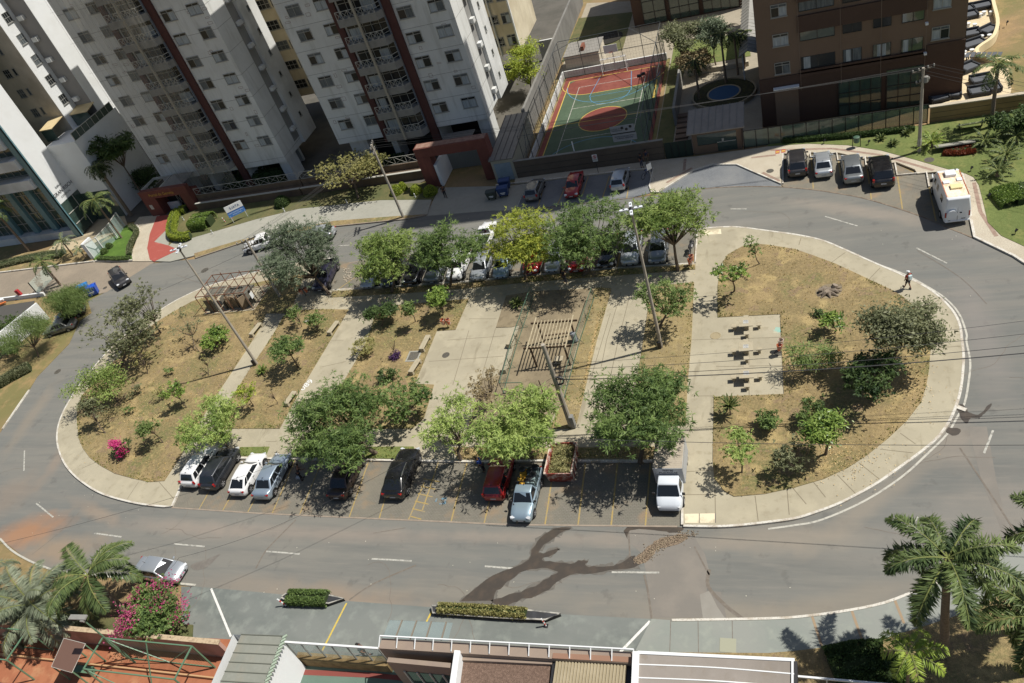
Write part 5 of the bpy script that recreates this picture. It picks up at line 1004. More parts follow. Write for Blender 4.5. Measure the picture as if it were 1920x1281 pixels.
# ---------------------------------------------------------------- red pedestrian gate, left
t = thing('red_gatehouse', 'low red gatehouse with gold lettering above its barred entrance', 'gatehouse', (-86.9, 80.5, 0)); O = off(t)
b = MB(O); b.box(-86.9, -84.6, 80.5, 82.6, 0, 2.8).box(-80.2, -78.6, 80.5, 82.6, 0, 2.8).box(-86.9, -78.6, 80.5, 81.3, 2.8, 4.0); b.build('portal', M_redr, t, bevel=0.02)
b = MB(O); b.box(-86.9, -86.7, 81.3, 84.5, 3.7, 4.0).box(-83.6, -83.4, 81.3, 84.5, 3.7, 4.0).box(-86.9, -83.4, 84.4, 84.6, 3.7, 4.0); b.build('roof_frame', M_rail, t)
b = MB(O); b.add([(-83.4, 81.4, 3.9), (-79.5, 81.4, 3.9), (-81.5, 83, 4.8), (-83.4, 84.6, 3.9), (-79.5, 84.6, 3.9)], [(0, 1, 2), (1, 4, 2), (4, 3, 2), (3, 0, 2)]); b.build('roof', M_metroof, t)
b = MB(O); b.box(-84.6, -82.6, 82.0, 82.15, 0, 1.1); b.build('counter', M_w1s, t)
b = MB(O); xrail(b, -82.5, -80.2, 82.1, .15, 2.2, 3, .02); b.build('entrance_bars', M_rail, t)
b = MB(O); b.box(-84.6, -80.2, 82.6, 82.65, 0, 2.8); b.build('void', M_shut, t)
b = MB(O); b.box(-86.3, -85.8, 80.46, 80.5, 1.2, 1.9); b.build('notice', M_rail, t)
tx = text('gold_lettering', 'Portal da Gemma', .62, mk('gold_letters', 'b08d3c', 0.4, metal=0.4), t, (0, 0, 0), (R_(90), R_(-0), 0)); tx.location = (-83.1-O[0], 80.47-O[1], 3.35)
# ---------------------------------------------------------------- terrace fence of the two towers
for (xa, xb, lab) in ((-78.4, -61.2, 'white cross-braced railing on a low brown wall below the left tower'), (-61.0, -42.0, 'white cross-braced railing on a brown wall leading to the red portal')):
    t = thing('terrace_railing', lab, 'railing', (xa, 80.2, 0), group=None); O = off(t); n = int((xb-xa)/1.5)
    b = MB(O); b.box(xa, xb, 80.2, 80.45, 0, 1.15).box(xa, xb, 81.2, 81.45, 0, 1.9).box(xa, xb, 80.45, 81.2, 1.0, 1.1); b.build('low_wall', mk('brown_low_wall', '6b5a49', 0.9, [(0.7, 0.45, 0.62, '5b4b3b', 0.7)]), t)
    b = MB(O); b.box(xa-.03, xb+.03, 80.15, 80.5, 1.15, 1.22); b.build('coping', M_rail, t)
    b = MB(O); xrail(b, xa+.1, xb-.1, 81.3, 1.98, 2.95, n, .018); b.build('railing', M_rail, t)
# ---------------------------------------------------------------- sports court
M_cg = mk('court_green', '42543f', 0.8, [(0.3, 0.45, 0.62, '4e604a', 0.8), (2, 0.5, 0.66, '3b4b39', 0.6)]); M_cr = mk('court_red', '74392f', 0.8, [(0.3, 0.45, 0.62, '83493d', 0.8), (2, 0.5, 0.66, '6a352d', 0.6)])
cx0, cx1, cy0, cy1 = -28.6, -14.9, 77.3, 102.2
MB().flat([(cx0, cy0), (cx1, cy0), (cx1, cy1), (cx0, cy1)], 0.03, -.02).build('court_surface', M_cr, kind=S)
MB().flat([(-27.9, 77.3), (-15.3, 77.3), (-15.3, 101.0), (-27.9, 101.0)], 0.036).build('court_surface', M_cg, kind=S)
arc = lambda cx, cy, r, a0, a1, n=28: [(cx+r*math.cos(a0+(a1-a0)*k/n), cy+r*math.sin(a0+(a1-a0)*k/n)) for k in range(n+1)]
MB().flat(arc(-21.6, 88.6, 3.0, 0, 2*math.pi)[:-1], 0.04).build('centre_circle', M_cr, kind=S)
Dp = [(-27.0, 101.0)]+arc(-24.6, 100.4, 4.2, math.pi*1.08, math.pi*1.5, 10)+arc(-18.8, 100.4, 4.2, math.pi*1.5, math.pi*1.92, 10)+[(-16.1, 101.0)]
Dp = [(x, max(y, 96.2)) for x, y in Dp]
MB().flat(Dp, 0.04).build('goal_area', M_cr, kind=S)
cw, cyl, cb = MB(), MB(), MB()
cyl.ribbon(arc(-21.6, 88.6, 3.0, 0, 2*math.pi), .1, .045); cyl.ribbon([(-27.8, 88.6), (-16.1, 88.6)], .09, .046); cyl.ribbon([(-27.9, 77.3), (-27.9, 101.0)], .12, .045); cyl.ribbon([(-27.9, 101), (-16.1, 101)], .1, .045); cyl.ribbon(Dp[1:-1], .1, .045); cyl.ribbon([(-15.7, 92), (-15.7, 97)], .3, .045)
for y in (84.6, 92.6): cw.ribbon([(-26.2, y), (-17.3, y)], .09, .047)
for x in (-26.2, -17.3): cw.ribbon([(x, 77.3), (x, 98.6)], .09, .048)
cw.ribbon([(-26.2, 98.6), (-17.3, 98.6)], .09, .047)
cb.ribbon(arc(-21.7, 99.5, 6.2, math.pi*1.02, math.pi*1.98), .08, .049); cb.ribbon([(-23.6, 100.9), (-24.3, 95.2)], .08, .05); cb.ribbon([(-19.4, 100.9), (-18.8, 95.2)], .08, .05); cb.ribbon(arc(-21.55, 95.2, 2.6, math.pi, 2*math.pi, 16), .08, .05); cb.ribbon([(-24.3, 95.2), (-18.8, 95.2)], .06, .05); cb.ribbon(arc(-21.7, 77.8, 6.2, 0, math.pi), .08, .049)
cyl.build('yellow_court_lines', M_yell2, kind=S); cw.build('white_court_lines', M_paint, kind=S); cb.build('blue_court_lines', mk('blue_line', '4f86a8', 0.8), kind=S)
t = thing('football_goal', 'white football goal with a net at the far end of the court', 'goal', (-21.6, 101.2, 0.04)); O = off(t)
b = MB(O); b.path([(-23.3, 101.2, .04), (-23.3, 101.2, 2.1), (-20.0, 101.2, 2.1), (-20.0, 101.2, .04)], .06, 8).path([(-23.3, 101.2, 2.1), (-23.3, 102, 1.9), (-23.3, 102.1, .04)], .03, 6).path([(-20, 101.2, 2.1), (-20, 102, 1.9), (-20, 102.1, .04)], .03, 6).tube((-23.3, 102, 1.9), (-20, 102, 1.9), .03).tube((-23.3, 102.1, .1), (-20, 102.1, .1), .03); b.build('goal_frame', M_white, t, smooth=True)
b = MB(O)
for k in range(12): x = -23.3+k*.3; b.bar((x, 102.05, .1), (x, 102.0, 1.9), .012)
for k in range(7): b.bar((-23.3, 102.05, .2+k*.28), (-20, 102.05, .2+k*.28), .012)
b.build('net', M_rail, t)
t = thing('basketball_hoop', 'white basketball backboard on a post behind the football goal', 'hoop', (-21.6, 101.9, 0.03)); O = off(t)
b = MB(O); b.path([(-21.6, 102.0, .03), (-21.6, 102.0, 2.8), (-21.6, 101.2, 3.3)], .07, 8); b.build('post', M_w1s, t)
b = MB(O); b.box(-22.5, -20.7, 101.1, 101.15, 2.9, 3.95); b.build('backboard', M_white, t)
b = MB(O); b.path([(-21.6+.23*math.cos(a*.5), 100.85+.23*math.sin(a*.5), 3.05) for a in range(13)], .02, 5, False); b.build('ring', mk('hoop_orange', 'b0502a', 0.5), t)
# cage
t = thing('court_cage', 'tall grey mesh cage of posts and rails around the sports court', 'fence', (-28.7, 77.2, 0)); O = off(t); M_st = mk('galvanised_steel', '5b5f60', 0.5, metal=0.5)
P_ = [(-28.7, 77.2+k*3.1) for k in range(9)]; Q_ = [(-14.9, 77.2+k*3.1) for k in range(9)]; B_ = [(-28.7+k*2.76, 102.3) for k in range(1, 5)]
for k, p in enumerate(P_+Q_+B_):
    b = MB(O); b.tube((*p, 0), (*p, 5.2), .045, n=6); b.build('post', M_st, t)
b = MB(O)
for z in (2.6, 5.2):
    b.bar((-28.7, 77.2, z), (-28.7, 102, z), .06); b.bar((-14.9, 77.2, z), (-14.9, 102, z), .06); b.bar((-28.7, 102.3, z), (-14.9, 102.3, z), .06)
b.bar((-28.7, 77.2, 5.2), (-14.9, 77.2, 5.2), .05)
for k in range(0, 8, 3): b.bar((-28.7, 77.2+k*3.1, 0), (-28.7, 77.2+(k+1)*3.1, 5.2), .05)
b.bar((-28.7, 99, 5.2), (-25.6, 102.3, 5.2), .05); b.bar((-14.9, 96, 5.2), (-19, 102.3, 5.2), .05); b.bar((-14.9, 102.3, 0), (-14.9, 99, 5.2), .05); b.bar((-14.9, 99, 0), (-14.9, 95.9, 5.2), .06)
b.build('rails', M_st, t)
b = MB(O)
for k in range(62): y = 77.3+k*.4; b.bar((-28.7, y, .3), (-28.7, y, 5.1), .009); b.bar((-14.9, y, .3), (-14.9, y, 5.1), .009)
for k in range(34): x = -28.6+k*.4; b.bar((x, 102.3, .3), (x, 102.3, 5.1), .009)
for k in range(12): z = .5+k*.4; b.bar((-28.7, 77.3, z), (-28.7, 102, z), .009); b.bar((-14.9, 77.3, z), (-14.9, 102, z), .009); b.bar((-28.7, 102.3, z), (-14.9, 102.3, z), .009)
b.build('mesh', M_st, t)
# front wall, kickboards, side walls
t = thing('court_wall', 'long brown boundary wall between the shaded bays and the sports court', 'wall', (-30, 76.9, 0)); O = off(t)
b = MB(O); b.box(-30.0, -13.0, 76.9, 77.1, 0, 2.3); b.build('wall', mk('taupe_wall', '5f5448', 0.85, [(0.4, 0.45, 0.62, '6a5e50', 0.7), (2, 0.5, 0.7, '574c41', 0.5)]), t)
b = MB(O); b.box(-30.05, -12.95, 76.85, 77.15, 2.3, 2.37); b.build('coping', M_bal, t)
b = MB(O); b.box(-30.0, -13.0, 76.885, 76.9, .75, .78).box(-30.0, -13.0, 76.885, 76.9, 1.5, 1.53); b.build('groove', M_trim, t)
b = MB((-29.1, 77.3, 0)); b.box(-29.1, -28.9, 77.3, 102.5, 0, .9).box(-29.1, -14.8, 102.5, 102.7, 0, .9).build('court_kerb_wall', M_w1s, label='pale low wall along the western and far sides of the sports court', cat='wall')
b = MB((-31, 87, 0)); b.box(-30.9, -30.6, 87, 130, 0, 3.6); b.build('boundary_wall', mk('old_grey_wall', '7d7b76', 0.9, [(0.3, 0.45, 0.62, '6d6b66', 0.8), (0.8, 0.5, 0.7, '5f5d59', 0.5, (1, 1, .2))]), label='tall weathered grey wall running back beside the alley behind the court', cat='wall')
b = MB((-40, 115, 0)); b.box(-33.6, -30.9, 110.0, 110.3, 0, 2.9); b.build('alley_wall', M_w1, label='short pale wall closing the alley behind the bright green tree', cat='wall')
t = thing('court_hut', 'flat-roofed beige hut behind the far end of the sports court', 'hut', (-28.7, 103, 0)); O = off(t)
b = MB(O); b.box(-28.5, -23.7, 103.1, 107.6, 0, 2.6); b.build('wall', M_beige, t); b = MB(O); b.box(-28.6, -23.6, 103.0, 107.7, 2.6, 2.7); b.build('roof', mk('hut_roof', '85827c', 0.9, [(0.8, 0.45, 0.65, '75726c', .8)]), t)
b = MB(O); b.box(-26.2, -25.8, 104, 105.4, 2.7, 3.3); b.build('chimney', mk('hut_chimney', '7a4a38', 0.8), t)
t = thing('light_pole', 'thin floodlight pole on the eastern side of the sports court', 'light pole', (*P(1218, 226), 0)); xx, yy = P(1218, 226); b = MB(off(t)); b.tube((xx, yy, 0), (xx, yy, 5.6), .07, .05); b.build('pole', M_st, t)
b = MB(off(t)); b.obox((xx-.2, yy-.1, 5.7), .5, .3, .25).obox((xx+.2, yy+.3, 5.7), .4, .3, .25); b.build('floodlight', M_trim, t)
t = thing('court_banner', 'white banner printed in three dark lines hung above the court wall', 'banner', (-18.5, 77.0, 0))
b = MB(off(t)); b.box(-18.3, -15.7, 77.16, 77.18, 3.75, 4.6).box(-18.2, -15.6, 77.16, 77.18, 2.75, 3.6); b.build('sheet', mk('banner_sheet', '8f9296', 0.8, [(2, 0.45, 0.65, '83878c', .6)]), t)
b = MB(off(t)); b.box(-18.35, -15.65, 77.16, 77.2, 3.62, 3.72); b.build('batten', M_trim, t)
for x, z in ((-17.0, 4.3), (-16.55, 4.1), (-16.1, 4.35)):
    b = MB(off(t)); b.path([(x, 77.13, z), (x, 77.15, z)], .16, 12); b.build('round_mark', M_trim, t)
tx = text('lettering', 'AULAS DE FUTSAL\nINSCREVA-SE', .2, mk('banner_ink', '50565c', .8), t, (0, 0, 0), (R_(90), 0, 0)); tx.location = (-17.6+18.5, .14, 4.15)
tx = text('lettering', 'ESCOLA DE ESPORTES\nTURMAS ABERTAS', .22, mk('banner_ink', '50565c', .8), t, (0, 0, 0), (R_(90), 0, 0)); tx.location = (-16.9+18.5, .14, 3.2)
t = thing('wall_post', 'short white post standing on the court side of the brown wall', 'post', (*P(1094, 285), 0)); xx, yy = P(1094, 285); b = MB(off(t)); b.tube((xx, 77.5, 2.2), (xx, 77.5, 3.4), .07); b.build('tube', M_white, t)
# ---------------------------------------------------------------- guard house, glass fence, garden walls
t = thing('guard_house', 'guard house with a ribbed grey roof and green glass doors', 'guard house', (-10.2, 76.7, 0)); O = off(t)
b = MB(O); b.box(-9.9, -9.4, 76.9, 80.5, 0, 2.75).box(-5.4, -4.9, 76.9, 80.5, 0, 2.75).box(-9.4, -5.4, 80.3, 80.5, 0, 2.75).box(-9.9, -4.9, 76.8, 76.95, 2.3, 2.75).box(-9.4, -7.4, 76.9, 77.1, 0, 1.0); b.build('wall', M_tan, t)
b = MB(O); b.box(-9.4, -7.4, 76.98, 77.03, 1.0, 2.3).box(-7.4, -5.4, 76.98, 77.03, 0, 2.3); b.build('glass_door', M_green_gl, t)
b = MB(O); b.bar((-7.4, 76.95, 1.1), (-5.5, 76.95, 1.1), .06).box(-6.9, -6.7, 76.9, 76.97, 1.2, 1.5); b.build('door_handle', M_rail, t)
b = MB(O); b.add([(-10.3, 76.2, 2.76), (-4.5, 76.2, 2.76), (-4.5, 80.8, 3.2), (-10.3, 80.8, 3.2), (-10.3, 76.2, 2.86), (-4.5, 76.2, 2.86), (-4.5, 80.8, 3.3), (-10.3, 80.8, 3.3)], [(3, 2, 1, 0), (4, 5, 6, 7), (0, 1, 5, 4), (1, 2, 6, 5), (2, 3, 7, 6), (3, 0, 4, 7)]); r_ = b.build('roof', mk('guard_roof', '8d857b', 0.6, [(0.8, 0.45, 0.65, '7d766d', .7)]), t)
b = MB(O)
for k in range(9): x = -10.3+k*.72; b.bar((x, 76.2, 2.88), (x, 80.8, 3.32), .05)
b.build('roof_seam', M_bal, r_)
t = thing('garden_fence', 'dark green panel fence closing the gap between court wall and guard house', 'fence', (-13, 76.8, 0)); b = MB(off(t)); b.box(-12.9, -10.0, 76.85, 76.9, 0, 1.9); b.build('panel', mk('dark_green_panel', '27352c', 0.8), t)
b = MB(off(t)); 
for k in range(5): b.box(-12.9+k*.72, -12.84+k*.72, 76.8, 76.85, 0, 1.95)
b.build('posts', M_dkfr, t)
t = thing('glass_fence', 'long green glass fence on dark posts in front of the brown tower', 'fence', (-4.7, 76.9, 0)); O = off(t)
b = MB(O); b.box(-4.7, 12.4, 76.72, 76.74, .15, 2.0); b.build('glass_panels', mk('fence_glass', (0.10, 0.16, 0.13), 0.05, alpha=0.55, spec=0.9), t)
for k in range(15):
    x = -4.7+k*1.22; b = MB(O); b.box(x-.04, x+.04, 76.66, 76.78, 0, 2.08); b.build('post', M_dkfr, t)
b = MB(O); b.bar((-4.7, 76.73, 2.05), (12.4, 76.73, 2.05), .06).bar((-4.7, 76.73, .15), (12.4, 76.73, .15), .06); b.build('rail', M_dkfr, t)
t = thing('garden_wall', 'long tan garden wall with a pale coping behind the upper lawn', 'wall', (12.6, 76.6, 0)); O = off(t)
b = MB(O); b.box(12.6, 40, 76.6, 76.85, 0, 1.75); b.build('wall', mk('tan_wall', '8d7654', 0.85, [(0.5, 0.45, 0.62, '7c6748', .7)]), t)
b = MB(O); b.box(12.5, 40, 76.5, 76.95, 1.75, 1.85); b.build('coping', M_mosaic, t); b = MB(O)
for z in (.6, 1.15): b.box(12.6, 40, 76.585, 76.6, z, z+.03)
b.build('groove', M_trim, t)
# fountain court
fx, fy = -7.15, 89.6
MB().flat([(-14.4, 77.3), (-2.9, 77.3), (-2.9, 118), (-30, 130), (-30, 102.8), (-14.4, 102.8)], .02).build('courtyard', mk('courtyard_stone', '99907e', 0.8, [(0.5, 0.45, 0.62, '8b8271', .7), (4, .45, .65, 'a89f8c', .5)]), kind=S)
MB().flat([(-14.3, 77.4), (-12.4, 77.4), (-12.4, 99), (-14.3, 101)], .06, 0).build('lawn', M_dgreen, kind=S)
MB().flat([(-14.2, 99), (-4.2, 99), (-4.6, 106), (-14.2, 108)], .07, 0).build('lawn', M_green, kind=S)
t = thing('round_fountain', 'round blue pool ringed by a dark planted bed in the courtyard', 'fountain', (fx, fy, .02)); O = off(t)
b = MB(O); b.lathe((fx, fy, 0), [(3.7, 0), (3.7, .45), (3.5, .45), (3.5, .3), (1.95, .3), (1.95, .4), (1.75, .4), (1.75, .15)], 40); b.build('basin', mk('fountain_stone', '9c9078', .85), t, smooth=True, ang=30)
b = MB(O); b.lathe((fx, fy, .31), [(3.48, 0), (3.3, .08), (2.2, .08), (1.97, 0)], 40); b.build('planting_bed', mk('dark_bed', '34321f', .95, [(3, .45, .6, '474a24', .8)], bump=1, bscale=5), t)
b = MB(O); b.lathe((fx, fy, .33), [(1.76, 0), (1.76, .05), (.01, .05)], 32); b.build('water', mk('pool_water', '33557a', .5, spec=.2), t)
# pergola-like covered walk and garden wall
t = thing('covered_walk', 'pitched grey walkway roof beside the brown tower', 'canopy', (-4.2, 93, 0)); O = off(t)
b = MB(O); b.add([(-5.2, 91.5, 3.5), (-4.2, 91.5, 4.1), (-3.0, 91.5, 3.6), (-5.0, 110, 3.5), (-4.0, 110, 4.1), (-2.9, 110, 3.6), (-5.2, 91.5, 3.4), (-4.2, 91.5, 4.0), (-3.0, 91.5, 3.5), (-5.0, 110, 3.4), (-4.0, 110, 4.0), (-2.9, 110, 3.5)], [(0, 1, 4, 3), (1, 2, 5, 4), (6, 9, 10, 7), (7, 10, 11, 8), (0, 6, 7, 1), (1, 7, 8, 2), (0, 3, 9, 6), (2, 8, 11, 5)]); r_ = b.build('roof', mk('walk_roof', '8f8d86', .6, [(.6, .45, .62, '7f7d77', .6)]), t)
b = MB(O)
for k in range(19): y = 91.5+k; b.bar((-5.2, y, 3.54), (-4.2, y, 4.14), .05); b.bar((-4.2, y, 4.14), (-3.0, y, 3.64), .05)
b.build('roof_seam', M_rail, r_)
for y in (92, 97, 102, 107):
    b = MB(O); b.box(-4.9, -4.75, y, y+.15, 0, 3.5); b.build('post', M_w1s, t)
b = MB((-12.4, 84, 0)); b.box(-12.5, -12.2, 84, 94, 0, 2.2).build('garden_screen_wall', M_bal, label='narrow grey wall between the sports court and the fountain court', cat='wall')
b = MB((-11.5, 96.5, 0)); b.box(-11.8, -4.4, 96.3, 96.8, 0, .6).build('planter_wall', M_mosaic, label='low pale planter wall in front of the courtyard lawn', cat='wall')
t = thing('stepping_benches', 'row of tan stone steps beside the dark strip of lawn in the courtyard', 'steps', (-11.5, 80, 0))
for k in range(6):
    b = MB(off(t)); b.box(-12.2, -10.8, 79.5+k*1.15, 80.3+k*1.15, 0, .2+k*.04); b.build('step', M_tan, t)
# far glass building
t = thing('lobby_building', 'low brown building with tall green glass bays behind the courtyard trees', 'building', (-20.5, 115, 0)); O = off(t)
b = MB(O); b.box(-20.5, -3.5, 115.5, 130, 0, 14); b.build('wall', M_brn, t)
for a, c in ((-19, -15.8), (-15.2, -11.2), (-10.6, -5.8)):
    b = MB(O); b.box(a, c, 115.4, 115.5, .2, 6.5); g_ = b.build('glass_bay', M_green_gl, t)
    b = MB(O); n = int((c-a)/1.1)
    for k in range(n+1): x = a+(c-a)*k/n; b.box(x-.04, x+.04, 115.3, 115.4, .2, 6.5)
    for z in (1.8, 3.4, 5.0): b.box(a, c, 115.32, 115.4, z, z+.07)
    b.build('glazing_bar', M_dkfr, g_)
b = MB((-24, 112, 0)); b.lathe((-24.3, 113.5, .03), [(2.2, 0), (2.2, .1), (2.0, .12), (0.01, .12)], 30).build('oval_bed', mk('dark_bed2', '26231c', .95), label='dark round planted bed in the shaded garden behind the court', cat='flower bed')
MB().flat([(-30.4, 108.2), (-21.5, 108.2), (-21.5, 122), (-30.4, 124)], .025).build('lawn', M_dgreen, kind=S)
# lobby fore court right of the brown tower: pale patio with curved wall
pat = PP([(1798, 0), (1860, -20), (1862, 20), (1869, 50), (1866, 72), (1857, 86), (1838, 99), (1830, 108), (1840, 117), (1890, 128), (1896, 170), (1890, 195), (1745, 205), (1797, 186)])
MB().flat(pat, .2, 0).build('patio', mk('pale_patio', 'cdbb98', .85, [(.8, .45, .62, 'bba883', .7), (5, .45, .62, 'd8c8a8', .6)]), kind=S)
cw_ = smooth_line(PP([(1858, -30), (1860, 10), (1869, 50), (1866, 72), (1857, 86), (1838, 99), (1830, 108), (1840, 117), (1892, 129)]), 4)
MB((20, 90, 0)).ribbon(cw_, .35, .9, 0).build('curved_wall', mk('warm_white_wall', 'd9c8a0', .85), label='low curved cream wall round the patio beside the brown tower', cat='wall')
def sofa(px, yaw, w_, label, h=.75, d=1.3):
    t = thing('patio_sofa', label, 'sofa', (*P(*px, .2), .2), R_(yaw), 'dark wicker furniture on the patio')
    b = MB(); b.box(-w_/2, w_/2, -d/2, d/2, .1, .42); b.build('seat', mk('dark_wicker', '26282b', .8, [(9, .4, .6, '383b3f', .7)], local=True), t, bevel=.04)
    b = MB(); b.box(-w_/2, w_/2, d/2-.2, d/2, .42, h); b.build('backrest', _M['dark_wicker'], t, bevel=.04)
    for s_ in (-1, 1): b = MB(); b.box(s_*w_/2-(.18 if s_ > 0 else 0), s_*w_/2+(.18 if s_ < 0 else 0), -d/2, d/2-.2, .42, h-.15); b.build('arm', _M['dark_wicker'], t, bevel=.03)
    b = MB(); b.box(-w_/2+.2, w_/2-.2, -d/2+.05, d/2-.22, .42, .5); b.build('cushion', mk('grey_cushion', '55585c', .9), t, bevel=.04)
for px, yaw, w_, lab in (((1841, 16), 5, 2.0, 'dark wicker sofa nearest the far end of the patio by the curved wall'), ((1812, 22), 10, 1.4, 'small dark wicker sofa at the far end beside the tower'), ((1815, 34), 8, 1.9, 'long dark wicker sofa against the tower flank'), ((1820, 68), 4, 1.8, 'dark flat topped wicker seat in the middle of the patio'), ((1823, 88), 20, 2.4, 'wide dark wicker daybed before the bend of the curved wall'), ((1852, 62), 35, 1.8, 'grey wicker lounger tucked in the curve of the wall'), ((1815, 132), 30, 1.8, 'dark wicker seat below the slatted table under the palm'),
                         ((1838, 155), 5, 1.9, 'dark wicker seat with pale cushions behind the palm trunk'), ((1836, 176), 3, 2.0, 'dark wicker sofa closest to the tan wall'), ((1760, 188), 12, 1.8, 'shaded wicker sofa at the corner of the brown tower'), ((1788, 181), -8, 1.4, 'shaded wicker armchair at the corner of the brown tower'), ((1861, 170), 5, 1.4, 'dark wicker armchair right of the palm trunk')): sofa(px, yaw, w_, lab)
t = thing('slatted_table', 'grey slatted table in the middle of the patio under the palm', 'table', (*P(1842, 115, .2), .2), R_(-22)); b = MB()
for k in range(7): b.box(-1.6+k*.48, -1.22+k*.48, -.55, .55, .68, .74)
b.build('tabletop', mk('grey_slats', '55585b', .7), t); b = MB()
for x in (-1.4, 1.4):
    for y in (-.45, .45): b.box(x-.05, x+.05, y-.05, y+.05, 0, .68)
b.build('legs', M_trim, t)
for k, (px, lab) in enumerate((((1815, 52), 'white stools at the tower flank in the middle of the patio'), ((1846, 30), 'white low tables near the far sofa of the patio'), ((1843, 75), 'white low stools in the bend of the patio wall'), ((1812, 104), 'white stools just above the slatted table'))):
    t = thing('stool_cluster', lab, 'stools', (*P(*px, .2), .2), .3*k)
    for j in range(3): b = MB(); b.lathe((j*.55-.5, .3*math.sin(j*2), 0), [(.22, 0), (.17, .2), (.24, .42)], 12); b.build('stool', M_white, t, smooth=True)

MB().flat([(-118, 80.5), (-44, 79.0), (-31, 87), (-31, 140), (-118, 140)], .03, -.02).build('tower_yard', mk('yard_paving', '5f5b53', .9, [(.3, .42, .62, '4c4a42', .8)]), kind=S)
# ---------------------------------------------------------------- lamp posts
M_pole = mk('concrete_pole', 'a39b8d', 0.85, [(1.5, 0.45, 0.62, '8e8578', .7), (6, .5, .7, 'b0a899', .4)], local=True); M_led = mk('white_lamp_head', (0.72, 0.75, 0.78), 0.35, metal=0.1); M_ins = mk('insulator', '8c8a84', .4)
def lamp_post(px, h, yaw, label):
    t = thing('lamp_post', label, 'lamp post', (*P(*px, K), K), R_(yaw), None)
    b = MB(); b.path([(0, 0, 0), (0, 0, h*.5), (0, 0, h)], [.15, .115, .07], 12); b.build('pole', M_pole, t, smooth=True)
    b = MB(); b.lathe((0, 0, h-.1), [(.12, 0), (.16, .1), (.16, .3), (.06, .4)], 12); b.build('bracket_hub', M_trim, t)
    for k in range(4):
        a = k*math.pi/2; b = MB(); d = Vector((math.cos(a), math.sin(a), 0))
        b.bar(d*.06+Vector((0, 0, h+.1)), d*.25+Vector((0, 0, h+.14)), .06)
        mt = Matrix.Translation(d*.52+Vector((0, 0, h+.16))) @ Matrix.Rotation(a, 4, 'Z') @ Matrix.Scale(.62, 4)
        n = MB(); n.flat([(-.48, -.1), (-.42, -.17), (.38, -.17), (.48, -.1), (.48, .1), (.38, .17), (-.42, .17), (-.48, .1)], .09, -.05); b.add([tuple(mt @ Vector(v)) for v in n.v], n.f)
        hd_ = b.build('lamp_head', M_led, t, smooth=True, ang=30)
        b = MB(); n = MB().box(-.1, .1, -.07, .07, .09, .14); b.add([tuple(mt @ Vector(v)) for v in n.v], n.f); b.build('photocell', M_trim, hd_)
    b = MB(); b.box(-.28, .0, -.28, -.1, .1, .75); b.build('junction_box', M_trim, t)
lamp_post((482, 683), 14.2, 20, 'tall tapered lamp post with four white heads on the narrow western path')
lamp_post((1240, 651), 13.3, 10, 'tall tapered lamp post with four white heads on the golden grass strip')
# ---------------------------------------------------------------- utility poles and lines
attach = {}
def utility(px, h, arms, label, z=K, r=.17, extra=None):
    t = thing('utility_pole', label, 'utility pole', (*P(*px, z), z), 0)
    b = MB(); b.path([(0, 0, 0), (0, 0, h)], [r, r*.68], 10); b.build('pole', M_pole, t, smooth=True)
    for k, (zz, L, a) in enumerate(arms):
        d = Vector((math.cos(R_(a)), math.sin(R_(a)), 0)); b = MB(); b.bar(-d*L/2+Vector((0, 0, zz)), d*L/2+Vector((0, 0, zz)), .1, .12); ca = b.build('crossarm', mk('weathered_arm', '5b544a', .85), t)
        for u in (-.46, -.2, .2, .46):
            b = MB(); p = d*L*u; b.lathe((p.x, p.y, zz+.06), [(.05, 0), (.08, .05), (.05, .12), (.08, .17), (.03, .24)], 8); b.build('insulator', M_ins, ca)
        b = MB(); b.bar(d*L*.3+Vector((0, 0, zz)), Vector((0, 0, zz-.6)), .04).bar(-d*L*.3+Vector((0, 0, zz)), Vector((0, 0, zz-.6)), .04); b.build('arm_brace', M_trim, t)
    attach[label] = Vector((*P(*px, z), z)); return t
T1 = utility((1723, 285), 8.3, [(8.1, 2.0, 20), (7.0, 1.2, 20)], 'utility pole with a wide crossarm standing on the lawn by the tan wall')
T2 = utility((756, 407), 9.6, [(9.4, 2.0, -75), (8.7, 1.6, -75)], 'utility pole with double crossarms on the northern verge beside the footway')
T3 = utility((525, 556), 7.8, [(7.6, 2.1, 35), (6.9, 1.6, 35)], 'utility pole with a painted base next to the caged enclosure')
T4 = utility((1071, 799), 8.6, [], 'bare concrete utility pole carrying a cable coil beside the fenced play ground', r=.22)
b = MB(); b.box(.12, .42, -.3, .1, .05, 1.25); b.build('meter_box', mk('meter_grey', '7d7d7a', .6), T4, bevel=.02)
b = MB()
for k in range(5): b.path([(.28+.36*math.cos(a*.4), -.1+k*.03, 5.0+.36*math.sin(a*.4)) for a in range(17)], .035, 5, False)
b.build('cable_coil', M_trim, T4)
for T, hh in ((T2, 1.6), (T3, 2.2), (T1, 1.7)):
    b = MB(); b.lathe((0, 0, hh*.45), [(.178, 0), (.172, hh*.4)], 10); b.build('painted_band', mk('chalk_white', 'b6b2a8', .9, [(4, .45, .6, '8d8579', .8)]), T)
b = MB(); b.lathe((.25, 0, 6.9), [(.14, 0), (.2, .05), (.2, .55), (.12, .6)], 10); b.build('transformer', M_bal, T1)
def wire(label, pts, sag=.35, r=.012, cat='power line', grp='overhead wires', n=14):
    out = []
    for a, c in zip(pts, pts[1:]):
        a, c = Vector(a), Vector(c)
        for k in range(n+1): u = k/n; p = a.lerp(c, u); p.z -= sag*4*u*(1-u); out.append(p)
    o_ = Vector(pts[0]); b = MB(tuple(o_)); b.path(out, r, 4, False); o = b.build('power_line', mk('wire_black', (0.03, .03, .03), .6), label=label, cat=cat, group=grp); return o
A1, A2, A3, A4 = [attach[k] for k in attach]
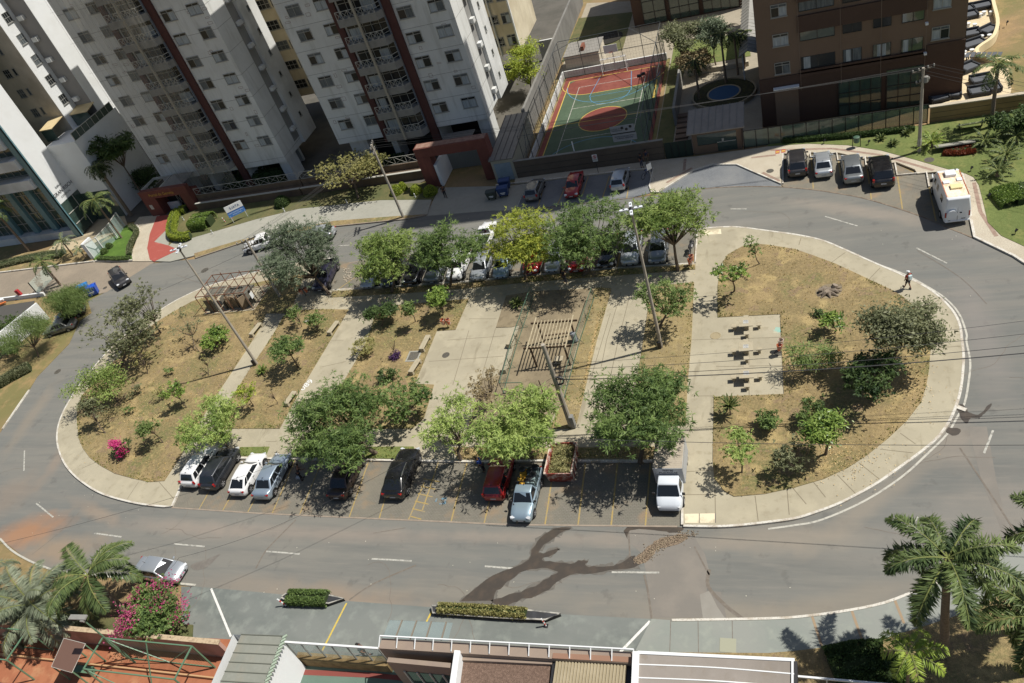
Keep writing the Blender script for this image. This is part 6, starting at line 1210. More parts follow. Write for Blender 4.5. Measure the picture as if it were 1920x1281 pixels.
for k, (dx, dz) in enumerate(((-.9, 8.3), (-.4, 8.3), (.4, 8.3), (.9, 8.3))):
    d = Vector((math.cos(R_(20))*dx, math.sin(R_(20))*dx, dz)); e = Vector((math.cos(R_(-75))*dx, math.sin(R_(-75))*dx, 9.6)); g_ = Vector((math.cos(R_(35))*dx, math.sin(R_(35))*dx, 7.8))
    lab = ['outermost', 'second', 'third', 'nearest'][k]
    wire('thin dark wire strung between the northern poles, '+lab+' of four on the crossarms', [A3+g_, A2+e, A1+d], .5)
    wire('thin dark wire running right from the pole on the upper lawn, '+lab+' of four', [A1+d, A1+d+Vector((26+k*1.0, -22-k*.6, -.6))], .5)
wire('black cable from the cage pole down towards the bottom left corner', [A3+Vector((0, 0, 6.5)), A3+Vector((-26, -14, 6))], .4, .012)
for k, (zz, y1, r) in enumerate(((5.2, 0, .04), (5.5, .5, .022), (6.2, .9, .018), (6.8, 1.6, .014))):
    a = A4+Vector((0, -.1, zz)); lab = ['thickest black', 'lower dark', 'upper dark', 'thinnest dark'][k]
    wire(lab+' cable running east over the picnic tables from the coil pole', [a, a+Vector((42, 1.0+y1, .8))], .9, r)
a = A4+Vector((0, 0, 8.2)); wire('pair of dark cables crossing the southern lawns to the right', [a+Vector((0, -7.6, -.5)), a+Vector((45, -9.3, .4))], .7, .02)
a = Vector((*P(905, 742, 7), 7)); wire('long black cable sagging from the coil pole across the southern bays to the bottom left', [A4+Vector((0, 0, 5.4)), Vector((*P(560, 968, 4), 4)), Vector((*P(335, 1046, 5), 5)), Vector((*P(290, 1080, 5), 5))], .3, .014)
wire('black cable over the western end of the southern bays and the road', [Vector((*P(560, 855, 5), 5)), Vector((*P(335, 930, 5), 5)), Vector((*P(0, 1020, 5), 5)), Vector((*P(-80, 1045, 5), 5))], .15, .014)
# ---------------------------------------------------------------- concrete benches
M_bench = mk('bench_concrete', 'a89e86', .9, [(2, .45, .62, '958b74', .7), (9, .5, .7, 'b8ae97', .4)], local=True)
def bench(p0, p1, label, z=K):
    a, c = Vector((*P(*p0, z), 0)), Vector((*P(*p1, z), 0)); d = c-a; L = d.length+.2
    t = thing('concrete_bench', label, 'bench', (*((a+c)/2)[:2], z), math.atan2(d.y, d.x), 'concrete benches on the park paths')
    b = MB(); b.box(-L/2, L/2, -.25, .25, .36, .48); b.build('seat', M_bench, t, bevel=.03)
    for s_ in (-1, 1): b = MB(); b.box(s_*(L/2-.12)-.12, s_*(L/2-.12)+.12, -.23, .23, 0, .36); b.build('leg', M_bench, t, bevel=.02)
bench((474, 632), (490, 612), 'pale concrete bench at the head of the narrow western path')
bench((620, 629), (635, 609), 'pale concrete bench on the left edge of the wide path, below the shaded lawn')
bench((540, 762), (555, 741), 'pale concrete bench on the left edge of the wide path, near the large southern tree')
bench((773, 703), (787, 681), 'pale concrete bench below the drain grate at the plaza edge')
bench((793, 660), (805, 636), 'pale concrete bench above the drain grate at the plaza edge')
bench((946, 700), (955, 676), 'pale concrete bench against the left fence of the play ground, lower of two')
bench((956, 652), (967, 630), 'pale concrete bench against the left fence of the play ground, upper of two')
# ---------------------------------------------------------------- picnic tables
for k, (px, lab) in enumerate((((1400, 617), 'concrete table and four stools, farthest of the three on the square pad'), ((1400, 663), 'concrete table and four stools, middle one of the three on the square pad'), ((1401, 713), 'concrete table and four stools, nearest of the three on the square pad, under the cables'))):
    t = thing('picnic_table', lab, 'table', (*P(*px, K), K), R_(1.5), 'concrete tables on the square pad')
    b = MB(); b.box(-.52, .52, -.52, .52, .70, .77); b.build('tabletop', M_bench, t, bevel=.01); b = MB(); b.box(-.15, .15, -.15, .15, 0, .7); b.build('pedestal', M_bench, t)
    b = MB(); b.box(-.2, .2, -.2, .2, .77, .776); b.build('game_board', mk('game_tiles', '8f8f8c', .8, [(8, .45, .55, 'b9b7ae', .9)], local=True), t)
    for x, y in ((-.95, 0), (.95, 0), (0, -.95), (0, .95)):
        b = MB(); b.box(x-.2, x+.2, y-.2, y+.2, .40, .46); s_ = b.build('stool', M_bench, t, bevel=.01); b = MB(); b.box(x-.1, x+.1, y-.1, y+.1, 0, .4); b.build('stool_leg', M_bench, s_)
MB().flat(jag(PP([(1451, 617), (1461, 615), (1463, 624), (1452, 626)], K), .1, 3), K+.006).build('turquoise_paint_stain', mk('turquoise_stain', '86b3a6', .9, [(1.2, .45, .6, 'b3a88f', .9)]), kind=S)
# ---------------------------------------------------------------- litter bins, hydrants
def litter(px, label, cols=('orange',), z=LZ, yaw=0):
    t = thing('litter_bin', label, 'litter bin', (*P(*px, z), z), R_(yaw)); M_or = mk('bin_orange', 'b5603a', .6, [(5, .48, .6, 'c9c2b6', .9)], local=True); M_bw = mk('bin_white', 'c9c2b4', .6, [(5, .48, .6, 'b5603a', .9)], local=True)
    b = MB(); b.tube((0, 0, 0), (0, 0, 1.1), .03).bar((-.3, 0, .95), (.3, 0, .95), .04); b.build('stand', M_trim, t)
    for s_ in (-1, 1):
        b = MB(); b.lathe((s_*.27, 0, .45), [(.17, 0), (.22, .55), (.19, .56), (.15, .1)], 14); b.build('basket', M_or if cols[0] == 'orange' or s_ < 0 else M_bw, t, smooth=True)
litter((840, 614), 'twin orange and white litter baskets on a post beside the plaza')
litter((574, 555), 'orange twin litter bin in the shade beside the purple pickup', yaw=30)
litter((1297, 499), 'orange litter bin on the corner of the northern bays and the long path', yaw=80)
litter((1277, 848), 'orange litter bin behind the box truck at the end of the path', yaw=80)
litter((1464, 660), 'orange and white litter baskets at the right edge of the table pad', ('mix',), yaw=80)
x, y = P(1451, 666, K); 
# ---------------------------------------------------------------- pergola and play ground fence
t = thing('pergola', 'open timber pergola with pale slats in the middle of the play ground', 'pergola', (-19.75, 47, LZ)); O = (-19.75, 47, 0); M_tim = mk('dark_timber', '4a3a2b', .85, [(3, .45, .62, '5c4a38', .7)]); M_sl = mk('bleached_slat', 'b3a78a', .8, [(4, .45, .65, '94876b', .7)])
for x, y in ((-21.2, 45.3), (-18.3, 45.3), (-21.2, 48.4), (-18.3, 48.4)):
    b = MB(O); b.tube((x, y, 0), (x, y, 2.3), .09, .08); b.build('post', M_tim, t)
for y in (45.3, 48.4): b = MB(O); b.bar((-21.8, y, 2.36), (-17.7, y, 2.36), .1, .16); b.build('beam', M_tim, t)
for k in range(12):
    x = -21.4+k*.3; e = .55 if k in (0, 11) else .12; b = MB(O); b.bar((x, 45.3-e, 2.5), (x, 48.4+e, 2.5), .085 if k in (0, 11) else .055, .08); b.build('slat', M_sl, t)
t.location.z = 0
def mesh_fence(name, label, pts, h, z, mat, tilt=0):
    a = P(*pts[0], z); t = thing(name, label, 'fence', (*a, 0)); w3 = [Vector((*P(*p, z), z)) for p in pts]; bm_ = MB(off(t)); mb_ = MB(off(t))
    for a, c in zip(w3, w3[1:]):
        L = (c-a).length; n = max(1, round(L/2.4))
        for k in range(n+1):
            p = a.lerp(c, k/n); b = MB(off(t)); b.tube(p, p+Vector((0, 0, h)), .028, n=6).bar(p+Vector((0, 0, h*.55)), p+Vector((.45 if tilt > 0 else -.45, 0, 0)), .025).bar(p, p+Vector((.45 if tilt > 0 else -.45, 0, 0)), .025); b.build('post', mat, t)
        for zz in (.06, h): bm_.bar(a+Vector((0, 0, zz)), c+Vector((0, 0, zz)), .045)
        m = int(L/.22)
        for k in range(m): p = a.lerp(c, k/m); mb_.bar(p+Vector((0, 0, .06)), p+Vector((0, 0, h)), .006)
        for k in range(5): zz = .15+k*h/5; mb_.bar(a+Vector((0, 0, zz)), c+Vector((0, 0, zz)), .006)
    bm_.build('rail', mat, t); mb_.build('mesh', mat, t); return t
M_gf = mk('green_fence_paint', '4f6a58', .6)
mesh_fence('play_fence', 'green mesh fence along the left side of the play ground', [(1001, 556), (970, 645), (944, 738)], 1.25, LZ, M_gf, 1)
mesh_fence('play_fence', 'green mesh fence along the right side of the play ground', [(1114, 560), (1086, 645), (1054, 762)], 1.25, LZ, M_gf, 1)
mesh_fence('play_fence', 'short green mesh fence at the near left corner of the play ground', [(944, 738), (985, 737)], 1.25, LZ, M_gf, 1)
t = thing('seesaw', 'small dark seesaw on the bare ground of the play area', 'seesaw', (*P(1048, 633, LZ), LZ), R_(10)); b = MB(); b.bar((-1.1, 0, .5), (1.1, 0, .3), .14, .07); b.build('plank', M_tim, t); b = MB(); b.bar((0, -.2, 0), (0, 0, .42), .06).bar((0, .2, 0), (0, 0, .42), .06); b.build('trestle', M_trim, t); b = MB(); b.bar((.8, -.15, .52), (.8, .15, .52), .04).bar((-.8, -.15, .66), (-.8, .15, .66), .04); b.build('handle', M_trim, t)
t = thing('leaning_post', 'thin dark post standing on the bare ground above the light green tree', 'post', (*P(1020, 741, LZ), LZ)); b = MB(); b.path([(0, 0, 0), (0, 0, 1.7)], .05, 6); b.build('pole', M_tim, t)
t = thing('white_bin', 'grey drum bin tipped against the right fence of the play ground', 'bin', (*P(1080, 640, LZ), LZ)); b = MB(); b.path([(0, 0, .1), (-.15, .1, .9)], .26, 14); b.build('drum', mk('drum_grey', '8a8f93', .5), t, smooth=True, ang=40)
t = thing('stone_table', 'small pale block table with a motorcycle-like toy beneath the coil pole', 'table', (*P(1050, 680, LZ), LZ)); b = MB(); b.box(-.35, .35, -.3, .3, .38, .5).box(-.15, .15, -.15, .15, 0, .38); b.build('block', M_bench, t, bevel=.02)
b = MB(); b.path([(-.9+.22*math.cos(a*.5), -.4, .22+.22*math.sin(a*.5)) for a in range(13)], .03, 5, False).path([(-.3+.22*math.cos(a*.5), -.4, .22+.22*math.sin(a*.5)) for a in range(13)], .03, 5, False).bar((-.9, -.4, .22), (-.3, -.4, .5), .05); b.build('toy_wheels', M_trim, t)
# pedestal lantern / low sign in the shaded lawn
t = thing('low_floodlight', 'pale flat lamp on a short dark stem in the shaded lawn', 'lamp', (*P(584, 616, LZ), LZ)); b = MB(); b.tube((0, 0, 0), (0, 0, .9), .03); b.build('stem', M_trim, t); b = MB(); b.obox((0, 0, .98), .7, .32, .12, .1); b.build('head', M_conc2, t, bevel=.03)
# ---------------------------------------------------------------- caged enclosure
t = thing('rebar_cage', 'rusty open frame cage with grey sheets and clutter inside beside the western sidewalk', 'cage', (-60, 58, 0)); M_rust = mk('rusty_steel', '6e4a36', .8, [(3, .45, .62, '865a42', .7)]); M_sheet = mk('grey_sheet', '6b675c', .85, [(1, .45, .62, '5b574d', .7)])
x0, x1, y0, y1, h = -62.8, -56.3, 56.6, 60.5, 2.4; O = off(t)
for k in range(6):
    x = x0+(x1-x0)*k/5
    for y in (y0, y1): b = MB(O); b.bar((x, y, K), (x, y, h+K+(.25 if k in (1, 3) and y == y1 else 0)), .06); b.build('post', M_rust, t)
for y in (57.9, 59.2):
    for x in (x0, x1): b = MB(O); b.bar((x, y, K), (x, y, h+K), .06); b.build('post', M_rust, t)
b = MB(O)
for zz in (h+K, 1.2, K+.06):
    if zz == 1.2: continue
    b.bar((x0, y0, zz), (x1, y0, zz), .07).bar((x0, y1, zz), (x1, y1, zz), .07).bar((x0, y0, zz), (x0, y1, zz), .07).bar((x1, y0, zz), (x1, y1, zz), .07)
for k in range(1, 5):
    x = x0+(x1-x0)*k/5; b.bar((x, y0, h+K), (x, y1, h+K), .045)
b.bar((x0, 57.9, h+K), (x1, 57.9, h+K), .04).bar((x0, 59.2, h+K), (x1, 59.2, h+K), .04)
b.build('rails', M_rust, t)
b = MB(O)
for (a, c) in (((x0+.1, y0+.05), (x0+4.0, y0+.05)),): b.box(a[0]+.5, c[0]-2.2, a[1], a[1]+.03, K, 1.9)
b.box(-60.0, -59.97, y0+.2, 59.2, K, 1.9).box(x1-.35, x1-.32, y0+.2, y0+1.3, K, 1.9).box(-58.8, -57.2, y0+.5, y0+.53, K, 1.6).box(-59.9, -58.2, 58.8, 58.83, K, 1.7); b.build('side_sheet', M_sheet, t)
b = MB(O); b.box(-62.3, -60.1, 57.2, 59.0, 1.95, 1.98).box(-59.8, -56.8, 57.3, 59.3, 1.5, 1.53); b.build('roof_sheet', M_sheet, t)
b = MB(O)
for k in range(9): b.obox((-59.6+k*.28, 57.2+.3*math.sin(k*3), 1.0), .12, .5+.3*math.sin(k), 1.5, k*1.1)
b.build('stacked_boards', mk('old_boards', '8d7d66', .9, [(2, .45, .62, '6c5c48', .8)]), t)
b = MB(O)
for k in range(14): p = Vector((-58.6+rng.uniform(-.8, .8), 58.4+rng.uniform(-.5, .5), 1.7+rng.uniform(0, .3))); b.tube(p, p+Vector((rng.uniform(-.5, .5), rng.uniform(-.5, .5), rng.uniform(-.1, .3))), .03, .02, 5)
b.build('metal_clutter', M_trim, t)
b = MB(O); b.obox((x1+.1, 57.4, 1.5), .04, .5, .7); b.build('white_notice', M_white, t)
MB().flat([(x0-.2, y0-.2), (x1+.2, y0-.2), (x1+.2, y1+.2), (x0-.2, y1+.2)], LZ+.03, K).build('cage_slab', M_conc, kind=S)
# ---------------------------------------------------------------- wheelie bins, bollards, signs
def wheelie(px, col, yaw, label, z, s=1.0):
    t = thing('wheelie_bin', label, 'wheelie bin', (*P(*px, z), z), R_(yaw)); t.scale = (s, s, s)
    b = MB(); b.add([(-.55, -.36, .12), (.55, -.36, .12), (.55, .36, .12), (-.55, .36, .12), (-.68, -.5, 1.1), (.68, -.5, 1.1), (.68, .5, 1.1), (-.68, .5, 1.1)], [(3, 2, 1, 0), (4, 5, 6, 7), (0, 1, 5, 4), (1, 2, 6, 5), (2, 3, 7, 6), (3, 0, 4, 7)]); b.build('bin_body', col, t, bevel=.03)
    b = MB(); b.path([(-.7, y, 1.12+.14*math.cos(y*2.2)) for y in (-.5,)]+[(.7, -.5, 1.2)], .03, 5); b.build('lid_rim', col, t)
    b = MB(); b.add([(-.7, -.53, 1.11), (.7, -.53, 1.11), (.7, 0, 1.27), (-.7, 0, 1.27), (.7, .53, 1.14), (-.7, .53, 1.14)], [(0, 1, 2, 3), (3, 2, 4, 5)]); l_ = b.build('lid', col, t)
    l_.modifiers.new('s', 'SOLIDIFY').thickness = .04
    for x in (-.45, .45):
        for y in (-.3, .3): b = MB(); b.path([(x, y-.03, .1), (x, y+.03, .1)], .1, 10); b.build('castor', M_tyre, t)
    b = MB(); b.box(-.3, .3, -.46, -.43, .5, .62).box(-.2, .2, -.43, -.41, .35, .42); b.build('white_print', M_white, t)
bl_ = mk('bin_blue', '1f55c0', .45, coat=.3); bn_ = mk('bin_navy', '27406e', .5, coat=.2); bg_ = mk('bin_grey_green', '3f4743', .6)
wheelie((178, 552), bl_, 30, 'bright blue wheelie bin with white print at the edge of the willow crown', .01, 1.1)
wheelie((162, 548), mk('bin_light_blue', '2f86cf', .45, coat=.3), 30, 'lighter blue wheelie bin half hidden behind the bright blue one', .01)
wheelie((946, 366), bn_, 5, 'dark blue wheelie bin nearest the road beside the gateway', K, .95)
wheelie((949, 352), bn_, 5, 'dark blue wheelie bin behind the other blue one beside the gateway', K, .95)
wheelie((924, 372), bg_, 5, 'grey-green wheelie bin with white print beside the gateway', K, .85)
def bollard(px, label, h=.55, m=None, z=K, r=.07):
    t = thing('bollard', label, 'bollard', (*P(*px, z), z)); b = MB(); b.lathe((0, 0, 0), [(r*1.3, 0), (r*1.2, .06), (r, .08), (r*.9, h-.05), (r*.6, h)], 10); b.build('stem', m or M_w1s, t)
    b = MB(); b.lathe((0, 0, h*.55), [(r*1.02, 0), (r*1.0, h*.18)], 10); b.build('band', M_frame, t)
bollard((779, 370), 'short white bollard in front of the round clipped bushes'); bollard((651, 381), 'short white bollard on the shaded lawn under the pale flowering tree'); bollard((534, 397), 'short white bollard beside the round dark bush on the shaded lawn')
bollard((399, 438), 'short white bollard in front of the big clipped bush near the red gate'); bollard((345, 413), 'white bollard within the curve of the bright hedge')
for k, (px, lab) in enumerate((((1606, 275), 'green litter drum hung between two dark posts on the upper lawn'),)):
    t = thing('hanging_bin', lab, 'bin', (*P(*px, LZ), LZ)); b = MB(); b.tube((-.35, 0, 0), (-.35, 0, 1.15), .035).tube((.35, 0, 0), (.35, 0, 1.15), .035); b.build('posts', M_trim, t); b = MB(); b.lathe((0, 0, .45), [(.2, 0), (.28, .1), (.3, .6), (.27, .62)], 14); b.build('drum', mk('bin_green', '47614f', .5), t, smooth=True)
for px, lab in (((1545, 270), 'small dark spotlight on the lawn above the silver saloon'), ((1628, 272), 'small dark spotlight on the lawn between two tufts'), ((1820, 322), 'small dark spotlight on the lawn above the camper van'), ((1853, 373), 'small dark spotlight on the lawn beside the round hedge'), ((1903, 440), 'small dark spotlight at the right edge of the upper lawn'), ((1843, 92), 'small dark spotlight near the patio wall'), ((1895, 165), 'small dark spotlight on the far lawn by the palm'), ((1584, 1228), 'small dark spotlight in the southern garden by the dark flower bed'), ((1764, 1203), 'small dark spotlight left of the big palm trunk'), ((1912, 1182), 'small dark spotlight at the right of the southern lawn'), ((1887, 48), 'small dark spotlight on the farthest lawn')):
    t = thing('garden_spotlight', lab, 'spotlight', (*P(*px, .17), .17 if px[1] < 700 else .09), .5, 'garden spotlights on the lawns'); b = MB(); b.tube((0, 0, 0), (0, 0, .3), .03); b.build('stake', M_trim, t); b = MB(); b.path([(0, 0, .3), (.18, .05, .42)], [.07, .11], 8); b.build('lamp_head', M_trim, t)
# no parking sign by the bays, small sign, blue estate board, yellow board, number box
t = thing('no_parking_sign', 'no parking sign plate on a thin pole in front of the brown court wall', 'sign', (*P(1122, 324, K), K)); b = MB(); b.tube((0, 0, 0), (0, 0, 2.2), .03); b.build('pole', M_trim, t); b = MB(); b.box(-.28, .28, -.04, -.02, 1.45, 2.3); b.build('plate', M_white, t)
b = MB(); b.path([(.18*math.cos(a*.4), -.055, 2.02+.18*math.sin(a*.4)) for a in range(17)], .03, 5, False).bar((-.13, -.055, 2.15), (.13, -.055, 1.89), .04); b.build('red_ring', mk('sign_red', 'b0342c', .5), t)
text('lettering', 'E', .26, M_trim, t, (0, -.05, 2.02), (R_(90), 0, 0)); text('lettering', 'PROIBIDO\nESTACIONAR', .09, M_trim, t, (0, -.05, 1.65), (R_(90), 0, 0))
t = thing('small_sign', 'narrow white sign on a pole beside the two men and the bicycle', 'sign', (*P(1222, 341, K), K), R_(40)); b = MB(); b.tube((0, 0, 0), (0, 0, 2.2), .03).bar((.0, 0, 1.3), (.5, .1, 0), .03); b.build('pole', M_frame, t); b = MB(); b.box(-.28, .28, -.04, -.02, 1.5, 2.2); b.build('plate', M_white, t)
t = thing('estate_board', 'tilted blue and white board on the verge by the clipped bushes', 'sign board', (*P(452, 412, K), K), R_(38)); t.scale = (.86, .86, .9)
b = MB(); b.tube((-1.15, 0, 0), (-1.15, 0, 1.2), .04).tube((1.15, 0, 0), (1.15, 0, 1.2), .04); b.build('posts', M_w1s, t); b = MB(); b.box(-1.35, 1.35, -.03, .03, .95, 1.75); b.build('lower_panel', mk('board_blue', '3f7fc8', .5, [(.9, .45, .65, '2f66ad', .7)]), t); b = MB(); b.box(-1.35, 1.35, -.03, .03, 1.75, 2.75); b.build('upper_panel', M_white, t)
b = MB(); b.box(-1.35, 1.35, -.045, -.03, 1.72, 1.8); b.build('stripe', mk('navy', '1d3f78', .5), t)
text('lettering', 'S.IATA', .55, mk('navy', '1d3f78', .5), t, (.1, -.045, 2.25), (R_(90), 0, 0)); text('lettering', 'APARTAMENTOS A VENDA', .2, M_white, t, (0, -.045, 1.5), (R_(90), 0, 0)); text('lettering', 'VISITE O STAND', .2, M_white, t, (0, -.045, 1.2), (R_(90), 0, 0))
t = thing('yellow_board', 'pale yellow board with three dark slots lying on the upper lawn', 'board', (*P(1820, 241, LZ), LZ), R_(3)); b = MB(); b.obox((0, 0, .5), 2.3, .9, .12, 0, R_(-35)); b.build('panel', mk('pale_yellow', 'd8d9a0', .7), t, bevel=.01); b = MB()
for k in (-1, 0, 1): b.obox((k*.62, -.03, .55), .28, .2, .1, 0, R_(-35))
b.build('slot', M_trim, t); b = MB(); b.box(-1, -.9, .1, .2, 0, .6).box(.9, 1, .1, .2, 0, .6); b.build('legs', M_trim, t)
MB((*P(1788, 272, LZ), LZ)).obox((*P(1790, 268, .7), .6), 3.2, .9, .1, .05, R_(-18)).build('grey_slab', M_conc2, label='plain grey tilted slab between the cycads on the upper lawn', cat='slab')
# barrier markers of the southern entrance and its planters
def planter(pts, label, hedge_seed, gaps=False, z0=0.01):
    q = PP(pts); c = (sum(p[0] for p in q)/len(q), sum(p[1] for p in q)/len(q)); t = thing('kerb_planter', label, 'planter', (*c, 0)); b = MB((*c, 0)); b.flat(q, .34, 0); b.build('trough', mk('black_planter', '2f3032', .7, [(2, .5, .7, '45464a', .5)]), t)
    b = MB((*c, 0)); b.ribbon(q+[q[0]], .1, .36, .3, 0); b.build('white_rim', mk('planter_rim', 'a9a69c', .8, [(1.5, .45, .6, '5c5c5a', .8)]), t)
    return t, q, c
pl1 = planter([(531, 1124), (541, 1117), (622, 1121), (648, 1127), (620, 1136), (541, 1131)], 'black edged planter with a dense clipped hedge at the left entrance', 1)
pl2 = planter([(812, 1141), (850, 1140), (1000, 1150), (1053, 1156), (1025, 1167), (935, 1163), (815, 1154)], 'long black edged planter with a patchy low hedge beside the wet patch', 2)
def marker(px, yaw, label, tip=0):
    t = thing('striped_marker', label, 'marker post', (*P(*px), 0.01), R_(yaw)); b = MB()
    for k in range(5): b2 = MB(); b2.tube((tip*k*.17, 0, k*.17), (tip*(k+1)*.17, 0, (k+1)*.17), .055, n=8); b2.build('stripe_band', mk('marker_red', 'b8463a', .6) if k % 2 else M_white, t)
    b = MB(); b.box(-.13, .13, -.13, .13, 0, .04); b.build('foot', M_trim, t)
marker((537, 1136), 0, 'red and white striped marker leaning at the left tip of the hedge planter', -.35); marker((1024, 1174), 0, 'red and white striped marker at the right end of the long planter', -.1)
marker((424, 418), 0, 'orange topped marker beside the blue and white board', -.2); marker((437, 412), 30, 'second orange topped marker right at the foot of the blue and white board')
t = thing('red_barrier_box', 'red barrier box on a stem beside the western drive', 'barrier', (*P(43, 557, .1), .1), .2); b = MB(); b.obox((-.1, 0, .8), .5, .4, .9, 0, 0, -.15); b.build('cabinet', mk('barrier_red', 'a62f33', .5, coat=.3), t, bevel=.05); b = MB(); b.box(-.15, .15, -.15, .15, 0, .4); b.build('foot', M_frame, t)
t = thing('barrier_stub', 'orange and white barrier stub at the left edge of the picture', 'barrier', (*P(6, 570, .1), .1), .5); b = MB(); b.obox((0, 0, .6), .9, .3, .3, 0, .3); b.build('arm', M_white, t, bevel=.03); b = MB(); b.obox((.2, -.3, .25), .8, .3, .15); b.build('base', mk('bin_orange2', 'c8703a', .6), t)
# stump
x, y = P(1553, 548, LZ); t = thing('tree_stump', 'pale ragged stump and roots lying on the eastern lawn', 'stump', (x, y, LZ)); b = MB()
for k in range(11): a = k*.6; b.path([(0, 0, .15), (math.cos(a)*.5, math.sin(a)*.4, .16+.1*math.sin(k*2)), (math.cos(a)*(1.0+.3*math.sin(k)), math.sin(a)*.8, .02)], [.22, .16, .04], 7)
b.path([(.3, .1, 0), (.55, .2, .55)], [.3, .22], 8).path([(-.4, 0, 0), (-.5, .05, .35)], [.3, .24], 8); b.build('wood', mk('grey_wood', '877b6c', .9, [(3, .45, .62, '665a4d', .9)], local=True), t, smooth=True)
MB().flat(jag(PP([(1528, 545), (1545, 535), (1575, 534), (1578, 545), (1570, 556), (1538, 558)], LZ), .12, 3), LZ+.008).build('bare_soil', M_dirt, kind=S)
# low white entrance posts of the far left palm bed, glass gate
t = thing('glass_gate', 'frameless green glass entrance screens on white posts before the front lawn', 'glass screen', (*P(178, 487), 0)); O = off(t)
pts_ = [P(178, 486), P(199, 473), P(222, 448), P(236, 426)]
for a, c in zip(pts_, pts_[1:]):
    b = MB(O); b.add([(*a, .1), (*c, .1), (*c, 2.5), (*a, 2.5)], [(0, 1, 2, 3)]); o_ = b.build('glass_panel', M_clear_gl, t); b = MB(O); b.bar((*a, 2.5), (*c, 2.5), .09); b.build('top_rail', M_rail, t)
for p in pts_: b = MB(O); b.bar((*p, 0), (*p, 2.55), .14); b.build('post', M_w1s, t)
b = MB(O); b.box(pts_[0][0]-.5, pts_[0][0]-.1, pts_[0][1]-.1, pts_[0][1]+1.6, 0, 2.6); b.build('white_pillar', M_white, t)
# white wall and western glass fence
t = thing('white_side_wall', 'white rendered wall with two small notices beside the parked saloon on the dirt verge', 'wall', (*P(66, 563), 0)); O = off(t)
a, c = Vector((*P(92, 597), 0)), Vector((*P(10, 665), 0)); d = (c-a).normalized(); n_ = Vector((-d.y, d.x, 0))
b = MB(O); b.add([tuple(a), tuple(c), tuple(c+n_*.25), tuple(a+n_*.25)]+[tuple(v+Vector((0, 0, 2.6))) for v in (a, c, c+n_*.25, a+n_*.25)], [(3, 2, 1, 0), (4, 5, 6, 7), (0, 1, 5, 4), (1, 2, 6, 5), (2, 3, 7, 6), (3, 0, 4, 7)]); b.build('wall', M_white, t)
b = MB(O); p = a.lerp(c, .45); b.bar(p-n_*.02+Vector((0, 0, 1.4)), p-n_*.02+d*.6+Vector((0, 0, 1.4)), .02, .5); b.build('notice', mk('notice_red', 'b06a66', .7), t)
t = thing('drive_wall', 'white kerb wall with dark glass panels along the south of the western drive', 'wall', (*P(0, 567), 0)); O = off(t)
b = MB(O); b.ribbon(PP([(-120, 585), (0, 565), (85, 554)]), .25, .5, 0); b.build('low_wall', M_white, t)
b = MB(O); a, c = P(72, 553), P(100, 524); b.add([(*a, .1), (*c, .1), (*c, 2.0), (*a, 2.0)], [(0, 1, 2, 3)]); b.build('glass_panel', M_clear_gl, t)
for p in (a, c): b = MB(O); b.bar((*p, 0), (*p, 2.1), .1); b.build('post', M_dkfr, t)
MB().flat(PP([(-150, 600), (0, 575), (66, 565), (60, 585), (10, 640), (-150, 700)]), .08).build('dark_yard', mk('dark_yard_floor', '4d4b47', .9), kind=S)
# ---------------------------------------------------------------- southern complex
Z0 = .02
MB().flat(PP([(-300, 1160), (345, 1195), (450, 1200), (560, 1232), (1180, 1250), (1500, 1250), (1500, 1900), (-300, 1900)]), Z0, -.02).build('club_floor', mk('clay_court', '9a6043', .95, [(.3, .42, .62, 'a56c4c', .8), (1.5, .45, .65, '8c563b', .6), (.6, .56, .66, 'b08460', .6)]), kind=S)
t = thing('club_wall', 'long pink-brown boundary wall with a pale cap above the orange clay court', 'wall', (-50, 18.7, 0)); O = off(t)
b = MB(O); b.box(-66, -37.6, 18.55, 18.8, 0, 1.95); b.build('wall', mk('pink_brown_wall', 'b59283', .85, [(.4, .42, .62, '93735f', .8), (2, .5, .7, 'ab8c7b', .5)]), t); b = MB(O); b.box(-66, -37.55, 18.5, 18.85, 1.95, 2.03); b.build('coping', mk('cap_stone', 'b5a184', .85, [(4, .5, .6, '97836a', .8)]), t)
MB().flat([(-62, 20.6), (-42.2, 20.6), (-41.2, 18.8), (-62, 18.8)], .12, 0).build('planting_bed', M_dgreen, kind=S)
b = MB(O); b.box(-66, -37.6, 17.0, 17.1, .0, .25); b.build('court_kerb', mk('pale_strip', 'b5926a', .9), t)
for k, (x0, x1, lab) in enumerate(((-61, -53.5, 'green steel frame standing on the clay court at the far left'), (-46.3, -38.6, 'green steel frame with crossed braces on the clay court beside the grey roof'))):
    t = thing('green_steel_frame', lab, 'frame', (x0, 16.6, Z0)); O = off(t)
    for x in (x0, x1):
        for y in (17.8, 15.6): b = MB(O); b.bar((x, y, Z0), (x, y, 3.0), .09); b.build('post', mk('green_steel', '5d7d63', .5), t)
    b = MB(O); b.bar((x0, 17.8, 3.0), (x1, 17.8, 3.0), .08).bar((x0, 15.6, 3.0), (x1, 15.6, 3.0), .08).bar((x0, 15.6, 3), (x0, 17.8, 3), .08).bar((x1, 15.6, 3), (x1, 17.8, 3), .08).bar((x0, 17.8, .1), (x1, 17.8, .1), .06); b.build('rail', _M['green_steel'], t)
    b = MB(O); xm = (x0+x1)/2; b.bar((x0, 17.8, 3), (xm, 17.8, .1), .06).bar((xm, 17.8, .1), (x1, 17.8, 3), .06).bar((xm, 17.8, 3), (xm, 15.6, 0.1), .06).bar((x0, 15.6, 3), (x0+2, 15.6, .1), .06); b.build('brace', _M['green_steel'], t)
    b = MB(O)
    for q in range(30): x = x0+(x1-x0)*q/29; b.bar((x, 17.8, .1), (x, 17.8, 3), .008)
    b.build('mesh', _M['green_steel'], t)
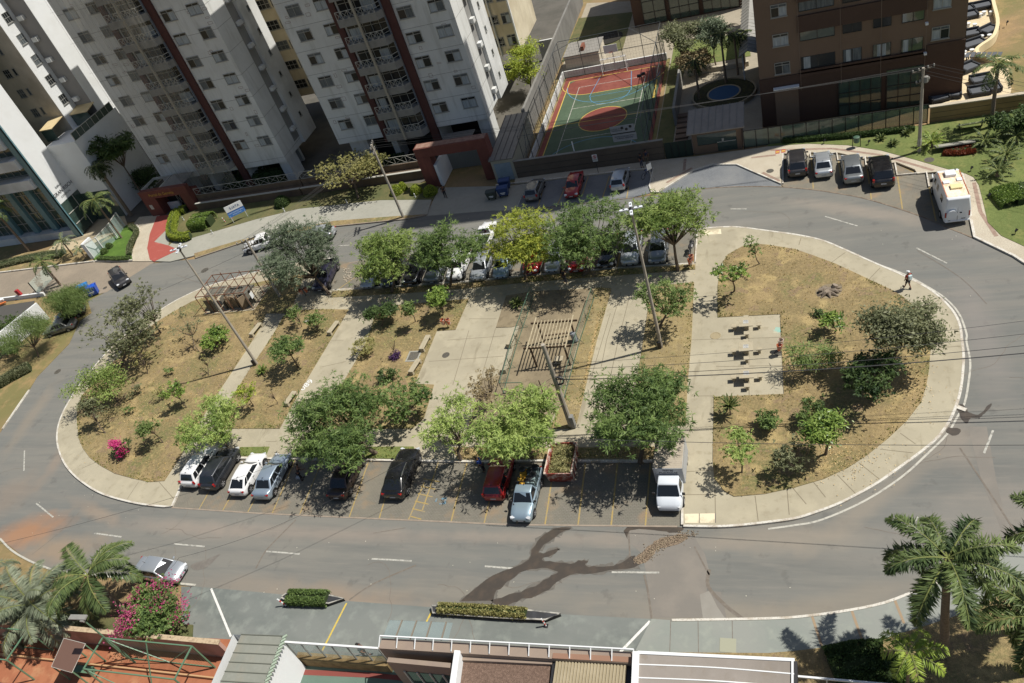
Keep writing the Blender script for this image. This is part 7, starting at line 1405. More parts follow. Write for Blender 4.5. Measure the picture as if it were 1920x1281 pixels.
t = thing('court_floodlight', 'green pole rising over the pink wall with a lamp shade at its top', 'light pole', (*P(254, 1243), Z0)); b = MB(); b.tube((0, 0, 0), (0, 0, 6.0), .07, .05); b.build('pole', _M['green_steel'], t); b = MB(); b.obox((-.45, .1, 6.05), 1.4, .35, .1, .05).obox((.0, 0, 5.95), .3, .3, .15); b.build('lamp_head', M_bal, t)
t = thing('court_shelter', 'small tilted brown roof on green legs over a bench on the clay court', 'shelter', (*P(185, 1262), Z0)); b = MB(); b.add([(-2.2, -.7, 2.0), (-.2, -.9, 1.9), (.1, .9, 2.5), (-2.0, 1.1, 2.6)], [(0, 1, 2, 3)]); o_ = b.build('roof', mk('smoky_sheet', '6d5347', .5), t); o_.modifiers.new('s', 'SOLIDIFY').thickness = .05
b = MB(); b.path([(-2.2, -.7, 1.98), (-.2, -.9, 1.88), (.1, .9, 2.48), (-2.0, 1.1, 2.58), (-2.2, -.7, 1.98)], .03, 5); b.build('roof_edge', M_rail, t)
for x, y, zt in ((-.2, -.85, 1.9), (.05, .85, 2.45), (-1.9, 1.0, 2.5), (-2.1, -.7, 1.95)): b = MB(); b.bar((x, y, 0), (x, y, zt), .08); b.build('leg', _M['green_steel'], t)
b = MB(); b.box(-1.8, -.2, -.3, .2, .4, .48).box(-1.7, -1.6, -.3, .2, 0, .4).box(-.4, -.3, -.3, .2, 0, .4); b.build('bench', _M['green_steel'], t)
# grey roof and white flank
t = thing('grey_roofed_hall', 'hall with a flat ribbed grey-green roof and a sawtooth eave over a white wall', 'hall', (-33, 17, 0)); O = off(t); zr = 4.0
q = [P(452, 1190, zr), P(530, 1193, zr), P(497, 1276, zr), P(380, 1500, zr), P(300, 1500, zr)]; dx = q[2][0]-q[1][0]; dy = q[2][1]-q[1][1]; ex = q[1][0]+dx*3; ey = q[1][1]+dy*3
ql = [q[0], q[1], (ex, ey), (q[0][0]+dx*3, q[0][1]+dy*3)]
b = MB(O); b.flat(ql, zr, zr-.12); r_ = b.build('roof', mk('grey_green_roof', '85867b', .7, [(.25, .5, .62, '8c7a62', .6, (1, .3, 1)), (.5, .42, .62, '7a7c72', .7), (3, .5, .7, '8f9086', .4)]), t)
b = MB(O); nrows = 14
for k in range(nrows): u = k/nrows; a = Vector((*ql[0], zr+.02)).lerp(Vector((*ql[3], zr+.02)), u); c = Vector((*ql[1], zr+.02)).lerp(Vector((*ql[2], zr+.02)), u); b.bar(a, c, .05)
b.build('roof_rib', mk('rib_dark', '606257', .7), r_)
b = MB(O)
for k in range(34): c = Vector((*ql[1], zr-.05)).lerp(Vector((*ql[2], zr-.05)), k/34); b.obox(c+Vector((.12, 0, 0)), .35, .13, .1, .7)
b.build('eave_tooth', mk('pale_green_eave', '9aa894', .7), r_)
b = MB(O); wx = ql[1][0]+.05; b.add([(ql[1][0]-.3, ql[1][1]-.1, 0), (ql[2][0]-.3, ql[2][1], 0), (ql[2][0]-.3, ql[2][1], zr-.13), (ql[1][0]-.3, ql[1][1]-.1, zr-.13), (ql[1][0]-3.8, ql[1][1]-.1, 0), (ql[2][0]-3.8, ql[2][1], 0), (ql[2][0]-3.8, ql[2][1], zr-.13), (ql[1][0]-3.8, ql[1][1]-.1, zr-.13)], [(0, 1, 2, 3), (4, 7, 6, 5), (0, 3, 7, 4), (1, 5, 6, 2)]); b.build('wall', M_white, t)
# small court behind the glass
MB().flat(PP([(548, 1243), (880, 1252), (900, 1400), (500, 1400)]), .05).build('club_court', mk('court_green2', '5c7064', .85, [(.4, .45, .62, '66796c', .6)]), kind=S)
MB().flat(PP([(566, 1256), (700, 1262), (842, 1277), (838, 1286), (700, 1272), (562, 1266)]), .055).build('club_court_lane', mk('court_maroon', '7c4038', .85), kind=S)
t = thing('glass_screen', 'green glass screen on leaning posts with a white top rail above the sunken court', 'glass screen', (-31, 19, 0)); O = off(t); zz = 2.6; A_, B_ = P(534, 1204, zz), P(709, 1216, zz)
b = MB(O); b.bar((*A_, zz), (*B_, zz), .12); b.build('top_rail', M_white, t)
for k in range(7): p = (A_[0]+(B_[0]-A_[0])*k/6, A_[1]+(B_[1]-A_[1])*k/6); b = MB(O); b.bar((*p, .9), (*p, zz), .08); b.build('post', M_frame, t)
b = MB(O); b.add([(*A_, .9), (*B_, .9), (*B_, zz-.06), (*A_, zz-.06)], [(0, 1, 2, 3)]); b.build('glass_panel', M_clear_gl, t)
b = MB(O); b.add([(A_[0], A_[1]-.3, 0), (B_[0], B_[1]-.3, 0), (B_[0], B_[1]+.2, 0), (A_[0], A_[1]+.2, 0), (A_[0], A_[1]-.3, .9), (B_[0], B_[1]-.3, .9), (B_[0], B_[1]+.2, .9), (A_[0], A_[1]+.2, .9)], [(3, 2, 1, 0), (4, 5, 6, 7), (0, 1, 5, 4), (1, 2, 6, 5), (2, 3, 7, 6), (3, 0, 4, 7)]); b.build('base_wall', mk('tan_stone_base', '8b7650', .9, [(2, .42, .6, '6f5c3c', .8)]), t)
# brown club building
t = thing('club_building', 'low brown club building with a white railed parapet and a glass canopy over its entrance', 'building', (-20, 18, 0)); O = off(t); zr = 4.0
A_, B_ = Vector((*P(716, 1197, zr), zr)), Vector((*P(1190, 1223, zr), zr)); M_tw = mk('taupe_render', '8f7f70', .85, [(.5, .45, .62, '84746a', .6)])
b = MB(O); b.add([(A_.x, A_.y, 0), (B_.x, B_.y, 0), (B_.x, B_.y-.6, 0), (A_.x, A_.y-.6, 0), (A_.x, A_.y, zr), (B_.x, B_.y, zr), (B_.x, B_.y-.6, zr-.05), (A_.x, A_.y-.6, zr-.05)], [(0, 3, 2, 1), (4, 7, 6, 5), (0, 1, 5, 4), (1, 2, 6, 5), (2, 3, 7, 6), (3, 0, 4, 7)]); b.build('parapet', M_tw, t)
b = MB(O); b.bar(A_+Vector((0, 0, .3)), B_+Vector((0, 0, .3)), .07)
for k in range(14): p = A_.lerp(B_, k/13); b.bar(p+Vector((0, 0, .3)), p+Vector((0, -.55, 0)), .05)
b.build('parapet_rail', M_white, t)
xx0, xx1 = A_.x+.6, P(852, 1218, zr)[0]
b = MB(O); b.box(xx0, xx1, A_.y-1.2, A_.y-.92, .0, 3.6); b.build('wall', M_tw, t)
b = MB(O); b.box(xx0+.8, xx1-.1, A_.y-1.23, A_.y-1.2, .9, 2.6); g_ = b.build('window_strip', M_green_gl, t); b = MB(O)
for k in range(5): x = xx0+.8+k*(xx1-xx0-.9)/4; b.box(x-.05, x+.05, A_.y-1.3, A_.y-1.23, .7, 2.7)
b.build('window_post', M_rail, g_)
b = MB(O); cq = [P(731, 1163, 3.4), P(849, 1168, 3.4), P(840, 1202, 3.4), P(717, 1197, 3.4)]; b.flat(cq, 3.42, 3.38); b.build('canopy_glass', mk('canopy_glass', (0.25, 0.32, 0.32), .08, alpha=.5, spec=.8), t)
b = MB(O)
for k in range(4): u = (k+.9)/4.3; a = Vector((*cq[0], 3.48)).lerp(Vector((*cq[1], 3.48)), u); c = Vector((*cq[3], 3.48)).lerp(Vector((*cq[2], 3.48)), u); b.bar(a, c, .07)
b.build('canopy_bar', mk('canopy_beam', '7d7365', .6), t)
def roofbox(name, pts, z, mat, ribs=None, thick=.3):
    q = PP(pts, z); b = MB(O); b.flat(q, z, z-thick); return b.build(name, mat, t), q
gr_, _ = roofbox('gravel_roof', [(868, 1240), (1032, 1246), (1020, 1400), (845, 1400)], 3.4, mk('gravel_roof_mat', '6f5a4c', .95, [(7, .42, .58, '8a7262', .9), (25, .4, .6, '55443a', .8)], bump=1, bscale=20))
b = MB(O)
for q0, q1, w_ in (((852, 1219), (826, 1400), .35),): a, c = P(*q0, 4.1), P(*q1, 4.1); b.add([(*a, 0), (*c, 0), (c[0]+w_, c[1], 0), (a[0]+w_, a[1], 0), (*a, 4.1), (*c, 4.1), (c[0]+w_, c[1], 4.1), (a[0]+w_, a[1], 4.1)], [(3, 2, 1, 0), (4, 5, 6, 7), (0, 1, 5, 4), (1, 2, 6, 5), (2, 3, 7, 6), (3, 0, 4, 7)])
b.build('white_party_wall', M_white, t)
cr_, cq = roofbox('corrugated_roof', [(1043, 1233), (1176, 1241), (1160, 1400), (1018, 1400)], 3.7, mk('corrugated_beige', '9b8f74', .7, [(1, .45, .65, 'a99d82', .6)]))
b = MB(O)
for k in range(22): u = (k+.5)/22; a = Vector((*cq[0], 3.73)).lerp(Vector((*cq[1], 3.73)), u); c = Vector((*cq[3], 3.73)).lerp(Vector((*cq[2], 3.73)), u); b.bar(a, c, .1, .08)
b.build('corrugation', mk('corrugated_beige', '9b8f74', .7), cr_)
b = MB(O); a, c = P(1037, 1231, 3.9), P(1188, 1239, 3.9); b.bar((*a, 3.8), (*c, 3.8), .3, .4); b.build('roof_lip', mk('brown_lip', '8b6a56', .8), t)
for q0, q1, z_, h_, w_, nm, m in (((1040, 1240), (1022, 1400), 3.6, .6, .25, 'dark_gap_bar', M_trim), ((1182, 1232), (1168, 1400), 3.6, .6, .35, 'dark_gap_bar', M_trim), ((862, 1232), (1038, 1240), 3.6, .7, .35, 'inner_parapet', M_tw)):  # black bars filling the gaps between the roofs
    a, c = P(*q0, z_), P(*q1, z_); b = MB(O); b.bar((*a, z_-h_/2), (*c, z_-h_/2), w_, h_); b.build(nm, m, t)
t = thing('club_hall_roof', 'large smooth grey-beige hall roof with thin white seams at the bottom edge', 'hall', (-8, 17, 0)); O = off(t)
q = PP([(1194, 1222), (1490, 1237), (1489, 1400), (1186, 1400)], 4.4); b = MB(O); b.flat(q, 4.4, 0); b.build('roof', mk('beige_membrane', '8d857c', .75, [(.2, .5, .64, '746c62', .7, (1, .4, 1)), (1.2, .56, .66, '7d7263', .6), (.4, .42, .62, '857d74', .7), (3, .5, .75, '968e85', .3)]), t)
b = MB(O)
for yy in (1252, 1277, 1305): b.ribbon(smooth_line([P(1196, yy-6, 4.4), P(1340, yy, 4.4), P(1489, yy+12, 4.4)], 5), .06, 4.43, 4.38)
b.ribbon([P(1196, 1224, 4.4), P(1490, 1238, 4.4)], .16, 4.46, 4.2); b.ribbon([P(1193, 1223, 4.4), P(1186, 1400, 4.4)], .35, 4.5, 4.0); b.ribbon([P(1486, 1240, 4.4), P(1486, 1400, 4.4)], .1, 4.5, 4.2); b.build('white_seam', M_white, t)
b = MB(O); b.ribbon([P(1491, 1240, 4.4), P(1491, 1400, 4.4)], .2, 4.42, 3.8); b.build('dark_edge', M_trim, t)
b = MB((-1, 15, 0)); a, c = P(1490, 1268, 1.2), P(1760, 1292, 1.2); b.bar((*a, 1.2), (*c, 1.2), .1); b.bar((*P(1550, 1273, 1.2), 0), (*P(1550, 1273, 1.2), 1.2), .06); b.build('white_handrail', M_white, label='thin white handrail at the bottom edge beyond the hall roof', cat='rail')

tx = text('path_stencil', '089', .95, M_white, None, (*P(575, 722, K), K+.006), (0, 0, R_(62)), .001); tx['kind'] = S
b = MB()
for k in range(26): a = P(700+rng.uniform(-9, 9), 505+rng.uniform(-16, 16)); b.obox((*a, .06), rng.uniform(.1, .3), rng.uniform(.08, .2), rng.uniform(.05, .12), rng.uniform(0, 3))
for k in range(40): a = P(652+rng.uniform(-8, 8), 516+rng.uniform(-13, 13)); b.obox((*a, .04), rng.uniform(.08, .22), rng.uniform(.06, .14), .06, rng.uniform(0, 3))
b.build('rubble', mk('pale_rubble', 'b8ad9a', .9, [(4, .45, .62, '93887a', .8)]), kind='stuff')
# ---------------------------------------------------------------- people
M_skin = mk('skin_brown', '7d543c', .6, local=True); M_skin2 = mk('skin_light', '9c7258', .6, local=True)
def skin_body(name, joints, edges, mat, parent, sub=2):
    me = bpy.data.meshes.new(name); me.from_pydata([j[0] for j in joints], edges, []); o = bpy.data.objects.new(name, me); COL.objects.link(o); o.parent = parent; me.materials.append(mat)
    md = o.modifiers.new('skin', 'SKIN'); md.use_smooth_shade = True
    if not me.skin_vertices: me.skin_vertices.new() if hasattr(me.skin_vertices, 'new') else None
    bpy.context.view_layer.objects.active = o
    for k, j in enumerate(joints):
        sv = me.skin_vertices[0].data[k]; r = j[1]; sv.radius = r if hasattr(r, '__len__') else (r, r); sv.use_root = (k == 0)
    sb = o.modifiers.new('sub', 'SUBSURF'); sb.levels = sub; sb.render_levels = sub
    return o
def person(px, yaw, label, shirt, pants, skin=M_skin, hairc='1a1410', stride=.0, arms=(0.05, 0.05), short=False, cap=None, bag=None, z=K, bend=0.0, hgt=1.74, barefeet=False):
    s = hgt/1.74; t = thing('person', label, 'person', (*P(*px, z), z), R_(yaw)); t.scale = (s,)*3
    A, B = stride, -stride
    hip = .90-.03*abs(stride); lx = bend
    def pt(x, y, zz): return (x+max(0, zz-hip)*bend, y, zz)
    J = [(pt(0, 0, hip), (.14, .10)), (pt(0, 0, hip+.22), (.125, .09)), (pt(0, 0, hip+.42), (.155, .105)), (pt(0, 0, hip+.53), (.09, .075)), (pt(.01, 0, hip+.60), (.05, .05)), (pt(.02, 0, hip+.70), (.085, .092)), (pt(.02, 0, hip+.80), (.075, .08)),
         (pt(0, .09, hip-.06), (.095, .09)), (pt(A*.45, .09, hip-.43), (.062, .062)), (pt(A, .09, hip-.82+abs(min(A, 0))*.2), (.04, .04)), (pt(A+.14, .10, .035), (.038, .03)),
         (pt(0, -.09, hip-.06), (.095, .09)), (pt(B*.3+abs(B)*.25, -.09, hip-.43), (.062, .062)), (pt(B, -.09, hip-.78+abs(min(B, 0))*.15), (.04, .04)), (pt(B+.10, -.10, .045+abs(min(B, 0))*.1), (.038, .03)),
         (pt(0, .20, hip+.49), (.055, .055)), (pt(-.02-A*.2+arms[0], .25, hip+.22), (.042, .042)), (pt(.05-A*.4+arms[0]*2.2, .25, hip-.01+abs(arms[0])*.5), (.03, .03)),
         (pt(0, -.20, hip+.49), (.055, .055)), (pt(-.02-B*.2+arms[1], -.25, hip+.22), (.042, .042)), (pt(.05-B*.4+arms[1]*2.2, -.25, hip-.01+abs(arms[1])*.5), (.03, .03))]
    E_ = [(0, 1), (1, 2), (2, 3), (3, 4), (4, 5), (5, 6), (0, 7), (7, 8), (8, 9), (9, 10), (0, 11), (11, 12), (12, 13), (13, 14), (2, 15), (15, 16), (16, 17), (2, 18), (18, 19), (19, 20)]
    # hands: palm, four fingers and a thumb on each
    for w_, sg in ((17, 1), (20, -1)):
        p = Vector(J[w_][0]); e = Vector(J[w_-1][0]); d = (p-e).normalized(); pl = p+d*.06; n = len(J); J.append((tuple(pl), (.032, .018))); E_.append((w_, n))
        for k, u in enumerate((-.026, -.009, .009, .026)):
            q = pl+d*.045+Vector((u, 0, 0)); q2 = q+d*(.045-.006*abs(k-1.5))+Vector((0, -sg*.012, 0)); J.append((tuple(q), (.009, .009))); J.append((tuple(q2), (.008, .008))); E_.append((n, len(J)-2)); E_.append((len(J)-2, len(J)-1))
        q = pl+Vector((.04, 0, 0))+d*.01; J.append((tuple(q), (.010, .010))); J.append((tuple(q+d*.035+Vector((.01, 0, 0))), (.008, .008))); E_.append((n, len(J)-2)); E_.append((len(J)-2, len(J)-1))
    skin_body('body', J, E_, skin, t, 1)
    # clothes
    sh = [(J[k][0], tuple(r*1.13+.008 for r in J[k][1])) for k in (0, 1, 2, 3)]+[(J[15][0], (.068, .068)), (tuple(Vector(J[15][0]).lerp(Vector(J[16][0]), .8)), (.058, .058)), (J[18][0], (.068, .068)), (tuple(Vector(J[18][0]).lerp(Vector(J[19][0]), .8)), (.058, .058))]
    sh[0] = ((sh[0][0][0], 0, hip-.02), (.155, .115)); sh[3] = (tuple(Vector(sh[3][0])-Vector((0, 0, .02))), (.085, .075))
    skin_body('shirt', sh, [(0, 1), (1, 2), (2, 3), (2, 4), (4, 5), (2, 6), (6, 7)], shirt, t, 1)
    f_ = .55 if short else .96
    def leg(a, b_, c): k1 = Vector(a).lerp(Vector(b_), 1.0); return [(a, (.108, .1)), (tuple(k1), (.08, .08))]+([] if short else [(tuple(Vector(b_).lerp(Vector(c), .9)), (.058, .058))])
    L1, L2 = leg(J[7][0], J[8][0], J[9][0]), leg(J[11][0], J[12][0], J[13][0]); pj = [((J[0][0][0], 0, hip-.01), (.15, .11))]+L1+L2; n = len(L1)
    ed = [(0, 1)]+[(k, k+1) for k in range(1, n)]+[(0, n+1)]+[(k, k+1) for k in range(n+1, 2*n)]
    skin_body('shorts' if short else 'trousers', pj, ed, pants, t, 1)
    hc = Vector(J[5][0])+Vector((0, 0, .035)); M_h = mk('hair_'+hairc, hairc, .7)
    b = MB(); b.lathe(tuple(hc+Vector((-.012, 0, -.02))), [(.085, 0), (.103, .05), (.098, .1), (.06, .14), (.01, .155)], 14); b.build('hair', M_h if not cap else cap, t, smooth=True)
    if cap: b = MB(); b.obox(tuple(hc+Vector((.11, 0, .035))), .12, .14, .015, 0, 0, .1); b.build('cap_peak', cap, t, bevel=.005)
    fx = hc+Vector((.088, 0, -.02)); b = MB()
    for sg in (-1, 1): b.obox(tuple(fx+Vector((0, sg*.032, .005))), .012, .02, .01)
    b.build('eyes', M_trim, t); b = MB(); b.path([tuple(fx+Vector((.0, 0, .0))), tuple(fx+Vector((.022, 0, -.035))), tuple(fx+Vector((0, 0, -.045)))], [.008, .014, .008], 6); b.build('nose', skin, t, smooth=True)
    b = MB(); b.obox(tuple(fx+Vector((0, 0, -.07))), .01, .045, .008); b.build('mouth', mk('lips', '6b3a30', .6), t)
    for sg in (-1, 1): b = MB(); b.obox(tuple(hc+Vector((0, sg*.088, -.02))), .035, .015, .05); b.build('ear', skin, t, bevel=.006)
    for k in (10, 14):
        p = Vector(J[k][0]); b = MB(); b.obox((p.x-.03, p.y, p.z+.005), .24, .09, .075); b.build('shoe', M_trim if not barefeet else mk('sandal', '5a3a2a', .8), t, bevel=.025)
    if bag: b = MB(); b.obox(tuple(Vector(J[2][0])+Vector((-.19, -.02, -.1))), .16, .30, .42, 0, 0, .1); b.build('backpack', bag, t, bevel=.05)
    return t
pr_red = mk('cloth_red', 'a23a30', .8, [(5, .5, .6, '7c2c28', .7)], local=True); blk = mk('cloth_black', (0.012, .012, .015), .8); nav = mk('cloth_navy', (0.02, .028, .06), .8); jean = mk('cloth_denim', (0.035, .045, .08), .8); khk = mk('cloth_khaki', '6b604f', .8); gry = mk('cloth_charcoal', '38363c', .8)
person((1702, 541), 118, 'person in white cap and red shirt walking the eastern sidewalk with a pale backpack', pr_red, gry, stride=.24, short=True, cap=mk('cap_white', 'd8dcde', .7), bag=mk('bag_pale', 'b5c9cc', .7, [(6, .5, .6, 'd8d8d0', .8)], local=True), hgt=1.72)
person((1204, 314), -55, 'person in dark clothes and jeans by the brown wall with arms folded forward', blk, jean, arms=(.12, .12), hgt=1.76)
person((1214, 307), -90, 'person in a navy top and khaki trousers facing the other beside the brown wall', nav, khk, arms=(-.02, -.02), hgt=1.78)
person((1061, 531), 100, 'person in dark clothes walking in the shade below the bright red car', blk, gry, stride=.2, z=K, hgt=1.75)
person((567, 900), 60, 'person in black crouching over a pale bag in the shade of the large southern tree', blk, blk, stride=.1, bend=.5, z=.01, arms=(.2, .2), hgt=1.7)
t_ = thing('pale_bag', 'small pale bag on the shaded paving at the feet of the person in black', 'bag', (*P(561, 897), .01)); b = MB(); b.box(-.2, .2, -.15, .15, 0, .22); b.build('bag_body', mk('bag_grey', 'a5a9ad', .8), t_, bevel=.05)
person((909, 884), 180, 'person in a blue shirt beside the red hatchback at the kerb', mk('cloth_blue', '2f4f9a', .8), gry, z=K, bend=.3, hgt=1.7)
person((836, 370), -60, 'person in dark clothes carrying bags up the gateway drive', blk, blk, stride=.15, z=.01, bend=.15, arms=(.05, .05), hgt=1.74)
person((388, 893), 200, 'bare armed person leaning out of the open door of the dark boxy car', khk, jean, skin=M_skin2, z=.01, bend=.6, arms=(.2, .25), hgt=1.6)
person((688, 1232), 20, 'person in dark clothes walking behind the green glass screen', gry, blk, stride=.2, z=.01, hgt=1.74)
# ---------------------------------------------------------------- trees and plants
M_bark = mk('grey_bark', '5f5244', .95, [(4, .45, .62, '75685a', .8), (1, .5, .7, '4a3f34', .6)], bump=.5, bscale=12)
LM = {'bright': leafmat('leaf_bright', '54692f', '8f9f58'), 'green': leafmat('leaf_green', '42572e', '74884c'), 'grey': leafmat('leaf_greygreen', '48563f', '78826a'), 'yellow': leafmat('leaf_yellow', '708034', 'a8ac48'), 'light': leafmat('leaf_light', '6b8240', 'a6b468'),
      'olive': leafmat('leaf_olive', '4f5438', '878a68'), 'dark': leafmat('leaf_dark', '2c3f22', '56693a'), 'glossy': leafmat('leaf_glossy', '44602a', '86994c', .25, .35), 'pale': leafmat('leaf_pale', '6f7044', 'a6a068'), 'willow': leafmat('leaf_willow', '4b6030', '7f9054'), 'brown': leafmat('leaf_brown', '776a50', 'a0926f'), 'lime': leafmat('leaf_lime', '6f8230', 'a8b048'),
      'pink': leafmat('petal_pink', 'a01f5a', 'c2457f'), 'magenta': leafmat('petal_magenta', '8f2a58', 'b8607f'), 'purple': leafmat('petal_purple', '3d2a45', '5a3f66'), 'palm': leafmat('palm_leaf', '37482a', '6c7a48', .25, .5), 'palmg': leafmat('palm_greygreen', '54604c', '8a9078', .25, .45), 'palmy': leafmat('palm_yellowgreen', '5f7a2c', '9aa84a', .25, .45), 'palmd': leafmat('palm_dark', '1f2f16', '3f4f28', .2, .45), 'redb': leafmat('bed_red', '5a2c1c', '8a4a30')}
def unit(a): return a/np.maximum(np.linalg.norm(a, axis=1), 1e-6)[:, None]
def leaves(name, C, axis, nrm, L, W, tint, mat, t, O):
    s = unit(np.cross(axis, nrm)); n = len(C); L = L[:, None]; W = W[:, None]
    v = np.stack([C-axis*L*.5, C+s*W*.5-axis*L*.05, C+axis*L*.5, C-s*W*.5-axis*L*.05], 1).reshape(-1, 3)
    return np_mesh(name, v, np.arange(4*n).reshape(-1, 4), mat, t, tint, O)
def crown(t, O, C, R, n, L, W, mat, rg, droop=.3, lobes=9, spread=.30, shell=.55, name='crown', flat=.5, tuft=False):
    C = np.array(C); R = np.array(R); k = max(3, lobes); d = unit(rg.normal(0, 1, (k, 3))); d[:, 2] = d[:, 2]*.8+.15
    lb = C+d*R*(shell+.25*rg.random((k, 1))); lr = spread*(.75+.6*rg.random(k))
    ncl = max(8, n//60); li = rg.integers(0, k, ncl); cd = unit(rg.normal(0, 1, (ncl, 3)))
    cc = lb[li]+cd*R*(lr[li][:, None])*(rg.random((ncl, 1))**.4); ci = rg.integers(0, ncl, n); cr = .13*R.mean()+.12
    tf = (np.arange(n)//8) if tuft else np.arange(n); nt = tf[-1]+1; ci = ci[:nt][tf]; pc = (cc[ci[::1]]*0); pc = rg.normal(0, 1, (nt, 3))[tf]*cr*np.array([1, 1, flat])
    P0 = cc[ci]+pc; ax = unit(unit(P0-C)*.35+rg.normal(0, .75, (n, 3))*np.array([1, 1, .55])+np.array([0, 0, -droop])); nr = unit(rg.normal(0, .5, (n, 3))+np.array([0, 0, 1.0]))
    if tuft: P0 = P0+ax*L*.5
    tn = np.clip(.5+.28*rg.normal(0, 1, ncl)[ci]+.2*rg.normal(0, 1, nt)[tf]+.12*rg.normal(0, 1, n), 0, 1)
    leaves(name, P0, ax, nr, L*(.7+.6*rg.random(n)), W*(.7+.6*rg.random(n)), tn, mat, t, O); return lb, cc
def tree(name, label, cat, base, cp, h, rx, ry, leaf, n, L=.30, W=.09, tr=.13, seed=1, lobes=9, spread=.34, droop=.3, zg=LZ, group=None, rz=None, shell=.55, nb=12, forks=True, extra=None):
    rg = np.random.default_rng(seed); C = (*P(*cp, h), h); m = mpp(*cp, h)*(1.14 if name == 'shade_tree' else 1.05); rxm = rx*m; rym = ry*m; R = (rxm, (rxm+rym)/2, rz or min(h*.62, rym*.85))
    B = (*(P(*base, zg) if base else C[:2]), zg); t = thing(name, label, cat, B, 0, group)
    O = B; sh_ = name == 'shade_tree'; lb, cc = crown(t, O, C, R, int(n), L*1.35 if sh_ else L, W, LM[leaf], rg, droop, int(lobes*(1.5 if sh_ else 1.2)), spread*(.86 if sh_ else .92), shell, tuft=sh_ or L < .27)
    fk = Vector(B).lerp(Vector((C[0], C[1], C[2]-R[2]*.75)), .75); fk.z = max(fk.z, zg+.3)
    b = MB(O); md = Vector(B).lerp(fk, .5)+Vector((rg.normal(0, .12), rg.normal(0, .12), 0))*min(1, h/4); b.path([B, md, fk], [tr*1.15, tr*.85, tr*.72], 7)
    b.build('trunk', M_bark, t, smooth=True)
    b = MB(O); ends = list(lb)+list(cc[rg.integers(0, len(cc), nb)])
    for e in ends:
        e = Vector(e); q = fk.lerp(e, .5)+Vector((rg.normal(0, .1), rg.normal(0, .1), -.12*R[2]+.1))*min(1, R[0]/2); b.path([fk, q, e], [tr*.5, tr*.28, tr*.08], 5)
    b.build('branches', M_bark, t, smooth=True); return t, C, R, rg, O
SG = 'feathery shade trees along the northern bays'
T = tree
T('shade_tree', 'broad grey-green feathery tree over the purple pickup at the north-west corner', 'tree', (618, 552), (562, 474), 5.2, 70, 62, 'grey', 15000, .30, .075, .17, 1, 12)
T('shade_tree', 'bright green feathery tree first in the northern row, over the silver bonnet', 'tree', (735, 548), (727, 481), 4.4, 72, 40, 'bright', 11500, .30, .075, .14, 2, 10, group=SG)
T('shade_tree', 'green feathery tree second in the northern row, beside the white pickup', 'tree', (845, 534), (840, 466), 4.6, 64, 43, 'green', 10500, .30, .075, .14, 3, 10, group=SG)
T('shade_tree', 'yellow-green feathery tree in the middle of the northern row', 'tree', (985, 524), (978, 448), 4.8, 66, 54, 'yellow', 11500, .30, .075, .15, 4, 11, group=SG)
T('shade_tree', 'largest green feathery tree of the northern row, left of the tall lamp post', 'tree', (1095, 516), (1112, 430), 5.2, 86, 62, 'green', 14000, .30, .075, .16, 5, 14, group=SG)
T('shade_tree', 'green feathery tree with a forked trunk at the eastern end of the northern row', 'tree', (1271, 507), (1256, 414), 5.4, 72, 50, 'bright', 11000, .30, .075, .15, 6, 11, group=SG)
T('shade_tree', 'largest dark green feathery tree over the left of the southern bays', 'tree', (705, 850), (652, 790), 4.6, 100, 74, 'green', 18000, .30, .075, .17, 7, 15)
T('leafy_tree', 'small dark green tree pressed against the right side of the largest southern tree', 'tree', (738, 788), (762, 752), 2.6, 46, 46, 'green', 2600, .24, .12, .09, 8, 8)
T('shade_tree', 'thin open light green tree with bare curving branches above the southern path', 'tree', (864, 862), (848, 795), 4.0, 72, 58, 'light', 2600, .30, .075, .13, 9, 9, spread=.24)
T('shade_tree', 'light green feathery tree above the red hatchback and loaded pickup', 'tree', (1000, 856), (962, 792), 4.6, 82, 60, 'light', 12000, .30, .075, .15, 10, 13)
T('shade_tree', 'full round green feathery tree beside the box truck', 'tree', (1200, 868), (1197, 766), 5.0, 86, 78, 'green', 15000, .30, .075, .17, 11, 15)
T('shade_tree', 'small light green feathery tree behind the white and dark cars at the left', 'tree', (433, 847), (392, 795), 3.6, 52, 46, 'light', 6500, .28, .075, .11, 12, 9)
T('leafy_tree', 'thick grey-olive tree on the western tip above the curved road', 'tree', (225, 690), (222, 625), 4.0, 78, 52, 'olive', 6500, .26, .11, .13, 13, 11)
T('leafy_tree', 'open grey-olive tree with upright bare boughs near the western sidewalk', 'tree', (302, 624), (268, 572), 4.2, 42, 46, 'olive', 2600, .26, .11, .10, 14, 10, spread=.22)
T('leafy_tree', 'green tree overhanging the western kerb', 'tree', (222, 752), (182, 722), 2.8, 60, 44, 'bright', 3400, .28, .10, .11, 15, 9)
T('leafy_tree', 'small thinning olive tree leaning over the western kerb', 'tree', (198, 812), (166, 772), 2.6, 30, 24, 'olive', 1500, .22, .09, .06, 16, 6)
T('sapling', 'thin pale sapling below the rusty cage', 'sapling', (374, 660), (345, 605), 3.0, 34, 32, 'olive', 800, .2, .07, .05, 17, 7, spread=.2)
T('shrub', 'dense bright green shrub in the middle of the western lawn', 'shrub', (402, 652), (404, 633), 1.3, 28, 24, 'glossy', 3000, .24, .10, .06, 18, 7)
T('sapling', 'almost bare sapling at the tip of the lamp post shadow', 'sapling', (391, 704), (380, 668), 2.2, 24, 26, 'pale', 120, .16, .06, .04, 19, 6, spread=.2)
T('sapling', 'thin sapling with a whitewashed foot right of the grey-olive tree', 'sapling', (277, 701), (264, 670), 2.2, 24, 20, 'pale', 420, .18, .07, .05, 20, 6)
T('sapling', 'narrow leafy sapling casting a round shadow on the western lawn', 'sapling', (350, 764), (325, 733), 2.3, 17, 22, 'glossy', 1300, .22, .09, .05, 21, 6)
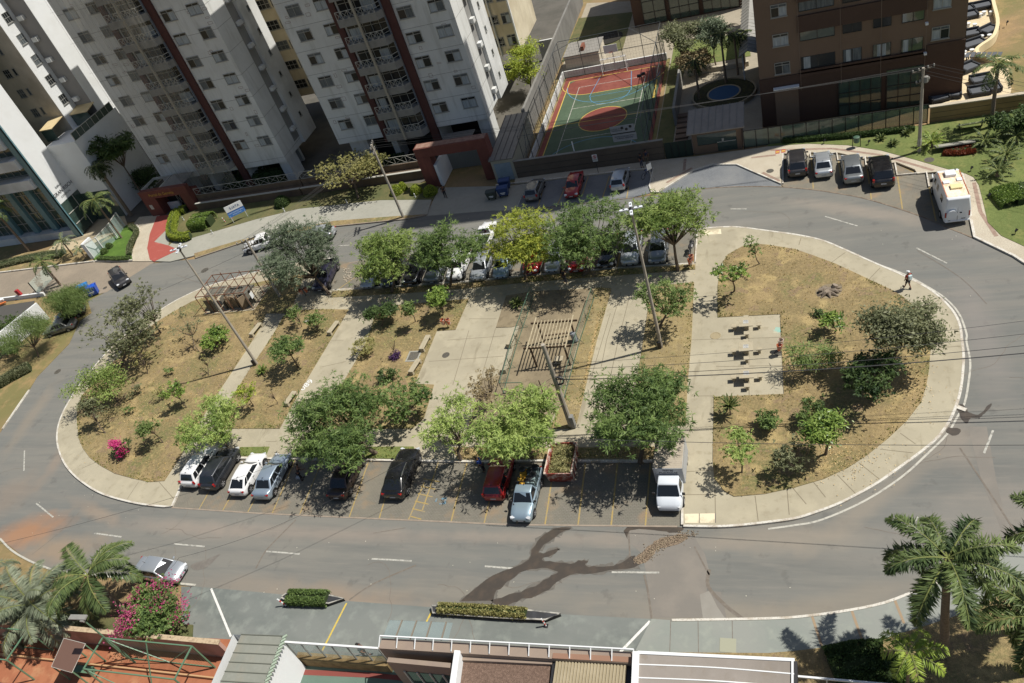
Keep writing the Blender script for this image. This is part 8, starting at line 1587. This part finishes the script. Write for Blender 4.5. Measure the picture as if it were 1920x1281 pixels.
T('sapling', 'tiny pale sapling left of the narrow leafy one', 'sapling', (304, 751), (296, 729), 1.6, 18, 14, 'pale', 300, .18, .07, .035, 22, 5)
T('shrub', 'small grey-green shrub on the western lawn below the big olive tree', 'shrub', (252, 742), (250, 730), .9, 14, 11, 'olive', 600, .18, .07, .04, 23, 5)
T('sapling', 'round light sapling on a slanting stem beside the pink bougainvillea', 'sapling', (306, 830), (276, 798), 2.4, 24, 23, 'willow', 1500, .22, .08, .05, 24, 7)
T('shrub', 'tiny seedling near the middle of the western lawn', 'shrub', (246, 777), (242, 768), .7, 9, 7, 'green', 220, .18, .08, .03, 25, 4)
T('shrub', 'tiny green seedling just right of the thin whitewashed sapling', 'shrub', (321, 702), (319, 694), .7, 8, 7, 'green', 220, .18, .08, .03, 26, 4)
T('sapling', 'small yellow-green sapling near the foot of the narrow path', 'sapling', (476, 762), (460, 738), 2.1, 19, 18, 'lime', 900, .2, .08, .05, 27, 6)
T('leafy_tree', 'small umbrella shaped dark green tree on the second lawn', 'tree', (559, 688), (537, 652), 2.8, 34, 24, 'green', 3200, .24, .10, .08, 28, 8, rz=.8)
T('sapling', 'bare twiggy sapling on the second lawn', 'sapling', (521, 758), (508, 736), 1.7, 14, 20, 'brown', 60, .14, .05, .035, 29, 5)
T('shrub', 'loose green shrub beside the pale flat lamp', 'shrub', (592, 622), (592, 604), 1.5, 22, 20, 'willow', 1500, .2, .08, .05, 30, 7)
T('sapling', 'slim green sapling in the dappled shade left of the flat lamp', 'sapling', (566, 613), (556, 592), 1.8, 17, 20, 'willow', 800, .2, .08, .04, 31, 6)
T('shrub', 'big leaved shrub dotted with red flowers at the head of the third lawn', 'shrub', (716, 612), (713, 584), 1.8, 26, 36, 'dark', 1500, .42, .10, .05, 32, 9)
T('sapling', 'slim olive sapling between the red flowered shrub and the glossy sapling', 'sapling', (779, 603), (766, 574), 2.4, 20, 22, 'willow', 1300, .22, .08, .05, 33, 7)
T('sapling', 'glossy round green sapling beside the path to the plaza', 'sapling', (831, 590), (821, 562), 2.4, 22, 28, 'glossy', 2600, .24, .11, .06, 34, 8)
T('shrub', 'pale yellowish bush spilling over the edge of the wide path', 'shrub', (682, 664), (679, 650), 1.1, 22, 18, 'pale', 1300, .22, .07, .04, 35, 7)
T('sapling', 'faint leafless sapling above the purple ground plant', 'sapling', (738, 668), (735, 645), 1.6, 12, 16, 'pale', 90, .16, .05, .03, 36, 5)
T('shrub', 'low dark purple plant in the third lawn', 'shrub', (742, 671), (742, 668), .3, 9, 7, 'purple', 700, .2, .07, .03, 37, 4, rz=.25)
T('shrub', 'green low shrub at the lower end of the third lawn', 'shrub', (722, 712), (722, 702), .8, 18, 12, 'dark', 700, .26, .09, .04, 38, 5)
T('leafy_tree', 'half bare brownish tree at the lower left of the play ground', 'tree', (924, 766), (908, 722), 3.0, 38, 38, 'brown', 1500, .2, .07, .08, 39, 10, spread=.28, nb=30)
T('leafy_tree', 'olive-green leaning tree behind the foot of the eastern lamp post', 'tree', (1233, 622), (1250, 556), 3.6, 48, 46, 'willow', 3800, .26, .08, .11, 40, 10)
T('sapling', 'scraggy sapling with wide arms on the corner of the eastern lawn', 'sapling', (1377, 546), (1372, 510), 2.8, 34, 26, 'glossy', 900, .24, .11, .07, 41, 8, spread=.2)
T('sapling', 'small thin sapling near the top of the eastern lawn', 'sapling', (1424, 495), (1412, 462), 2.4, 17, 18, 'willow', 450, .2, .08, .05, 42, 6)
T('flowering_tree', 'large olive tree with scattered pink flowers beside the eastern sidewalk', 'tree', (1676, 664), (1690, 604), 4.2, 78, 58, 'olive', 8500, .28, .11, .15, 43, 13)
T('leafy_tree', 'low dark green tree in the shadow of the flowering tree', 'tree', (1640, 748), (1640, 712), 2.4, 54, 46, 'dark', 3600, .26, .10, .10, 44, 9)
T('shrub', 'open feathery fern-like shrub spreading beside the table pad', 'shrub', (1528, 692), (1530, 664), 1.9, 52, 30, 'willow', 1100, .5, .06, .06, 45, 12, spread=.2, nb=30)
T('sapling', 'light green sapling in a stone ring near the southern tip of the eastern lawn', 'sapling', (1391, 886), (1383, 838), 3.0, 30, 40, 'light', 1700, .2, .08, .06, 46, 9)
T('leafy_tree', 'glossy mango-like tree on the southern half of the eastern lawn', 'tree', (1548, 852), (1555, 808), 2.9, 38, 34, 'glossy', 3200, .30, .10, .10, 47, 9)
T('shrub', 'dense green shrub just above the glossy tree', 'shrub', (1518, 792), (1518, 772), 1.4, 25, 22, 'green', 1300, .24, .07, .05, 48, 7)
T('shrub', 'low thin olive tree left of the glossy tree', 'shrub', (1493, 880), (1488, 856), 1.8, 38, 34, 'olive', 900, .24, .09, .06, 49, 8, spread=.25)
T('shrub', 'small round dark green shrub between the spiky plant and the dense shrub', 'shrub', (1440, 800), (1440, 786), 1.1, 18, 17, 'green', 1600, .24, .08, .05, 50, 6)
T('shrub', 'small branching big leaved shrub near the flowering tree', 'shrub', (1566, 622), (1564, 603), 1.4, 24, 19, 'glossy', 450, .34, .12, .05, 51, 7, spread=.2)
T('shrub', 'tiny green tuft in the middle of the eastern lawn', 'shrub', (1536, 592), (1536, 588), .4, 8, 6, 'dark', 400, .2, .06, .03, 52, 4)
# flowers
for nm, lab, px, h, rx, ry, lf, n1, fl, n2, sd in (('bougainvillea', 'low bougainvillea with bright pink blossom on the western lawn', (226, 840), 1.0, 17, 22, 'dark', 700, 'pink', 650, 60), ('bougainvillea', 'big bougainvillea covered in magenta blossom beside the palms at the bottom left', (290, 1142), 2.0, 66, 48, 'green', 11000, 'magenta', 1700, 61), ('bougainvillea', 'small purple-pink bougainvillea showing at the top right of the round green tree', (1245, 732), 1.5, 16, 14, 'green', 900, 'pink', 500, 62)):
    t, C, R, rg, O = T(nm, lab, 'bougainvillea', None, px, h, rx, ry, lf, n1, .2, .09, .06, sd, 9, .34)
    crown(t, O, (C[0], C[1], C[2]+.1), np.array(R)*1.05, n2, .15, .12, LM[fl], rg, 0, 16 if n2 != 1700 else 60, .16, .8, 'blossom')
t, C, R, rg, O = T('flowering_tree', 'wide pale yellow-green flowering tree in front of the northern towers', 'tree', (672, 372), (655, 318), 3.6, 80, 36, 'pale', 9000, .24, .12, .14, 63, 13, group=None, rz=1.6)
# outer vegetation
T('leafy_tree', 'bright yellow-green tall tree in the alley behind the sports court', 'tree', (1000, 195), (985, 118), 4.6, 36, 52, 'lime', 4500, .40, .13, .12, 64, 10, zg=.03)
for k, (cp, rx, ry, lf, h, lab) in enumerate((((1275, 72), 42, 34, 'olive', 4.0, 'grey-green frangipani-like tree behind the court cage, left one'), ((1335, 62), 36, 32, 'grey', 4.2, 'grey-green frangipani-like tree nearer the brown tower'), ((1300, 112), 32, 18, 'brown', 2.2, 'brownish low tree in the courtyard lawn'))):
    T('courtyard_tree', lab, 'tree', None, cp, h, rx, ry, lf, 5000, .34, .13, .1, 70+k, 9, zg=.05)
T('willow_tree', 'drooping willow-like tree hiding a dark car beside the blue bins', 'tree', (128, 597), (128, 563), 2.9, 44, 36, 'willow', 13000, .42, .035, .1, 80, 9, droop=1.6)
T('willow_tree', 'drooping willow-like tree at the left edge in front of the white wall', 'tree', (72, 668), (45, 628), 3.2, 58, 44, 'willow', 9000, .45, .035, .1, 81, 10, droop=1.6)
T('shrub', 'dark round shrub at the far left edge below the white wall', 'shrub', None, (10, 605), 1.2, 34, 22, 'dark', 2500, .26, .09, .05, 82, 6)
T('shrub', 'leafy shrub at the left edge above the dirt verge', 'shrub', None, (20, 655), 1.0, 30, 16, 'green', 1800, .26, .09, .05, 83, 6)
T('leafy_tree', 'big leaved banana-like tree in shade between the white office tower and the left tower', 'tree', None, (205, 272), 9.8, 42, 32, 'dark', 2600, .8, .22, .12, 84, 10)
T('leafy_tree', 'dark bushy tree behind the red gatehouse', 'tree', None, (275, 330), 2.8, 38, 32, 'dark', 5500, .34, .12, .1, 85, 9)
for k, (px, rx, lab) in enumerate((((390, 420), 0, ''),)): pass
def clipped(name, label, pts, w_, h, mat, n, seed, z=K, closed=False):
    """clipped hedge or bush along a line of points"""
    rg = np.random.default_rng(seed); q = [P(*p, z) for p in pts]; q = smooth_line(q, 4) if len(q) > 2 else q; a = np.array(q); c = a.mean(0); t = thing(name, label, 'hedge' if len(pts) > 1 else 'bush', (*c, z)); O = (*c, z)
    if len(q) == 1: u = unit(rg.normal(0, 1, (n, 3))); u[:, 2] = np.abs(u[:, 2]); Cc = np.array((*q[0], z))+u*np.array([w_, w_, h])*(.88+.12*rg.random((n, 1))); nr = u
    else:
        L = np.hypot(*(a[1:]-a[:-1]).T); cum = np.r_[0, np.cumsum(L)]; s = rg.random(n)*cum[-1]; i = np.clip(np.searchsorted(cum, s)-1, 0, len(L)-1); f_ = ((s-cum[i])/L[i])[:, None]; base = a[i]*(1-f_)+a[i+1]*f_; d = unit(np.c_[(a[1:]-a[:-1])[i], np.zeros(n)]); nn = np.c_[-d[:, 1], d[:, 0]]
        th = rg.random(n)*math.pi; y = np.sign(np.cos(th))*np.abs(np.cos(th))**.45; zz = np.abs(np.sin(th))**.45; Cc = np.c_[base+nn*(y*w_/2)[:, None], z+zz*h]+rg.normal(0, .03, (n, 3)); nr = unit(np.c_[nn*(np.cos(th))[:, None], np.sin(th)])
    ax = unit(nr*.8+rg.normal(0, .7, (n, 3)))
    leaves('foliage', Cc, ax, unit(rg.normal(0, 1, (n, 3))), .12+.06*rg.random(n), .07+.03*rg.random(n), rg.random(n), mat, t, O)
    b = MB(O)
    if len(q) == 1: b.lathe((*q[0], z), [(w_*.8, 0), (w_*.86, h*.3), (w_*.6, h*.75), (.05, h*.88)], 12)
    else: b.ribbon(q, w_*(.84 if w_ < 1.7 else .5), z+h*.8, z, 0)
    b.build('inner_twigs', mk('hedge_core', '2c3a18', .95), t); return t
clipped('hedge', 'bright yellow-green clipped hedge curling round the red path', [(352, 397), (334, 403), (326, 425), (326, 444), (345, 450), (360, 446)], 1.3, .9, LM['lime'], 9000, 90)
b_ = clipped('clipped_bush', 'large oval clipped green bush beside the curling hedge', [(366, 425), (400, 420)], 2.8, 1.4, LM['glossy'], 9000, 91)
for k, (px, w_, lab) in enumerate((((745, 362), .85, 'round clipped bush nearest the utility pole on the shaded lawn'), ((757, 356), .55, 'smaller clipped bush tucked behind the first two'), ((782, 361), .75, 'round bright clipped bush in the middle of the group by the gateway'), ((808, 363), .9, 'round clipped bush closest to the red gateway'))): clipped('clipped_bush', lab, [px], w_, 1.1, LM['lime'], 2600, 92+k)
clipped('clipped_bush', 'round dark green bush on the shaded lawn near the parked silver fastback', [(531, 384)], 1.1, 1.3, LM['dark'], 3000, 97)
clipped('hedge', 'dense clipped hedge filling the short black planter', [(546, 1125), (618, 1127)], 1.0, .75, LM['green'], 5200, 98, .02)
clipped('hedge', 'patchy low hedge with dry gaps in the long black planter', [(825, 1146), (905, 1150), (990, 1156)], .65, .62, LM['pale'], 4200, 99, .02)
clipped('hedge', 'dark low hedge along the foot of the glass fence', [(1468, 268), (1600, 258), (1715, 245)], .5, .5, LM['dark'], 4200, 100)
clipped('round_hedge', 'bright clipped mound of ground cover at the right edge of the upper lawn', [(1915, 352), (1940, 380)], 5.0, .7, LM['glossy'], 15000, 101)
clipped('hedge', 'row of grey-green shrubs along the western verge', [(0, 725), (30, 708), (60, 692)], 1.3, .9, LM['olive'], 4200, 102, .06)
clipped('hedge', 'leafy border along the inner edge of the front lawn', [(186, 486), (215, 487), (244, 486)], .6, .4, LM['green'], 1800, 103, .2)
clipped('hedge', 'leafy border along the right edge of the front lawn', [(244, 480), (246, 462), (258, 436), (246, 426)], .7, .5, LM['olive'], 2400, 104, .2)
for k, (px, lab) in enumerate((((197, 474), 'small round bush left of the two on the front lawn'), ((206, 464), 'small round bush right of the two on the front lawn'))): clipped('clipped_bush', lab, [px], .55, .7, LM['green'], 1100, 105+k, .2)
clipped('flower_bed', 'dark flower bed dotted with yellow in the southern garden', [(1560, 1262), (1620, 1250), (1660, 1250)], 2.6, .6, LM['dark'], 9000, 107, .09)
clipped('flower_bed', 'dark leafy bed at the bottom edge beside the small palm', [(1640, 1278), (1700, 1266)], 1.8, .6, LM['dark'], 4200, 108, .09)
clipped('ground_cover', 'patch of red leafed ground cover between the cycads on the upper lawn', [(1770, 284), (1800, 284), (1825, 280)], 1.5, .3, LM['redb'], 3500, 109, LZ)
clipped('garden_shrubs', 'dark shrub mass in front of the terrace railing of the left tower', [(430, 352), (470, 345), (540, 335)], 2.0, 1.6, LM['dark'], 8000, 110, .1)
clipped('garden_shrubs', 'dark shrub mass behind the terrace railing by the red gateway', [(690, 318), (760, 305)], 1.8, 1.2, LM['dark'], 4000, 111, .1)
clipped('garden_shrubs', 'low dark planting under the pale office balconies', [(0, 500), (60, 486), (120, 478)], 1.6, .6, LM['olive'], 4000, 112, .12)
# palms, cycads and spiky plants
def palm(px, h, L, nf, mat, label, seed, name='palm_tree', lean=(0, 0), wl=.55, tr=.17, droop=1.0, zg=LZ, cat='palm', group=None, skirt=0, nl=46, up=.75, leafw=.06, plume=.14):
    rg = np.random.default_rng(seed); B = (*P(*px, zg), zg); t = thing(name, label, cat, B, 0, group); top = Vector(B)+Vector((lean[0], lean[1], h))
    if h > .3: b = MB(B); b.path([B, Vector(B).lerp(top, .5)+Vector((lean[0]*.1, 0, 0)), top], [tr*1.25, tr, tr*.9], 10); b.build('trunk', mk('palm_bark', '6b5d4e', .95, [(6, .42, .58, '877866', .8, (1, 1, 4))]), t, smooth=True)
    Cs, Ax, Nr, Ls, Ws, Tn = [], [], [], [], [], []; b = MB(B)
    for k in range(nf):
        a = 2.4*k+rg.normal(0, .15); el = up-(k/nf)*(up+skirt)+rg.normal(0, .08); d = np.array([math.cos(a), math.sin(a), 0]); pts = []; p = np.array(top); e = el; n = 12; Lf = L*(.85+.3*rg.random())
        for j in range(n+1): pts.append(p.copy()); p = p+(d*math.cos(e)+np.array([0, 0, math.sin(e)]))*Lf/n; e -= droop*1.7/n*(.4+j/n*1.3)
        b.path([tuple(q) for q in pts], [.035*(1-.8*j/n)+.006 for j in range(n+1)], 4, False)
        pts = np.array(pts); u = .10+.9*np.sort(rg.random(nl)); i = np.clip((u*n).astype(int), 0, n-1); f_ = (u*n-i)[:, None]; q = pts[i]*(1-f_)+pts[i+1]*f_; tg = unit(pts[i+1]-pts[i]); sd = unit(np.cross(tg, np.array([0, 0, 1.0])))
        for s_ in (-1, 1):
            wlen = wl*np.sin(np.clip(u*math.pi*.92+.15, 0, math.pi))**.6*(.8+.3*rg.random(nl))
            ax = unit(sd*s_*.85+tg*.5+np.array([0, 0, -.38])+rg.normal(0, plume, (nl, 3))); Cs.append(q+ax*wlen[:, None]*.5); Ax.append(ax); Nr.append(unit(np.cross(ax, tg)+rg.normal(0, .25, (nl, 3)))); Ls.append(wlen); Ws.append(np.full(nl, leafw)*(.8+.4*rg.random(nl))); Tn.append(np.clip(.5+.25*rg.normal()+.2*rg.normal(0, 1, nl), 0, 1))
    b.build('frond_ribs', mk('frond_rib', '7d8448', .7), t)
    leaves('fronds', np.vstack(Cs), np.vstack(Ax), np.vstack(Nr), np.concatenate(Ls), np.concatenate(Ws), np.concatenate(Tn), LM[mat], t, B); return t
palm((1770, 1228), 8.6, 3.6, 15, 'palm', 'tall palm with dark plumed fronds standing on the southern garden lawn', 1, lean=(-.3, .3), wl=.7, tr=.2, zg=.09, nl=190, skirt=.7, leafw=.075, plume=.4)
palm((1700, 1300), 4.4, 1.7, 9, 'palmy', 'small bright yellow-green palm at the foot of the tall plumed palm', 2, wl=.55, tr=.08, zg=.09, nl=40)
palm((1948, 1175), 8.4, 3.2, 12, 'palm', 'tall palm cut by the right edge of the picture at the road bend', 3, wl=.7, zg=.09, nl=130, skirt=.7, leafw=.07, plume=.4)
palm((1925, 1262), 5.5, 3.2, 13, 'palm', 'palm at the bottom right corner below the other one at the edge', 4, wl=.7, zg=.09, nl=150, skirt=.7, leafw=.075, plume=.4)
palm((1858, 238), 6.2, 2.6, 13, 'palm', 'palm standing on the upper lawn in front of the tan garden wall', 5, wl=.6, tr=.17, nl=50, skirt=.5)
palm((55, 470), 7.5, 3.0, 14, 'palm', 'tall palm at the far left edge in front of the glazed office front', 6, lean=(-.3, 0), wl=.65, nl=50, skirt=.6)
palm((228, 446), 6.4, 2.9, 14, 'palm', 'palm with drooping fronds standing on the small front lawn', 7, wl=.6, tr=.12, nl=50, skirt=.7, zg=.2)
palm((246, 404), 8.4, 2.2, 24, 'palmd', 'dark fan palm behind the front lawn palm', 8, wl=.8, tr=.22, nl=30, skirt=.7, zg=.1)
palm((113, 534), 3.9, 2.4, 12, 'palm', 'short palm leaning over the brown paved drive', 9, wl=.5, tr=.13, nl=45, skirt=.8, zg=.14)
palm((138, 480), 2.6, 2.0, 11, 'palmg', 'small pale palm beside the white pillar of the office garden', 10, wl=.5, tr=.1, nl=42, skirt=.4)
palm((160, 482), 1.4, 1.4, 8, 'palmg', 'smallest palm right next to the glass entrance screen', 11, wl=.4, tr=.08, nl=32)
palm((105, 1168), 2.6, 4.5, 22, 'palmg', 'big grey-green date palm with feathered arching fronds at the bottom left corner', 12, wl=.95, tr=.35, zg=.1, nl=170, up=1.2, skirt=.3, leafw=.06)
palm((240, 1150), 4.4, 3.8, 13, 'palm', 'big green palm with broad arching fronds in front of the silver-white saloon', 13, lean=(-.8, .5), wl=.95, tr=.2, zg=.1, nl=150, up=1.0, skirt=.6, leafw=.075)
palm((-20, 1120), 2.2, 3.6, 14, 'palmg', 'grey-green date palm cut by the left edge at the bottom', 14, wl=.9, tr=.3, zg=.1, nl=150, up=1.2, skirt=.3)
for k, (px, h, L, lab) in enumerate((((1312, 190), 5.0, 2.2, 'dark palm beside the round fountain, left one'), ((1362, 160), 6.4, 2.2, 'dark tall palm behind the round fountain'), ((1384, 140), 5.0, 2.0, 'dark palm against the brown tower by the covered walk'), ((1396, 128), 4.2, 1.6, 'smaller dark palm at the end of the covered walk'))): palm(px, h, L, 12, 'palmd', lab, 20+k, wl=.5, tr=.12, zg=.05, nl=36, skirt=.6)
for k, (px, h, L, lab) in enumerate((((462, 335), 2.6, 2.4, 'dark palm below the left tower in deep shade'), ((505, 325), 1.6, 2.0, 'low dark palm below the left tower beside the other one'), ((700, 285), 1.5, 1.8, 'small dark palm under the middle tower'))): palm(px, h, L, 12, 'palmd', lab, 30+k, wl=.5, tr=.12, zg=.05, nl=40, skirt=.3)
def spiky(px, r, mat, label, seed, n=34, name='yucca', zg=LZ, h=.15): return palm(px, h, r, n, mat, label, seed, name, wl=.10, tr=.05, droop=.25, zg=zg, nl=26, up=1.3, skirt=-.1, cat=name, leafw=.09)
spiky((1370, 778), .9, 'dark', 'spiky dark green yucca on the southern half of the eastern lawn', 40, h=.9)
spiky((494, 698), .7, 'glossy', 'small spiky plant on the second lawn left of the umbrella shaped tree', 41)
spiky((971, 573), .85, 'dark', 'spiky dark plant at the top left of the play ground', 42)
for k, (px, lab) in enumerate((((1746, 276), 'large cycad with stiff green fronds right of the utility pole'), ((1845, 274), 'cycad in the middle of the upper lawn below the tan wall'), ((1885, 300), 'cycad in the shade at the right of the upper lawn'), ((1905, 265), 'dark cycad near the right edge below the tan wall'), ((1870, 330), 'small cycad above the clipped mound'))): palm(px, .5, 1.5, 18, 'palmy' if k == 0 else 'palm', lab, 50+k, 'cycad', wl=.22, tr=.15, zg=.17, nl=36, up=1.1, droop=.7, cat='cycad')
for k, (px, lab) in enumerate((((1652, 262), 'dark grassy tuft on the upper lawn left of the utility pole'), ((1675, 272), 'second dark grassy tuft on the upper lawn'), ((1700, 252), 'third dark grassy tuft on the upper lawn nearest the fence'))): spiky(px, .6, 'dark', lab, 60+k, 26, 'grass_tuft', .17, .05)
T('hedge_mass', 'dark trees filling the gap behind the right end of the tan garden wall', 'tree', None, (1905, 225), 1.6, 44, 24, 'dark', 5000, .3, .12, .08, 86, 8, zg=.17)
0 and T('garden_bush', 'dark leafy mass in the right of the southern garden', 'bush', None, (1850, 1235), .8, 60, 26, 'olive', 1400, .26, .1, .05, 87, 9, zg=.09)
# fallen leaves and litter over the lawns and bays
rg = np.random.default_rng(77); n = 5200; cl = []
for px, py, sx, sy, k in ((1110, 660, 10, 70, 700), (630, 860, 60, 22, 600), (900, 850, 60, 20, 400), (1180, 850, 60, 22, 400), (1000, 540, 160, 12, 900), (700, 560, 90, 14, 500), (1560, 860, 90, 50, 500), (1700, 720, 40, 70, 300), (250, 780, 70, 60, 400), (560, 570, 40, 30, 300)):
    w0, w1 = P(px-sx, py), P(px+sx, py-sy); c0 = P(px, py); cl.append(np.c_[rg.normal(c0[0], abs(w1[0]-w0[0])/3.4, k), rg.normal(c0[1], max(.5, abs(w1[1]-w0[1])/2), k)])
cl = np.vstack(cl); n = len(cl); Cc = np.c_[cl, np.full(n, LZ+.02)]; an = rg.random(n)*6.28
leaves('fallen_leaves', Cc, np.c_[np.cos(an), np.sin(an), rg.normal(0, .2, n)], unit(np.c_[rg.normal(0, .3, (n, 2)), np.ones(n)]), .06+.05*rg.random(n), .04+.03*rg.random(n), rg.random(n), leafmat('dead_leaf', '8c7040', 'cdb584', .1), None, (0, 0, 0))['kind'] = 'stuff'
